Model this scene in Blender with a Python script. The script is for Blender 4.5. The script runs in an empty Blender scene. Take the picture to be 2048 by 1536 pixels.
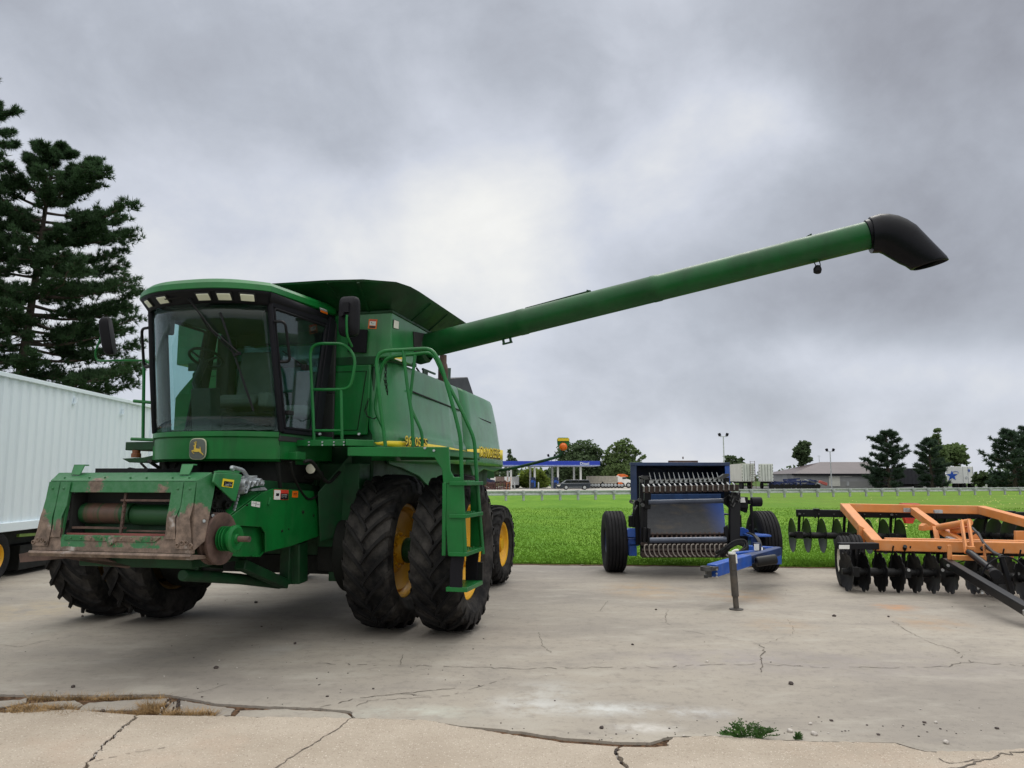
import bpy, bmesh, math, random
import numpy as np
from mathutils import Vector, Matrix
random.seed(7)
rng = np.random.default_rng(11)
R = math.radians
scene = bpy.context.scene
col = scene.collection

# ------------------------------------------------------------------ camera
FPX, EYE = 1540.0, 1.75
PITCH = math.atan(188 / FPX)
cam_d = bpy.data.cameras.new('camera')
cam_d.sensor_width = 36.0
cam_d.lens = FPX / 2048 * 36.0
cam_d.clip_end = 8000
cam = bpy.data.objects.new('camera', cam_d)
cam.location = (0, 0, EYE)
cam.rotation_euler = (math.pi / 2 + PITCH, 0, 0)
col.objects.link(cam)
scene.camera = cam

# ------------------------------------------------------------------ sky, sun, exposure
scene.view_settings.view_transform = 'Standard'
scene.view_settings.look = 'None'
scene.view_settings.gamma = 1
scene.view_settings.exposure = 0.2
SUN_EL, SUN_AZ = R(52), R(20)          # azimuth from +Y towards +X
world = bpy.data.worlds.new('World')
scene.world = world
world.use_nodes = True
wn, wl = world.node_tree.nodes, world.node_tree.links
wn.clear()


def wnode(t, **k):
    n = wn.new(t)
    for a, b in k.items():
        setattr(n, a, b)
    return n


def wmath(op, a, b=None, c=None, clamp=False):
    n = wn.new('ShaderNodeMath')
    n.operation = op
    n.use_clamp = clamp
    for i, x in enumerate((a, b, c)):
        if x is None:
            continue
        if isinstance(x, (int, float)):
            n.inputs[i].default_value = x
        else:
            wl.new(x, n.inputs[i])
    return n.outputs[0]


tc = wnode('ShaderNodeTexCoord')
dirn = tc.outputs['Generated']
sep = wnode('ShaderNodeSeparateXYZ')
wl.new(dirn, sep.inputs[0])
dx, dy, dz = sep.outputs
# cloud-deck coordinates: a flat layer seen in perspective
dzp = wmath('ADD', wmath('MAXIMUM', dz, 0.0), 0.22)
comb = wnode('ShaderNodeCombineXYZ')
wl.new(wmath('DIVIDE', dx, dzp), comb.inputs[0])
wl.new(wmath('DIVIDE', dy, dzp), comb.inputs[1])


def wnoise(scale, detail, rough, off, dist=0.3):
    mp = wnode('ShaderNodeMapping')
    mp.inputs['Location'].default_value = off
    wl.new(comb.outputs[0], mp.inputs[0])
    n = wnode('ShaderNodeTexNoise')
    n.inputs['Scale'].default_value = scale
    n.inputs['Detail'].default_value = detail
    n.inputs['Roughness'].default_value = rough
    n.inputs['Distortion'].default_value = dist
    wl.new(mp.outputs[0], n.inputs['Vector'])
    return n.outputs['Fac']


n1 = wnoise(0.8, 6, 0.55, (3.1, 1.7, 0.2))
mp3 = wnode('ShaderNodeMapping')
mp3.inputs['Location'].default_value = (4.4, 1.2, 7.7)
mp3.inputs['Rotation'].default_value = (0, R(14), 0)
mp3.inputs['Scale'].default_value = (1, 1, 1.3)
wl.new(dirn, mp3.inputs[0])


def dnoise(scale, detail, rough, dist):
    n = wnode('ShaderNodeTexNoise')
    n.inputs['Scale'].default_value = scale
    n.inputs['Detail'].default_value = detail
    n.inputs['Roughness'].default_value = rough
    n.inputs['Distortion'].default_value = dist
    wl.new(mp3.outputs[0], n.inputs['Vector'])
    return n.outputs['Fac']


n2 = dnoise(2.1, 10, .55, .35)
n3 = dnoise(6.0, 10, .60, .25)


def pix_dir(u, v):
    x, z = (u - 1024) / FPX, -(v - 768) / FPX
    d = Vector((x, math.cos(PITCH) - z * math.sin(PITCH), math.sin(PITCH) + z * math.cos(PITCH)))
    return d.normalized()


def blob(u, v, wu, wv, amp, tilt=0.0):
    """a soft patch of brighter or darker cloud round one direction of the sky"""
    c = pix_dir(u, v)
    mp = wnode('ShaderNodeVectorMath', operation='SUBTRACT')
    wl.new(dirn, mp.inputs[0])
    mp.inputs[1].default_value = c
    rt = wnode('ShaderNodeVectorRotate', rotation_type='Y_AXIS')
    wl.new(mp.outputs[0], rt.inputs['Vector'])
    rt.inputs['Angle'].default_value = R(tilt)
    sc = wnode('ShaderNodeVectorMath', operation='MULTIPLY')
    wl.new(rt.outputs[0], sc.inputs[0])
    sc.inputs[1].default_value = (FPX / wu, FPX / (wu + wv), FPX / wv)
    dt = wnode('ShaderNodeVectorMath', operation='DOT_PRODUCT')
    wl.new(sc.outputs[0], dt.inputs[0])
    wl.new(sc.outputs[0], dt.inputs[1])
    e = wmath('POWER', 2.718, wmath('MULTIPLY', dt.outputs['Value'], -1.0))
    return wmath('MULTIPLY', e, amp)


SKY_BLOBS = [(960, 420, 190, 100, 0.09, -12), (1010, 420, 330, 230, 0.09, 0), (1060, 650, 300, 150, 0.06, 0), (1300, 320, 420, 130, 0.05, 0),
             (1830, 600, 560, 110, -0.155, -14), (1330, 740, 300, 90, -0.09, -14), (2020, 200, 330, 260, -0.17, 0), (1480, 60, 380, 110, -0.11, 0),
             (1900, 740, 420, 60, 0.13, -8), (1560, 235, 110, 60, 0.12, -20), (300, 600, 420, 220, 0.11, 0),
             (150, 40, 420, 150, -0.07, 0), (1010, 110, 170, 150, -0.13, 0), (690, 330, 170, 110, -0.05, 0),
             (1180, 290, 60, 45, -0.07, 0), (1350, 850, 420, 60, -0.06, 0), (700, 860, 900, 60, 0.05, 0), (640, 480, 160, 70, -0.03, 0)]
acc = wmath('ADD', 0.572, wmath('MULTIPLY', wmath('SUBTRACT', n1, 0.5), 0.10))
acc = wmath('ADD', acc, wmath('MULTIPLY', wmath('SUBTRACT', n2, 0.5), 0.50))
acc = wmath('ADD', acc, wmath('MULTIPLY', wmath('SUBTRACT', n3, 0.5), 0.26))
for b in SKY_BLOBS:
    if b[4]:
        acc = wmath('ADD', acc, blob(*b))
lum = wmath('MAXIMUM', acc, 0.06)
# an overcast sky grows brighter towards the zenith, with more added behind the viewer to light the front faces
zen = wmath('MULTIPLY', wmath('MULTIPLY', wmath('SUBTRACT', dz, 0.56), 2.4, None, True), 1.35)
back = wmath('MULTIPLY', wmath('MULTIPLY', wmath('MULTIPLY', dy, -1.2, None, True), wmath('MULTIPLY', dz, 2.0, None, True)), 0.45)
lum = wmath('ADD', lum, wmath('ADD', zen, back))
ramp = wnode('ShaderNodeValToRGB')
ramp.color_ramp.elements[0].position = 0.12
ramp.color_ramp.elements[0].color = (0.130, 0.133, 0.152, 1)
ramp.color_ramp.elements[1].position = 0.80
ramp.color_ramp.elements[1].color = (0.79, 0.79, 0.77, 1)
e = ramp.color_ramp.elements.new(0.30)
e.color = (0.240, 0.248, 0.282, 1)
e = ramp.color_ramp.elements.new(0.50)
e.color = (0.415, 0.443, 0.500, 1)
e = ramp.color_ramp.elements.new(0.62)
e.color = (0.555, 0.585, 0.655, 1)
wl.new(lum, ramp.inputs[0])
boost = wmath('MAXIMUM', wmath('DIVIDE', lum, 0.80), 1.0)
cl = wnode('ShaderNodeVectorMath', operation='SCALE')
wl.new(ramp.outputs[0], cl.inputs[0])
wl.new(boost, cl.inputs['Scale'])
sky = wnode('ShaderNodeTexSky', sky_type='NISHITA')
sky.sun_disc = False
sky.sun_elevation = SUN_EL
sky.sun_rotation = SUN_AZ
bg1 = wnode('ShaderNodeBackground')
wl.new(sky.outputs[0], bg1.inputs[0])
bg1.inputs[1].default_value = 0.08
bg2 = wnode('ShaderNodeBackground')
wl.new(cl.outputs[0], bg2.inputs[0])
bg2.inputs[1].default_value = 1.0
mx = wnode('ShaderNodeMixShader')
mx.inputs[0].default_value = 0.95
wl.new(bg1.outputs[0], mx.inputs[1])
wl.new(bg2.outputs[0], mx.inputs[2])
wo = wnode('ShaderNodeOutputWorld')
wl.new(mx.outputs[0], wo.inputs[0])

sun_d = bpy.data.lights.new('sun', 'SUN')
sun_d.energy = 0.8
sun_d.angle = R(26)
sun_d.color = (1.0, 0.97, 0.92)
sun = bpy.data.objects.new('sun', sun_d)
sd = Vector((math.sin(SUN_AZ) * math.cos(SUN_EL), math.cos(SUN_AZ) * math.cos(SUN_EL), math.sin(SUN_EL)))
sun.rotation_euler = sd.to_track_quat('Z', 'Y').to_euler()
sun.location = (0, 0, 60)
col.objects.link(sun)


# ------------------------------------------------------------------ helpers
def at(u, v, D):
    """the point of the place seen at photo position (u, v), D metres ahead of the viewer"""
    d = pix_dir(u, v)
    return Vector((0, 0, EYE)) + d * (D / d.y)


def gnd(u, v, h=0.0):
    d = pix_dir(u, v)
    return Vector((0, 0, EYE)) + d * ((h - EYE) / d.z)


class Frame:
    """a thing's own axes: base point and heading"""
    def __init__(s, x, y, deg, z=0.0):
        s.M = Matrix.Translation((x, y, z)) @ Matrix.Rotation(R(deg), 4, 'Z')
        s.I = s.M.inverted()
        s.loc, s.rz = (x, y, z), R(deg)

    def on(s, u, v, ax, val):
        o = s.I @ Vector((0, 0, EYE))
        d = s.I.to_3x3() @ pix_dir(u, v)
        return o + d * ((val - o[ax]) / d[ax])

    def at(s, u, v, D):
        return s.I @ at(u, v, D)


def fillet(pts, r, k=4):
    pts = [Vector(p) for p in pts]
    if r <= 0 or len(pts) < 3:
        return pts
    out = [pts[0]]
    for a, b, c in zip(pts, pts[1:], pts[2:]):
        d1, d2 = (a - b), (c - b)
        t1, t2 = min(r, d1.length * .48), min(r, d2.length * .48)
        p, q = b + d1.normalized() * t1, b + d2.normalized() * t2
        for i in range(k + 1):
            t = i / k
            out.append(p * (1 - t) ** 2 + b * 2 * t * (1 - t) + q * t * t)
    out.append(pts[-1])
    return out


class MB:
    def __init__(s):
        s.v, s.f, s.m, s.k = [], [], [], 0

    def add(s, vs, fs):
        b = len(s.v)
        s.v += [tuple(v) for v in vs]
        s.f += [tuple(b + i for i in f) for f in fs]
        s.m += [s.k] * len(fs)
        return s

    def slot(s, k):
        s.k = k
        return s

    def box(s, c, d, rot=None):
        c, h = Vector(c), Vector(d) / 2
        vs = [Vector((x * h.x, y * h.y, z * h.z)) for x in (-1, 1) for y in (-1, 1) for z in (-1, 1)]
        if rot is not None:
            if isinstance(rot, (int, float)):
                rot = Matrix.Rotation(rot, 3, 'Z')
            vs = [rot @ v for v in vs]
        return s.add([c + v for v in vs], [(0, 1, 3, 2), (4, 6, 7, 5), (0, 4, 5, 1), (2, 3, 7, 6), (0, 2, 6, 4), (1, 5, 7, 3)])

    def bx(s, a, b):
        a, b = Vector(a), Vector(b)
        return s.box((a + b) / 2, [abs(x) for x in (b - a)])

    def bar(s, p, q, w, h, up=(0, 0, 1)):
        p, q = Vector(p), Vector(q)
        z = (q - p).normalized()
        u = Vector(up)
        if abs(z.dot(u)) > .98:
            u = Vector((1, 0, 0))
        x = z.cross(u).normalized()
        y = x.cross(z).normalized()
        vs = [b + x * (i * w / 2) + y * (j * h / 2) for b in (p, q) for i, j in ((-1, -1), (1, -1), (1, 1), (-1, 1))]
        return s.add(vs, [(0, 1, 2, 3), (7, 6, 5, 4), (0, 4, 5, 1), (1, 5, 6, 2), (2, 6, 7, 3), (3, 7, 4, 0)])

    def tube(s, pts, r, n=10, bend=0.0, closed=False, cap=True):
        pts = fillet(pts, bend) if bend else [Vector(p) for p in pts]
        P = [pts[0]]
        for p in pts[1:]:
            if (p - P[-1]).length > 1e-5:
                P.append(p)
        rr = r if isinstance(r, (list, tuple)) else [r] * len(P)
        N = len(P)
        t0 = (P[1] - P[0]).normalized()
        a = Vector((0, 0, 1)) if abs(t0.z) < .9 else Vector((1, 0, 0))
        x = t0.cross(a).normalized()
        vs = []
        for i, p in enumerate(P):
            if closed:
                t = (P[(i + 1) % N] - P[i - 1]).normalized()
            else:
                t = (P[min(i + 1, N - 1)] - P[max(i - 1, 0)]).normalized()
            x = (x - t * x.dot(t)).normalized()
            y = t.cross(x)
            for j in range(n):
                th = 2 * math.pi * j / n
                vs.append(p + (x * math.cos(th) + y * math.sin(th)) * rr[i])
        fs = []
        for i in range(N if closed else N - 1):
            a, b = i * n, ((i + 1) % N) * n
            fs += [(a + j, a + (j + 1) % n, b + (j + 1) % n, b + j) for j in range(n)]
        if cap and not closed:
            fs += [tuple(range(n)), tuple(range((N - 1) * n, N * n))]
        return s.add(vs, fs)

    def cyl(s, p, q, r, r2=None, n=18, cap=True):
        return s.tube([p, q], [r, r if r2 is None else r2], n, cap=cap)

    def lathe(s, prof, o, ax, n=32, closed=False, cap=False):
        o, ax = Vector(o), Vector(ax).normalized()
        a = Vector((0, 0, 1)) if abs(ax.z) < .9 else Vector((1, 0, 0))
        x = ax.cross(a).normalized()
        y = ax.cross(x)
        vs = []
        for r_, t_ in prof:
            for j in range(n):
                th = 2 * math.pi * j / n
                vs.append(o + ax * t_ + (x * math.cos(th) + y * math.sin(th)) * r_)
        fs, m = [], len(prof)
        for i in range(m if closed else m - 1):
            p, q = i * n, ((i + 1) % m) * n
            fs += [(p + j, p + (j + 1) % n, q + (j + 1) % n, q + j) for j in range(n)]
        if cap:
            fs += [tuple(range(n)), tuple(range((m - 1) * n, m * n))]
        return s.add(vs, fs)

    def prism(s, poly, ax, a, b):
        """2D outline extruded along an axis: ax 'x' -> (y,z), 'y' -> (x,z), 'z' -> (x,y)"""
        def p3(p, t):
            return {'x': (t, p[0], p[1]), 'y': (p[0], t, p[1]), 'z': (p[0], p[1], t)}[ax]
        n = len(poly)
        vs = [p3(p, a) for p in poly] + [p3(p, b) for p in poly]
        fs = [tuple(range(n)), tuple(range(2 * n - 1, n - 1, -1))] + [(i, (i + 1) % n, n + (i + 1) % n, n + i) for i in range(n)]
        return s.add(vs, fs)

    def plate(s, pts, th, nrm=None):
        """a flat 3D outline given a thickness"""
        pts = [Vector(p) for p in pts]
        if nrm is None:
            nrm = Vector((0, 0, 0))
            for i in range(len(pts)):
                nrm += (pts[i] - pts[0]).cross(pts[(i + 1) % len(pts)] - pts[0])
        o = Vector(nrm).normalized() * th
        n = len(pts)
        return s.add(pts + [p + o for p in pts], [tuple(range(n)), tuple(range(2 * n - 1, n - 1, -1))] + [(i, (i + 1) % n, n + (i + 1) % n, n + i) for i in range(n)])

    def grid(s, rows):
        m, n = len(rows), len(rows[0])
        return s.add([p for r_ in rows for p in r_], [(i * n + j, i * n + j + 1, (i + 1) * n + j + 1, (i + 1) * n + j) for i in range(m - 1) for j in range(n - 1)])

    def loft(s, rings, cap0=True, cap1=True):
        m, n = len(rings), len(rings[0])
        fs = [(i * n + j, i * n + (j + 1) % n, (i + 1) * n + (j + 1) % n, (i + 1) * n + j) for i in range(m - 1) for j in range(n)]
        if cap0:
            fs.append(tuple(range(n)))
        if cap1:
            fs.append(tuple(range((m - 1) * n, m * n)))
        return s.add([p for r_ in rings for p in r_], fs)

    def mesh(s, name, mats, smooth=35, recalc=True):
        me = bpy.data.meshes.new(name)
        me.from_pydata(s.v, [], s.f)
        if not isinstance(mats, (list, tuple)):
            mats = [mats]
        for m in mats:
            me.materials.append(m)
        me.polygons.foreach_set('material_index', s.m)
        if recalc:
            bm = bmesh.new()
            bm.from_mesh(me)
            bmesh.ops.recalc_face_normals(bm, faces=bm.faces)
            bm.to_mesh(me)
            bm.free()
        if smooth:
            me.shade_smooth()
            me.set_sharp_from_angle(angle=R(smooth))
        me.update()
        return me

    def pieces(s):
        """the far-apart pieces this builder holds, as builders of their own"""
        n = len(s.v)
        par = list(range(n))

        def find(i):
            while par[i] != i:
                par[i] = par[par[i]]
                i = par[i]
            return i
        for f in s.f:
            a = find(f[0])
            for j in f[1:]:
                par[find(j)] = a
        root = np.array([find(i) for i in range(n)])
        _, isl = np.unique(root, return_inverse=True)
        k = isl.max() + 1
        if k == 1 or k > 700:
            return [s]
        P = np.array(s.v, float)
        lo, hi = np.full((k, 3), np.inf), np.full((k, 3), -np.inf)
        np.minimum.at(lo, isl, P)
        np.maximum.at(hi, isl, P)
        size = (hi - lo).max(1)
        gap = np.maximum(0, np.maximum(lo[:, None] - hi[None], lo[None] - hi[:, None]))
        near = np.sqrt((gap ** 2).sum(2)) <= np.maximum(.017, .47 * np.maximum(size[:, None], size[None]))
        lab = np.arange(k)
        while True:
            new = np.where(near, lab[None, :], k).min(1)
            new = np.minimum(new, lab)
            if (new == lab).all():
                break
            lab = new
        out = []
        pl = lab[isl]
        for q in np.unique(lab):
            idx = np.nonzero(pl == q)[0]
            mp = {int(i): j for j, i in enumerate(idx)}
            m_ = MB()
            m_.v = [s.v[i] for i in idx]
            for f, mi in zip(s.f, s.m):
                if f[0] in mp:
                    m_.f.append(tuple(mp[i] for i in f))
                    m_.m.append(mi)
            out.append(m_)
        return out

    def build(s, name, mats, parent=None, bevel=0.0, smooth=35, solid=0.0, recalc=True, whole=False):
        if parent is not None and not whole:
            ps = s.pieces()
            if len(ps) > 1:
                return [p.build(name, mats, parent, bevel, smooth, solid, recalc, True) for p in ps][0]
        o = bpy.data.objects.new(name, s.mesh(name, mats, smooth, recalc))
        col.objects.link(o)
        if parent is not None:
            o.parent = parent
        if solid:
            md = o.modifiers.new('solid', 'SOLIDIFY')
            md.thickness = solid
            md.offset = 0
        if bevel:
            md = o.modifiers.new('bevel', 'BEVEL')
            md.width = bevel
            md.segments = 2
            md.limit_method = 'ANGLE'
            md.angle_limit = R(40)
        return o


def tag(o, label=None, cat=None, group=None, kind=None):
    for k, v in (('label', label), ('category', cat), ('group', group), ('kind', kind)):
        if v:
            o[k] = v
    return o


def thing(name, label, cat, loc=(0, 0, 0), rz=0.0, group=None):
    o = bpy.data.objects.new(name, None)
    o.empty_display_size = .2
    o.location, o.rotation_euler = loc, (0, 0, rz)
    col.objects.link(o)
    return tag(o, label, cat, group)


def copy_tree(o, parent=None):
    c = o.copy()
    col.objects.link(c)
    if parent is not None:
        c.parent = parent
    for ch in list(o.children):
        copy_tree(ch, c)
    return c


def text_mb(mb, txt, size, M, depth=0.0, bold=0.0, squeeze=1.0):
    """lettering as flat mesh, placed by matrix M (text runs along M's X, up is M's Y)"""
    cu = bpy.data.curves.new('t', 'FONT')
    cu.body = txt
    cu.size = size
    cu.offset = bold
    cu.extrude = depth
    o = bpy.data.objects.new('t', cu)
    col.objects.link(o)
    bpy.context.view_layer.update()
    dg = bpy.context.evaluated_depsgraph_get()
    me = bpy.data.meshes.new_from_object(o.evaluated_get(dg))
    S = Matrix.Diagonal((squeeze, 1, 1, 1))
    mb.add([M @ (S @ v.co) for v in me.vertices], [tuple(p.vertices) for p in me.polygons])
    w = max(v.co.x for v in me.vertices) * squeeze
    bpy.data.objects.remove(o)
    bpy.data.curves.remove(cu)
    bpy.data.meshes.remove(me)
    return w


# ------------------------------------------------------------------ materials
def nodes_of(name):
    m = bpy.data.materials.new(name)
    m.use_nodes = True
    nt = m.node_tree
    nt.nodes.clear()
    out = nt.nodes.new('ShaderNodeOutputMaterial')
    return m, nt, out


class G:
    """short hand for building a node graph"""
    def __init__(s, name):
        s.mat, s.nt, s.out = nodes_of(name)
        s.tc = s.nt.nodes.new('ShaderNodeTexCoord')
        s.P = s.tc.outputs['Object']

    def new(s, t, **k):
        n = s.nt.nodes.new(t)
        for a, b in k.items():
            setattr(n, a, b)
        return n

    def put(s, sock, x):
        if isinstance(x, (int, float)):
            sock.default_value = x
        elif isinstance(x, (tuple, list, Vector)):
            x = tuple(x)
            sock.default_value = x + (1,) if len(x) == 3 and len(sock.default_value) == 4 else x
        else:
            s.nt.links.new(x, sock)

    def math(s, op, a, b=None, c=None, clamp=False):
        n = s.new('ShaderNodeMath', operation=op, use_clamp=clamp)
        for i, x in enumerate((a, b, c)):
            if x is not None:
                s.put(n.inputs[i], x)
        return n.outputs[0]

    def noise(s, scale, detail=4, rough=.55, off=(0, 0, 0), stretch=(1, 1, 1), dist=0.0):
        mp = s.new('ShaderNodeMapping')
        mp.inputs['Location'].default_value = off
        mp.inputs['Scale'].default_value = stretch
        s.put(mp.inputs[0], s.P)
        n = s.new('ShaderNodeTexNoise')
        n.inputs['Scale'].default_value = scale
        n.inputs['Detail'].default_value = detail
        n.inputs['Roughness'].default_value = rough
        n.inputs['Distortion'].default_value = dist
        s.put(n.inputs['Vector'], mp.outputs[0])
        return n.outputs['Fac']

    def voro(s, scale, feature='F1', stretch=(1, 1, 1)):
        mp = s.new('ShaderNodeMapping')
        mp.inputs['Scale'].default_value = stretch
        s.put(mp.inputs[0], s.P)
        n = s.new('ShaderNodeTexVoronoi', feature=feature)
        n.inputs['Scale'].default_value = scale
        s.put(n.inputs['Vector'], mp.outputs[0])
        return n

    def step(s, x, lo, hi, a=0.0, b=1.0):
        n = s.new('ShaderNodeMapRange', interpolation_type='SMOOTHSTEP')
        s.put(n.inputs[0], x)
        for i, q in enumerate((lo, hi, a, b)):
            s.put(n.inputs[i + 1], q)
        return n.outputs[0]

    def mix(s, f, a, b, mode='MIX'):
        n = s.new('ShaderNodeMix', data_type='RGBA', blend_type=mode)
        s.put(n.inputs[0], f)
        s.put(n.inputs[6], a)
        s.put(n.inputs[7], b)
        return n.outputs[2]

    def sepz(s):
        n = s.new('ShaderNodeSeparateXYZ')
        s.put(n.inputs[0], s.P)
        return n.outputs

    def ball(s, c, r, stretch=(1, 1, 1)):
        n = s.new('ShaderNodeVectorMath', operation='SUBTRACT')
        s.put(n.inputs[0], s.P)
        n.inputs[1].default_value = c
        m = s.new('ShaderNodeVectorMath', operation='MULTIPLY')
        s.put(m.inputs[0], n.outputs[0])
        m.inputs[1].default_value = stretch
        l = s.new('ShaderNodeVectorMath', operation='LENGTH')
        s.put(l.inputs[0], m.outputs[0])
        return s.step(l.outputs['Value'], r, 0.0)

    def bump(s, h, strength=.3, dist=.01):
        n = s.new('ShaderNodeBump')
        n.inputs['Strength'].default_value = strength
        n.inputs['Distance'].default_value = dist
        s.put(n.inputs['Height'], h)
        return n.outputs[0]

    def bsdf(s, color, rough=.5, metal=0.0, spec=.5, normal=None, coat=0.0, trans=0.0, sheen=0.0):
        b = s.new('ShaderNodeBsdfPrincipled')
        s.put(b.inputs['Base Color'], color)
        s.put(b.inputs['Roughness'], rough)
        s.put(b.inputs['Metallic'], metal)
        s.put(b.inputs['Specular IOR Level'], spec)
        if coat:
            b.inputs['Coat Weight'].default_value = coat
            b.inputs['Coat Roughness'].default_value = .12
        if normal is not None:
            s.put(b.inputs['Normal'], normal)
        s.put(s.out.inputs[0], b.outputs[0])
        return s.mat


def paint(name, base, rough=.4, streak=0.0, metal=0.0, spec=.5, var=.25, vscale=2.5, dust=None, dust_amt=.3, dscale=5, bump=0.0, bscale=60, coat=0.0, scr=None, panel=0.0):
    g = G(name)
    n = g.noise(vscale, 5, .6)
    dark = tuple(c * (1 - var) for c in base)
    lite = tuple(min(1, c * (1 + var)) for c in base)
    c = g.mix(g.step(n, .3, .7), dark, lite)
    rg = rough
    if dust:
        d = g.math('MULTIPLY', g.step(g.noise(dscale, 8, .68, (5, 3, 1)), .42, .78), dust_amt)
        c = g.mix(d, c, dust)
        rg = g.math('ADD', g.math('MULTIPLY', d, .5), rough, None, True)
    if streak:
        # rain-run dirt and faded runs down the panels
        s_ = g.step(g.noise(7, 6, .65, (4, 4, 4), (1, 1, .09)), .50, .68)
        c = g.mix(g.math('MULTIPLY', s_, streak), c, tuple(x * .45 + .004 for x in base))
        s_ = g.step(g.noise(5, 6, .65, (9, 2, 4), (1, 1, .12)), .56, .74)
        c = g.mix(g.math('MULTIPLY', s_, streak * .6), c, tuple(x * .8 + .05 for x in base))
    if scr:
        k = g.step(g.noise(14, 8, .75, (9, 1, 4)), .66, .72)
        c = g.mix(k, c, scr)
    nm = g.bump(g.noise(bscale, 4, .6), bump, .01) if bump else None
    if panel:
        # sheet metal is never quite flat
        nm = g.bump(g.noise(3.2, 2, .5, (6, 1, 3)), panel, .05)
    return g.bsdf(c, rg, metal, spec, nm, coat)


DUST = (.20, .17, .13)
M = {}
M['green'] = paint('green_paint', (.0045, .140, .026), .36, .35, dust=(.06, .12, .06), dust_amt=.22, dscale=3.5, var=.14, spec=.42, panel=.10)
M['green_old'] = paint('faded_green_paint', (.020, .185, .052), .34, .40, dust=(.15, .21, .14), dust_amt=.40, dscale=2.2, var=.12, coat=.35, panel=.10)  # faded paint; its pale dust tone also carries sky sheen on the panels
M['auger'] = paint('auger_green_paint', (.003, .074, .015), .42, .25, dust=(.05, .085, .05), dust_amt=.35, dscale=2.4, var=.2, spec=.32, panel=.12)
M['green_dirty'] = paint('dirty_dark_green_paint', (.0035, .046, .013), .5, dust=(.030, .032, .024), dust_amt=.6, dscale=4, var=.3, spec=.4)  # dirt, with the shade on lower parts darkened into the green as well
M['yellow_shaded'] = paint('shaded_yellow_paint', (.16, .085, .006), .6, dust=(.05, .04, .03), dust_amt=.7, dscale=6, var=.2)  # shadow on the right-hand rims is put into this yellow
M['yellow'] = paint('yellow_paint', (.74, .39, .006), .40, dust=(.34, .22, .06), dust_amt=.2, dscale=6, var=.1)
M['decal_yellow'] = paint('decal_yellow', (.80, .60, .02), .4, var=.06)
M['black'] = paint('black_paint', (.006, .006, .007), .5, var=.3, spec=.35, dust=(.035, .032, .03), dust_amt=.25)
M['gloss_black'] = paint('gloss_black_paint', (.004, .004, .006), .42, var=.2, spec=.28, dust=(.02, .019, .019), dust_amt=.2)
M['plastic'] = paint('black_plastic', (.007, .0065, .010), .62, var=.15, spec=.22)
M['seal'] = paint('dark_trim', (.006, .0055, .010), .6, var=.15, spec=.22)
M['spout'] = paint('spout_rubber', (.004, .004, .007), .38, var=.2, spec=.16, panel=.15)
M['dark'] = paint('dark_machinery', (.006, .007, .006), .65, var=.5, vscale=6, spec=.3, dust=(.025, .022, .018), dust_amt=.5)
M['steel'] = paint('bare_steel', (.42, .43, .44), .38, metal=.85, var=.2, vscale=8, dust=(.2, .15, .1), dust_amt=.3)
M['alu'] = paint('cast_metal', (.42, .45, .48), .42, metal=.5, var=.25, vscale=14, dust=(.12, .10, .08), dust_amt=.5, dscale=16)
M['rust'] = paint('rusty_steel', (.095, .055, .045), .7, var=.4, vscale=9, dust=(.18, .12, .09), dust_amt=.5, bump=.2, bscale=90)
M['rust_dark'] = paint('dark_rusty_steel', (.032, .021, .018), .7, var=.4, vscale=9, spec=.3, dust=(.09, .065, .05), dust_amt=.4)
M['hitch_steel'] = paint('greasy_dark_steel', (.055, .055, .055), .45, metal=.3, var=.3, vscale=9)
M['white'] = paint('white_paint', (.78, .78, .76), .45, var=.05, dust=(.5, .47, .42), dust_amt=.25)
M['cream'] = paint('lamp_lens', (.80, .78, .66), .25, var=.08)
M['orange_lens'] = paint('orange_lens', (.80, .16, .01), .25, var=.08)
M['red'] = paint('red_lens', (.62, .05, .03), .35, var=.15)
M['grey_fabric'] = paint('grey_fabric', (.13, .135, .12), .85, var=.2, bump=.2, bscale=200)
M['interior'] = paint('cab_interior', (.028, .030, .029), .7, var=.2)
M['blue'] = paint('blue_paint', (.012, .085, .42), .38, var=.2, dust=(.16, .20, .28), dust_amt=.3)
M['blue_dark'] = paint('dark_blue_paint', (.008, .020, .070), .45, var=.3, dust=(.12, .13, .15), dust_amt=.3)
M['orange'] = paint('orange_paint', (.66, .235, .058), .46, var=.1, dust=(.58, .36, .21), dust_amt=.5, dscale=4, scr=None)
M['galv'] = paint('galvanised_steel', (.44, .46, .47), .5, metal=.15, var=.15, vscale=5)
M['shade_black'] = paint('shade_black_paint', (.02, .02, .02), .8)  # near-black standing in for shade inside openings


def rubber(name, base, dustc, amt, dscale, groove=None):
    g = G(name)
    d = g.math('MULTIPLY', g.step(g.noise(dscale, 8, .7, (2, 7, 1)), .38, .70), amt)
    if groove:
        # dust lies in the tread grooves and on the sidewalls, not on the lug tops
        x_, y_, z_ = g.sepz()
        rad = g.math('SQRT', g.math('ADD', g.math('MULTIPLY', x_, x_), g.math('MULTIPLY', z_, z_)))
        d = g.math('MULTIPLY', d, g.step(rad, groove, groove - .03, .22, 1.0))
    fine = g.noise(60, 4, .7)
    c = g.mix(d, base, dustc)
    c = g.mix(g.math('MULTIPLY', fine, .35), c, tuple(x * .55 for x in base))
    return g.bsdf(c, .8, 0, .22, g.bump(fine, .15, .01))


M['tyre'] = rubber('tyre_rubber', (.006, .006, .007), (.092, .083, .076), .80, 3.0, .872)
M['tyre_rear'] = rubber('rear_tyre_rubber', (.010, .010, .011), (.085, .078, .074), .7, 3.0, .64)
M['tyre_plain'] = rubber('plain_tyre_rubber', (.008, .008, .010), (.045, .042, .044), .45, 2.0)


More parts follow.
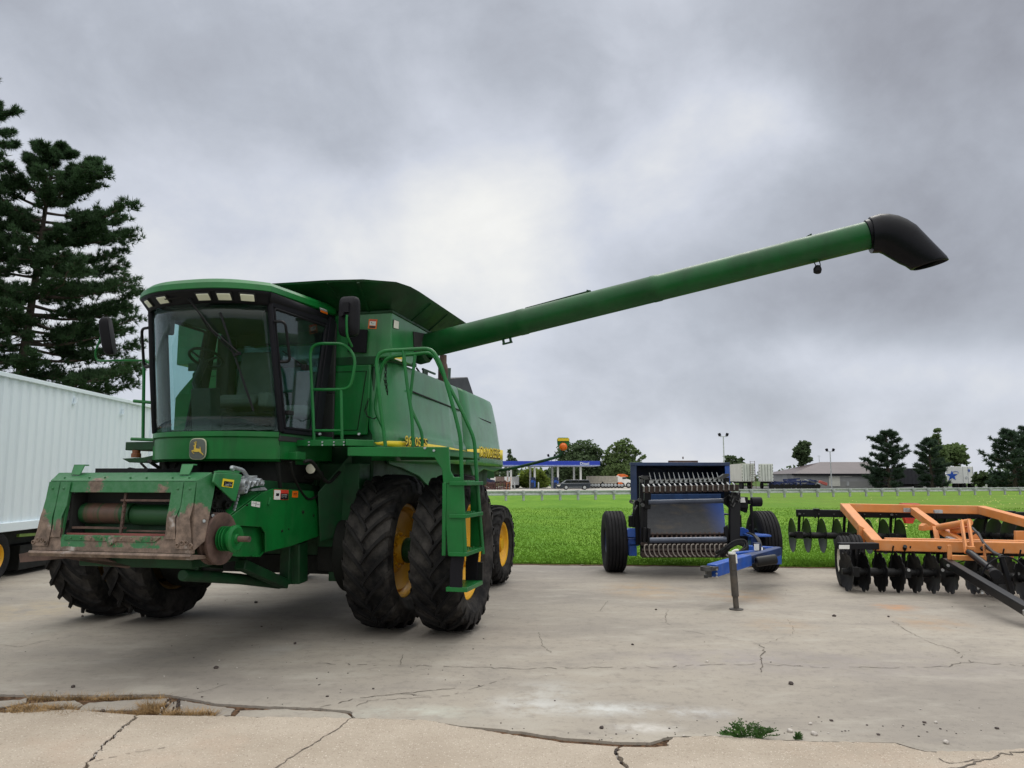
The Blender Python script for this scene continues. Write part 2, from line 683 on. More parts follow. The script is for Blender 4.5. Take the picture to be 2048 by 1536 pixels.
def glass(name, tint, refl=.06):
    g = G(name)
    t = g.new('ShaderNodeBsdfTransparent')
    t.inputs[0].default_value = tint + (1,)
    gl = g.new('ShaderNodeBsdfGlossy')
    gl.inputs['Roughness'].default_value = .02
    gl.inputs[0].default_value = (.9, .95, .95, 1)
    lw = g.new('ShaderNodeLayerWeight')
    lw.inputs['Blend'].default_value = .5
    fac = g.math('ADD', g.math('MULTIPLY', g.math('POWER', lw.outputs['Facing'], 4.0), .62), refl * .5)
    dirt = g.new('ShaderNodeBsdfDiffuse')
    dirt.inputs[0].default_value = (.35, .36, .36, 1)
    m1 = g.new('ShaderNodeMixShader')
    g.put(m1.inputs[0], fac)
    g.put(m1.inputs[1], t.outputs[0])
    g.put(m1.inputs[2], gl.outputs[0])
    m2 = g.new('ShaderNodeMixShader')
    g.put(m2.inputs[0], g.math('MULTIPLY', g.step(g.noise(2.2, 7, .65, (1, 2, 3), (1, 1, .25)), .42, .8), .05))
    g.put(m2.inputs[1], m1.outputs[0])
    g.put(m2.inputs[2], dirt.outputs[0])
    g.put(g.out.inputs[0], m2.outputs[0])
    return g.mat


M['glass'] = glass('tinted_glass', (.76, .87, .87))
M['glass_dark'] = glass('dark_glass', (.10, .11, .12), .08)
M['mirror'] = paint('mirror_face', (.8, .8, .8), .05, metal=1, var=.02)


def wear_mat():
    """green paint worn to brown bare metal low down on the plates and along their edges"""
    g = G('worn_green_plate')
    x, y, z = g.sepz()
    n = g.noise(5.0, 8, .68, (3, 1, 2))
    n2 = g.noise(17, 6, .7, (1, 4, 2))
    side = g.step(g.math('ABSOLUTE', y), .50, .56)
    lip = g.step(z, 1.145, 1.11)
    f = g.math('MULTIPLY', g.math('SUBTRACT', g.math('ADD', 1.13, g.math('MULTIPLY', side, .36)), z), g.math('ADD', .22, g.math('MULTIPLY', side, 1.2)))
    f = g.math('ADD', f, g.math('MULTIPLY', lip, .5))
    nb_ = g.noise(2.6, 4, .6, (6, 2, 5))
    k = g.step(g.math('ADD', g.math('ADD', f, g.math('MULTIPLY', g.math('SUBTRACT', nb_, .5), 1.1)), g.math('ADD', g.math('MULTIPLY', g.math('SUBTRACT', n, .5), .5), g.math('MULTIPLY', g.math('SUBTRACT', n2, .5), .3))), .01, .07)
    grn = g.mix(g.step(n2, .3, .7), (.014, .135, .035), (.045, .165, .070))
    rs = g.mix(g.step(g.noise(11, 7, .7), .3, .7), (.085, .058, .045), (.25, .175, .135))
    rs = g.mix(g.step(g.noise(4, 4, .6, (7, 7, 7)), .58, .7), rs, (.40, .36, .34))
    return g.bsdf(g.mix(k, grn, rs), g.math('ADD', g.math('MULTIPLY', k, .22), .4), 0, .5, g.bump(n2, .25, .01))


M['wear'] = wear_mat()

# ================================================================== COMBINE HARVESTER
CF = Frame(-2.93, 9.70, -103)
K = CF.on
combine = thing('combine_harvester', 'green combine harvester with cab, dual front tyres and raised unloading auger', 'combine harvester', CF.loc, CF.rz)


def rot_lerp(a, b, t):
    return a + (b - a) * t


# ---- tyres with bar lugs
def tyre_mesh(mb, R_, W, rim, nl, lug_h, lug_w, flip=1, n=72):
    """carcass and slanted lugs; axle along Y, centred on the origin"""
    h = W / 2
    sec = [(rim, -h * .62), (rim + .02, -h * .78), (rim + .12, -h * .99), (R_ - .22, -h * 1.0), (R_ - .10, -h * .93),
           (R_ - lug_h - .012, -h * .78), (R_ - lug_h, -h * .4), (R_ - lug_h, h * .4), (R_ - lug_h - .012, h * .78), (R_ - .10, h * .93), (R_ - .22, h),
           (rim + .12, h * .99), (rim + .02, h * .78), (rim, h * .62)]
    mb.lathe(sec, (0, 0, 0), (0, 1, 0), n)
    for i in range(nl):
        for sd in (-1, 1):
            a0 = 2 * math.pi * (i + (.5 if sd > 0 else 0)) / nl
            prof = []
            K_ = 7
            for k in range(K_ + 1):
                t = k / K_
                y = sd * (-h * .06 + t * h * 1.06)
                ang = a0 + flip * (0.02 + .40 * t ** .85)
                top = R_ - .006 - .035 * max(0, t - .35) ** 2 * 3
                base = R_ - lug_h - .03
                wd = lug_w * (1.0 + .35 * t) / R_ / 2
                if t > .9:
                    top -= .05
                prof.append((y, ang, top, base, wd))
            vs = []
            for (y, ang, top, base, wd) in prof:
                for rr, da in ((base, -wd * 1.35), (top, -wd), (top, wd), (base, wd * 1.35)):
                    vs.append((rr * math.cos(ang + da), y, rr * math.sin(ang + da)))
            # shoulder drop down the sidewall
            y, ang, top, base, wd = prof[-1]
            for rr, da in ((base - .10, -wd), (base - .06, -wd * .9), (base - .06, wd * .9), (base - .10, wd)):
                vs.append((rr * math.cos(ang + da), sd * h * 1.015, rr * math.sin(ang + da)))
            m = len(prof) + 1
            fs = []
            for k in range(m - 1):
                b = k * 4
                fs += [(b + j, b + j + 1, b + 5 + j, b + 4 + j) for j in range(3)]
            fs += [(0, 1, 2, 3), tuple(range((m - 1) * 4, m * 4))]
            mb.add(vs, fs)
    return mb


def rim_mesh(mb, r, W, dish, hub, out=1):
    """wheel disc: lip, well and centre; outboard face towards +Y*out"""
    h = W / 2 * .64
    p = [(r + .025, h), (r - .01, h + .012), (r - .035, h), (r - .05, h - .05), (r - .085, h - .09), (r - .09, dish + .05), (r - .15, dish), (hub + .10, dish - .02), (hub + .06, dish + .03), (hub, dish + .035), (hub * .9, dish + .10), (0.001, dish + .10)]
    mb.lathe([(a, b * out) for a, b in p], (0, 0, 0), (0, 1, 0), 48)
    q = [(r + .025, h), (r + .01, -h), (r - .03, -h), (r - .09, 0.0)]
    mb.lathe([(a, b * out) for a, b in q], (0, 0, 0), (0, 1, 0), 48)
    for i in range(10):
        a = 2 * math.pi * i / 10
        c = Vector((math.cos(a) * (hub + .03), (dish + .03) * out, math.sin(a) * (hub + .03)))
        mb.cyl(c, c + Vector((0, .03 * out, 0)), .018, n=6)
    return mb


big_t = tyre_mesh(MB(), .90, .56, .545, 23, .066, .044, flip=1).mesh('tyre', M['tyre'], 30)
big_r = rim_mesh(MB(), .545, .50, .06, .16).mesh('rim', M['yellow'], 40)
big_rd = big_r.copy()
big_rd.materials[0] = M['yellow_shaded']
rear_t = tyre_mesh(MB(), .655, .42, .36, 20, .045, .042, flip=1, n=60).mesh('tyre', M['tyre_rear'], 30)
rear_r = rim_mesh(MB(), .36, .42, .04, .11).mesh('rim', M['yellow'], 40)


def wheel(x, y, r, tm, rm, out, spin, steer=0.0, mirror=False):
    w = bpy.data.objects.new('wheel', rm)
    col.objects.link(w)
    w.parent = combine
    w.location = (x, y, r)
    # turned about the axle only; right-hand wheels face the other way
    w.rotation_euler = (0, spin, steer + (math.pi if out < 0 else 0))
    t = bpy.data.objects.new('tyre', tm)
    col.objects.link(t)
    t.parent = w
    return w


for y, sp in ((2.32, .10), (1.545, .23)):
    wheel(0, y, .90, big_t, big_r, 1, sp)
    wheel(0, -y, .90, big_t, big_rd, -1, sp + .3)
wheel(-3.92, 1.80, .655, rear_t, rear_r, 1, .15, R(-2))
wheel(-3.92, -1.80, .655, rear_t, rear_r, -1, .3, R(-2))

# ---- axle, final drives, frame under the machine
mb = MB()
mb.bx((-.18, -1.15, .80), (.20, 1.15, 1.22))
for s in (-1, 1):
    mb.bx((-.25, s * .86, .55), (.28, s * 1.16, 1.30))
    mb.cyl((0, s * 1.1, .9), (0, s * 2.4, .9), .13)
    mb.cyl((0, s * 1.72, .9), (0, s * 2.10, .9), .15, n=24)
mb.bar((-3.92, -1.6, .72), (-3.92, 1.6, .72), .20, .22)
mb.bx((-3.9, -.3, .7), (-3.7, .3, 1.3))
mb.bar((-.2, .8, 1.1), (-3.9, .55, 1.2), .14, .22)
mb.bar((-.2, -.8, 1.1), (-3.9, -.55, 1.2), .14, .22)
mb.build('axle', M['green_dirty'], combine, .012)
mb = MB()
mb.bx((-2.4, -1.0, .60), (-.15, 1.0, 1.30))  # transmission block, added dark to fill the shaded gap under the machine
mb.bx((-.15, -.95, .62), (.22, .95, .84))
mb.bx((-.1, -1.2, 1.2), (.02, 1.2, 1.9))
mb.bx((.28, .72, .66), (.30, 1.15, 1.1))
for s in (-1, 1):
    mb.cyl((0, s * 1.0, .9), (0, s * 1.30, .9), .50, n=32)  # final-drive drums, coloured near-black for the shade inside the wheels
mb.build('transmission', M['dark'], combine, .02)

# ---- hull of the body
mb = MB()
hull = [(.02, 1.55), (.02, 3.12), (-5.15, 3.02), (-5.5, 2.05), (-5.35, 1.62), (-4.3, 1.55), (-2.6, 1.20), (-.6, 1.05), (-.3, 1.22)]
mb.prism(hull, 'y', -1.28, 1.28)
mb.build('body_hull', M['green_dirty'], combine, .02)
mb = MB()
mb.bx((.02, -1.25, .95), (.34, -.74, 1.92))
mb.bx((.02, .74, .95), (.34, 1.25, 1.92))
mb.bx((.02, -.74, 1.66), (.40, .74, 1.93))
mb.plate([K(636, 985, 1, .86), K(704, 905, 1, 1.12), K(704, 1065, 1, 1.12), K(640, 1084, 1, .86)], .02)
mb.build('front_bulkhead', M['green_dirty'], combine, .01)
# pipes, shafts and hoses in the dark gap under the cab
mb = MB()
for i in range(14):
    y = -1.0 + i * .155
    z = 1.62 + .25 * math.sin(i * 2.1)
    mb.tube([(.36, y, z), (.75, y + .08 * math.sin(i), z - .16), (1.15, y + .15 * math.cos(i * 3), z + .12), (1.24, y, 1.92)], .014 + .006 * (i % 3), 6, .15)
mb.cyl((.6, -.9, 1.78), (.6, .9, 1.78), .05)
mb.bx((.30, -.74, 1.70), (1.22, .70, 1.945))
mb.bx((.05, -1.25, 1.62), (.6, -.70, 1.95))  # dark box added to close the bright gap beside the hoses
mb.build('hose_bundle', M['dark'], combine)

# ---- side shields (engine panels)
SX = [.05, -.02, -.14, -.34, -.62, -1.0, -1.6, -2.2, -2.86]
SY = [1.20, 1.33, 1.42, 1.47, 1.495, 1.50, 1.51, 1.515, 1.52]
SX2 = [-2.885, -3.4, -4.0, -4.6, -5.05, -5.25, -5.36, -5.42]
SY2 = [1.52, 1.525, 1.52, 1.515, 1.50, 1.46, 1.38, 1.25]


def top_z(x):
    return 3.215 + .012 * x


def side_rows(xs, ys, zb, lean=1.0):
    rows = []
    prof = [(None, -.16), (0.0, -.085), (-.05, -.062), (-.42, -.004), (-.78, .028), (-.87, .035), (-.91, .055), (-.945, .075), (-.98, .078), (-1.15, .078)]
    for zo, dy_ in prof:
        row = []
        for x, y in zip(xs, ys):
            zt = top_z(x)
            xx = x + (lean * (zo or 0) * .30 if x < -4.4 else 0) * min(1, (-4.4 - x) / .9 if x < -4.4 else 0)
            row.append((xx, y + dy_ if zo is not None else y - .22, zt + (zo if zo is not None else -.012)))
        rows.append(row)
    rows.append([(p[0], p[1] - .004, zb(p[0])) for p in rows[-1]])
    return rows


def zb1(x):
    return 1.96


for side in (1, -1):
    mb = MB()
    rws = side_rows(SX, SY, zb1)
    mb.grid([[(p[0], p[1] * side, p[2]) for p in r_] for r_ in rws])
    mb.build('side_shield', M['green_old'], combine, 0, 50, .012)
    mb = MB()
    rws = side_rows(SX2, SY2, lambda x: 1.96)
    mb.grid([[(p[0], p[1] * side, p[2]) for p in r_] for r_ in rws])
    mb.build('rear_side_shield', M['green_old'], combine, 0, 50, .012)
# groove along the shields, lower rear skirt, rear face
mb = MB()
for a, b in ((-.55, -2.84), (-2.90, -4.75)):
    za, zb_ = 3.215 - .30 - .05, 3.215 - .30 - .05
    mb.bar((a, 1.494 + .012, top_z(a) - .33 - .02 * abs(a + .55)), (b, 1.516, top_z(b) - .33 - .02 * abs(b + .55)), .014, .018)
mb.build('panel_groove', M['dark'], combine)
mb = MB()
sk = [K(u, v, 1, 1.50) for u, v in ((935, 911), (1003, 917), (1001, 938), (985, 943), (965, 938), (950, 948), (943, 951))]
mb.plate(sk, .03, (0, 1, 0))
mb.build('rear_skirt', M['green_old'], combine, .008)
mb = MB()
mb.grid([[(-5.44 - (3.15 - z) * .30, y, z) for y in (-1.30, -.6, 0, .6, 1.30)] for z in (3.10, 2.6, 2.05, 1.75)])
mb.build('rear_panel', M['green_old'], combine, 0, 40, .02)
mb = MB()
arch = [K(u, v, 1, 1.30) for u, v in ((770, 917), (880, 917), (885, 990), (865, 985), (835, 952), (800, 935), (775, 928))]
mb.plate(arch, .03, (0, 1, 0))
mb.build('wheel_arch_panel', M['green_old'], combine)

# ---- yellow stripe and lettering on the shield
Y1 = 1.583


def sy(x):
    return (1.583 + (np.interp(-x, [-.05, .02, .14, .34, .62, 1.0, 2.2, 3.4, 4.6], [1.20, 1.33, 1.42, 1.47, 1.495, 1.5, 1.515, 1.525, 1.515]) - 1.505))


def stripe(name, xs, lo, hi):
    m_ = MB()
    xd = np.linspace(xs[0], xs[-1], 90)
    lo, hi = np.interp(-xd, [-x for x in xs], lo), np.interp(-xd, [-x for x in xs], hi)
    xs = list(xd)
    m_.grid([[(x, sy(x) + .013, z) for x, z in zip(xs, lo)], [(x, sy(x) + .013, z) for x, z in zip(xs, hi)]])
    m_.build(name, M['decal_yellow'], combine, 0, 60, .003)


xs = [.045, -.03, -.3, -.6, -1.0, -1.6, -2.2, -2.84]
stripe('stripe', xs, [z - .0 for z in (2.155, 2.133, 2.124, 2.125, 2.128, 2.132, 2.137, 2.150)], [z - .0 for z in (2.175, 2.200, 2.206, 2.208, 2.208, 2.205, 2.19, 2.168)])
xs2 = [-2.90, -3.3, -3.8, -4.4, -5.0, -5.30]
stripe('stripe', xs2, [z + .012 for z in (2.115, 2.095, 2.082, 2.078, 2.076, 2.076)], [z + .012 for z in (2.185, 2.205, 2.23, 2.248, 2.255, 2.255)])
LM = Matrix(((-1, 0, 0, 0), (0, 0, 1, 0), (0, 1, 0, 0), (0, 0, 0, 1)))


def letters(name, txt, x0, x1, z, size, bold=.004, y=None):
    tmp = MB()
    w = text_mb(tmp, txt, size, Matrix(), 0, bold)
    sq = (x0 - x1) / w
    yy = y if y else sy((x0 + x1) / 2) + .021
    sh = MB()
    for ddx, ddz in ((-.007, -.007), (-.014, -.014)):
        text_mb(sh, txt, size, Matrix.Translation((x0 + ddx, yy - .002, z + ddz)) @ LM, .001, bold + .004, sq)
    sh.build('letter_outline', M['black'], combine, 0, 0)
    fg = MB()
    text_mb(fg, txt, size, Matrix.Translation((x0, yy, z)) @ LM, .001, bold * .3, sq)
    fg.build(name, M['decal_yellow'], combine, 0, 0)


xa, xb = K(808, 885, 1, 1.58)[0], K(853, 885, 1, 1.58)[0]
letters('model_lettering', '9650STS', xa, xb, 2.160, .165)
xa, xb = K(956, 905, 1, 1.6)[0], K(998, 908, 1, 1.6)[0]
letters('maker_lettering', 'JOHN DEERE', xa, xb, 2.115, .235)

# ---- grain tank and its flared extension
mb = MB()
mb.prism([(.05, 3.22), (.05, 3.80), (-2.55, 3.80), (-2.55, 3.70), (-1.5, 3.64), (-.80, 3.60), (-.74, 3.22)], 'y', -1.5, 1.5)
mb.build('grain_tank', M['green_old'], combine, .015)
mb = MB()
mb.bx((.072, -1.49, 3.77), (-2.57, 1.515, 3.805))
mb.build('tank_rim', M['green_dirty'], combine, .006)
mb = MB()
inner = [(.05, -.93), (.05, .93), (.05, 1.20), (.05, 1.47), (-.05, 1.50), (-.4, 1.5), (-2.5, 1.5), (-2.55, 1.45), (-2.55, -1.45), (-2.5, -1.5), (-.4, -1.5), (-.05, -1.5), (.05, -1.47), (.05, -1.2)]
outer = [(.66, -.93), (.66, .93), (.60, 1.35), (.40, 1.68), (.14, 1.765), (-.12, 1.785), (-2.46, 1.80), (-2.62, 1.66), (-2.62, -1.66), (-2.46, -1.80), (-.12, -1.785), (.14, -1.765), (.40, -1.68), (.60, -1.35)]
mid = [tuple(a * .55 + b * .45 for a, b in zip(i, o)) for i, o in zip(inner, outer)]
rings = [[(x, y, 3.80) for x, y in inner], [(x, y, 3.90) for x, y in mid], [(x, y, 4.035) for x, y in outer],
         [(x * 1.0 + .012, y * 1.006, 4.06) for x, y in outer], [(x - .03, y * .985, 4.062) for x, y in outer], [(x - .25, y * .86, 4.10) for x, y in outer], [(x - .8, y * .5, 4.115) for x, y in outer]]
mb.loft(rings, True, True)
mb.build('tank_extension', M['green_dirty'], combine, 0, 28)
mb = MB()
for y in (-.93, .93):
    mb.bar((.06, y, 3.79), (.655, y, 4.03), .014, .02)
mb.bar((.06, 1.2, 3.79), (.62, 1.30, 4.02), .03, .015)
for x in (-.6, -1.3, -2.0):
    mb.bar((x, 1.5, 3.79), (x, 1.78, 4.02), .014, .02)
mb.build('extension_rib', M['green_dirty'], combine)
# black plate painted for the shaded opening the auger swings out of
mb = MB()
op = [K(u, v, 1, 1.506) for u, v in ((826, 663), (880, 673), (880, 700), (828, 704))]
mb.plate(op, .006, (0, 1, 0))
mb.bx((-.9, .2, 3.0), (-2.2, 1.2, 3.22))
mb.build('opening_shade', M['shade_black'], combine)

# front faces of tank and engine bay beside the cab
mb = MB()
for s in (1, -1):
    if s > 0:
        mb.plate([(.05, .50, 2.27), (.05, 1.22, 2.27), (.05, 1.25, 3.13), (.05, .62, 3.13)], .04, (1, 0, 0))
    else:
        mb.plate([(.05, -.50, 2.27), (.05, -1.46, 2.27), (.05, -1.46, 2.78), (.05, -1.40, 2.86), (.05, -1.22, 3.05), (.05, -1.10, 3.13), (.05, -.62, 3.13)], .04, (1, 0, 0))
mb.build('front_panel', M['green'], combine, .012)
mb = MB()
for s in (1, -1):
    a = [(.093, s * .60, 2.33), (.093, s * 1.10, 2.33), (.093, s * 1.20, 3.05), (.093, s * .70, 3.05)]
    mb.tube(a, .006, 6, closed=True)
mb.build('door_seam', M['dark'], combine)
mb = MB()
mb.plate([(.055, -1.3, 3.13), (.055, 1.32, 3.13), (.055, 1.34, 3.235), (.055, -1.3, 3.235)], .025, (1, 0, 0))
mb.bar((.02, 1.34, 3.22), (-.8, 1.50, 3.235), .05, .05)
mb.build('tank_ledge', M['green_dirty'], combine, .006)
mb = MB()
c = K(655, 793, 0, .10)
mb.tube([(.10, c.y - .06, c.z), (.10, c.y - .06, c.z + .10), (.10, c.y + .05, c.z + .10), (.10, c.y + .05, c.z)], .006, 6, .05)
mb.bx((.095, c.y - .02, c.z), (.11, c.y + .01, c.z + .03))
mb.build('panel_latch', M['dark'], combine)


def decal(name, pts, m, nrm, th=.004, par=None):
    d_ = MB()
    d_.plate(pts, th, nrm)
    return d_.build(name, m, par or combine, 0, 0)


def stack_decal(uvs, ax, val, nrm, base, bands, name='warning_decal'):
    """a warning label: a coloured field with blocks and lines of print too small to read"""
    q = [K(u, v, ax, val) for u, v in uvs]
    m_ = MB()
    mats = [base]
    m_.plate(q, .003, nrm)
    n_ = Vector(nrm).normalized()
    for (x0, y0, x1, y1, mm) in bands:
        if mm not in mats:
            mats.append(mm)
        m_.slot(mats.index(mm))

        def bl(a, b):
            return q[0].lerp(q[1], a).lerp(q[3].lerp(q[2], a), b) + n_ * .0035
        m_.plate([bl(x0, y0), bl(x1, y0), bl(x1, y1), bl(x0, y1)], .0015, nrm)
    return m_.build(name, mats, combine, 0, 0)


W_, B_, Yl, Or, Rd = M['white'], M['black'], M['decal_yellow'], M['orange_lens'], M['red']
FX = (1, 0, 0)
decal('hatch_cover', [K(u, v, 0, .078) for u, v in ((712, 659), (736, 660), (733, 706), (697, 704), (700, 672))], M['plastic'], FX, .03)
stack_decal([(738, 638), (755, 639), (753, 658), (736, 657)], 0, .056, FX, Or,
            [(.12, .05, .9, .16, Rd), (.15, .22, .86, .66, W_), (.3, .3, .42, .42, B_), (.45, .45, .7, .52, B_), (.15, .72, .86, .92, M['interior'])])
stack_decal([(787, 639), (798, 643), (797, 659), (786, 656)], 1, 1.505, (0, 1, 0), B_, [(.06, .04, .94, .96, M['cream'])], 'tank_light')
stack_decal([(790, 714), (804, 712), (803, 724), (789, 718)], 1, 1.505, (0, 1, 0), Yl, [(.05, .62, .95, .95, W_)])
# chains hanging by the handrail
mb = MB()


def chain(pts, r=.011, step_=.035):
    L = 0
    P = [Vector(p) for p in pts]
    k = 0
    for a, b in zip(P, P[1:]):
        n_ = max(1, int((b - a).length / step_))
        d_ = (b - a).normalized()
        for i in range(n_):
            c_ = a.lerp(b, (i + .5) / n_)
            w_ = Vector((.010, 0, 0)) if k % 2 else Vector((0, .010, 0))
            e_ = d_ * .020
            mb.tube([c_ - e_ - w_, c_ - e_ + w_, c_ + e_ + w_, c_ + e_ - w_], .004, 4, closed=True)
            k += 1


chain([K(771, 728, 1, 1.56), K(772, 760, 1, 1.56), K(775, 790, 1, 1.56)])
chain([K(773, 730, 1, 1.58), K(769, 760, 1, 1.58), K(775, 787, 1, 1.58)])
chain([K(738, 797, 0, .13), K(730, 820, 0, .13), K(735, 833, 0, .13), K(747, 838, 0, .14), K(757, 832, 0, .14)])
mb.build('safety_chain', M['dark'], combine)

# ---- unloading auger
mb = MB()
aroot, atip = K(858, 691, 1, 1.55), CF.at(1745, 468.5, 8.95)
adir = (atip - aroot).normalized()
a0 = aroot - adir * .9
L = (atip - a0).length
prof = []
for t, r_ in ((0, .172), (.33, .172), (.332, .176), (.345, .176), (.347, .170), (.60, .170), (.602, .174), (.615, .174), (.617, .168), (.99, .168), (1.0, .168)):
    prof.append((r_, t * L))
mb.lathe(prof, a0, adir, 40, cap=True)
auger = mb.build('unloading_auger', M['auger'], combine, 0, 30)
mb = MB()
mb.lathe([(.21, -.10), (.23, -.06), (.23, .06), (.20, .10)], aroot - adir * .12, adir, 32)
mb.build('auger_elbow', M['green_dirty'], auger)
mb = MB()
upv = Vector((0, 0, 1))
upv = (upv - adir * upv.dot(adir)).normalized()
sdv = adir.cross(upv)
p0, p1 = a0 + adir * (L * .35), a0 + adir * (L * .485)
mb.bar(p0 + upv * .172, p1 + upv * .185, .05, .012)
mb.bar(p1 + upv * .172, p1 + upv * .200 - adir * .05, .05, .02)
mb.bar(atip - adir * .72 + upv * .168, atip - adir * .66 + upv * .186, .05, .012)
q = a0 + adir * (L * .30) - upv * .172
for s_ in (-.05, .05):
    mb.bar(q + adir * s_, q + adir * s_ - upv * .06, .03, .03)
mb.bar(q - upv * .06 - adir * .07, q - upv * .06 + adir * .07, .03, .02)
mb.build('auger_bracket', M['green_dirty'], auger)
mb = MB()
q = atip - adir * .68 - upv * .168
mb.tube([q - adir * .03, q - upv * .05 - adir * .02, q - upv * .05 + adir * .03, q + adir * .03], .007, 6)
mb.lathe([(.001, 0), (.035, .01), (.05, .05), (.045, .09), (.001, .10)], q - upv * .05, -upv * .8 - adir * .3 + sdv * .3, 16)
mb.build('auger_lamp', M['plastic'], auger)
mb = MB()
rings = []
away = (CF.M.to_3x3().inverted() @ Vector((0.2, 1, 0))).normalized()
for (ua, va), (ub, vb), w_ in (((1738, 436), (1745, 505), .18), ((1757, 430), (1760, 504), .185), ((1775, 429.5), (1768, 507), .19), ((1795, 433), (1778, 513), .19), ((1812, 440), (1788, 519), .185), ((1830, 451), (1800, 526), .18), ((1862, 484), (1812, 531), .17), ((1892, 514), (1822, 538), .16), ((1896, 521), (1827, 538), .15)):
    A_, B__ = CF.at(ua, va, 8.93), CF.at(ub, vb, 8.93)
    c_, h_ = (A_ + B__) / 2, (A_ - B__) / 2
    rings.append([c_ + h_ * math.cos(2 * math.pi * i / 28) + away * (w_ * math.sin(2 * math.pi * i / 28)) for i in range(28)])
mb.loft(rings, True, False)
mb.lathe([(.172, -.035), (.181, -.03), (.181, .012), (.172, .018)], atip - adir * .02, adir, 36)
mb.build('spout', M['spout'], auger, 0, 40, .012)

# ---- engine-bay pieces that show above the shield
mb = MB()
c = K(886, 752, 1, .95)
mb.lathe([(.001, -.2), (.085, -.2), (.085, .12), (.07, .20), (.06, .22), (.06, .36), (.001, .36)], (c.x, c.y, c.z), (0, 0, 1), 24)
mb.build('exhaust_muffler', M['rust'], combine)
mb = MB()
pts = [K(u, v, 1, .75) for u, v in ((897, 757), (936, 754), (948, 790), (900, 800))]
mb.plate(pts, .5, (0, -1, 0))
mb.build('air_intake', M['gloss_black'], combine, .02)
mb = MB()
mb.plate([K(u, v, 1, 1.0) for u, v in ((891, 742), (894, 736), (902, 736), (901, 760), (892, 760))], .02)
mb.plate([K(u, v, 1, 1.1) for u, v in ((847, 736), (856, 742), (856, 754), (847, 750))], .02)
mb.bar(K(833, 736, 1, 1.2), K(848, 758, 1, 1.2), .02, .02)
mb.bar(K(845, 738, 1, .6), K(870, 748, 1, .6), .03, .03)
mb.bx((-.9, .3, 3.1), (-1.3, .9, 3.35))
mb.build('engine_bracket', M['green_dirty'], combine)

# ---- cab
def bow(xc, bulge, w, y, p=2.6):
    return xc + bulge * (1 - min(1, abs(y / w)) ** p)


ys = [(-1 + 2 * i / 24) for i in range(25)]
ys = [math.copysign(abs(t) ** .85, t) for t in ys]
WB, WT = .765, .715          # half widths of the windscreen, bottom and top
mb = MB()
rows = []
for z, dxx, wsc in ((1.925, -.05, .995), (1.95, .0, 1.0), (2.15, .012, 1.0), (2.17, .012, 1.0), (2.185, .035, 1.01), (2.235, .035, 1.01), (2.24, .0, 1.0)):
    rows.append([(bow(1.32, .33, WB, t * WB) + dxx, t * WB * wsc, z) for t in ys])
mb.grid(rows)
for s in (1, -1):
    mb.grid([[(1.32 + .0, s * WB, z), (.15, s * .80, z)] for z in (1.95, 2.24)])
mb.bx((.12, -.78, 1.95), (1.33, .78, 2.10))
mb.build('cab_base', M['green'], combine, 0, 30)
mb = MB()
rows = []
NZ = 8
for k in range(NZ + 1):
    t_ = k / NZ
    w = WB + (WT - WB) * t_
    rows.append([(bow(1.32 + .24 * t_, .33 - .07 * t_, w, t * w), t * w, 2.245 + (3.575 - 2.245) * t_) for t in ys])
mb.grid(rows)
mb.build('windshield', M['glass'], combine, 0, 60, .006)
mb = MB()
for s in (1, -1):
    mb.tube([(1.315, s * (WB + .01), 2.24), (1.44, s * (WB - .012), 2.9), (1.56, s * (WT + .01), 3.60)], .035, 8)
    mb.bar((.58, s * .80, 2.24), (.27, s * .81, 3.68), .16, .05, up=(0, 1, 0))
    mb.bar((.70, s * .80, 2.255), (.40, s * .80, 3.60), .05, .05, up=(0, 1, 0))
    mb.bar((1.30, s * .775, 2.25), (.62, s * .80, 2.25), .05, .05)
    mb.bar((1.56, s * .735, 3.585), (.34, s * .80, 3.62), .05, .07)
mb.bar((.06, -.75, 3.62), (.06, .75, 3.62), .08, .1)
mb.bar((1.24, -.705, 2.24), (1.47, -.665, 3.58), .14, .05, up=(1, 0, 0))
mb.build('cab_pillar', M['seal'], combine, .01)
# doors: thin dark frame and a pane
for s, nm in ((1, 'cab_door'), (-1, 'side_window')):
    mb = MB()
    loop = [(1.27, s * .79, 2.285), (.735, s * .815, 2.285), (.44, s * .815, 3.56), (1.52, s * .75, 3.545)]
    mb.tube(fillet(loop + [loop[0]], .05), .018, 8)
    fr = mb.build(nm, M['plastic'], combine)
    mb = MB()
    mb.add(loop, [(0, 1, 2, 3)])
    mb.build('door_glass', M['glass'], fr, 0, 0, .005)
    mb = MB()
    mb.tube([(1.43, s * .80, 2.98), (1.40, s * .90, 2.98), (1.50, s * .88, 3.40), (1.53, s * .77, 3.40)], .016, 8, .06)
    mb.build('grab_handle', M['gloss_black'], fr)
mb = MB()
c = K(582, 826, 1, .84)
mb.bx((c.x - .05, .80, c.z - .02), (c.x + .06, .85, c.z + .025))
c = K(612, 735, 1, .84)
mb.bx((c.x - .05, .80, c.z - .03), (c.x + .05, .86, c.z + .03))
mb.bar(K(612, 735, 1, .82), K(565, 702, 1, .74), .012, .012)
mb.build('door_latch', M['black'], combine, .004)
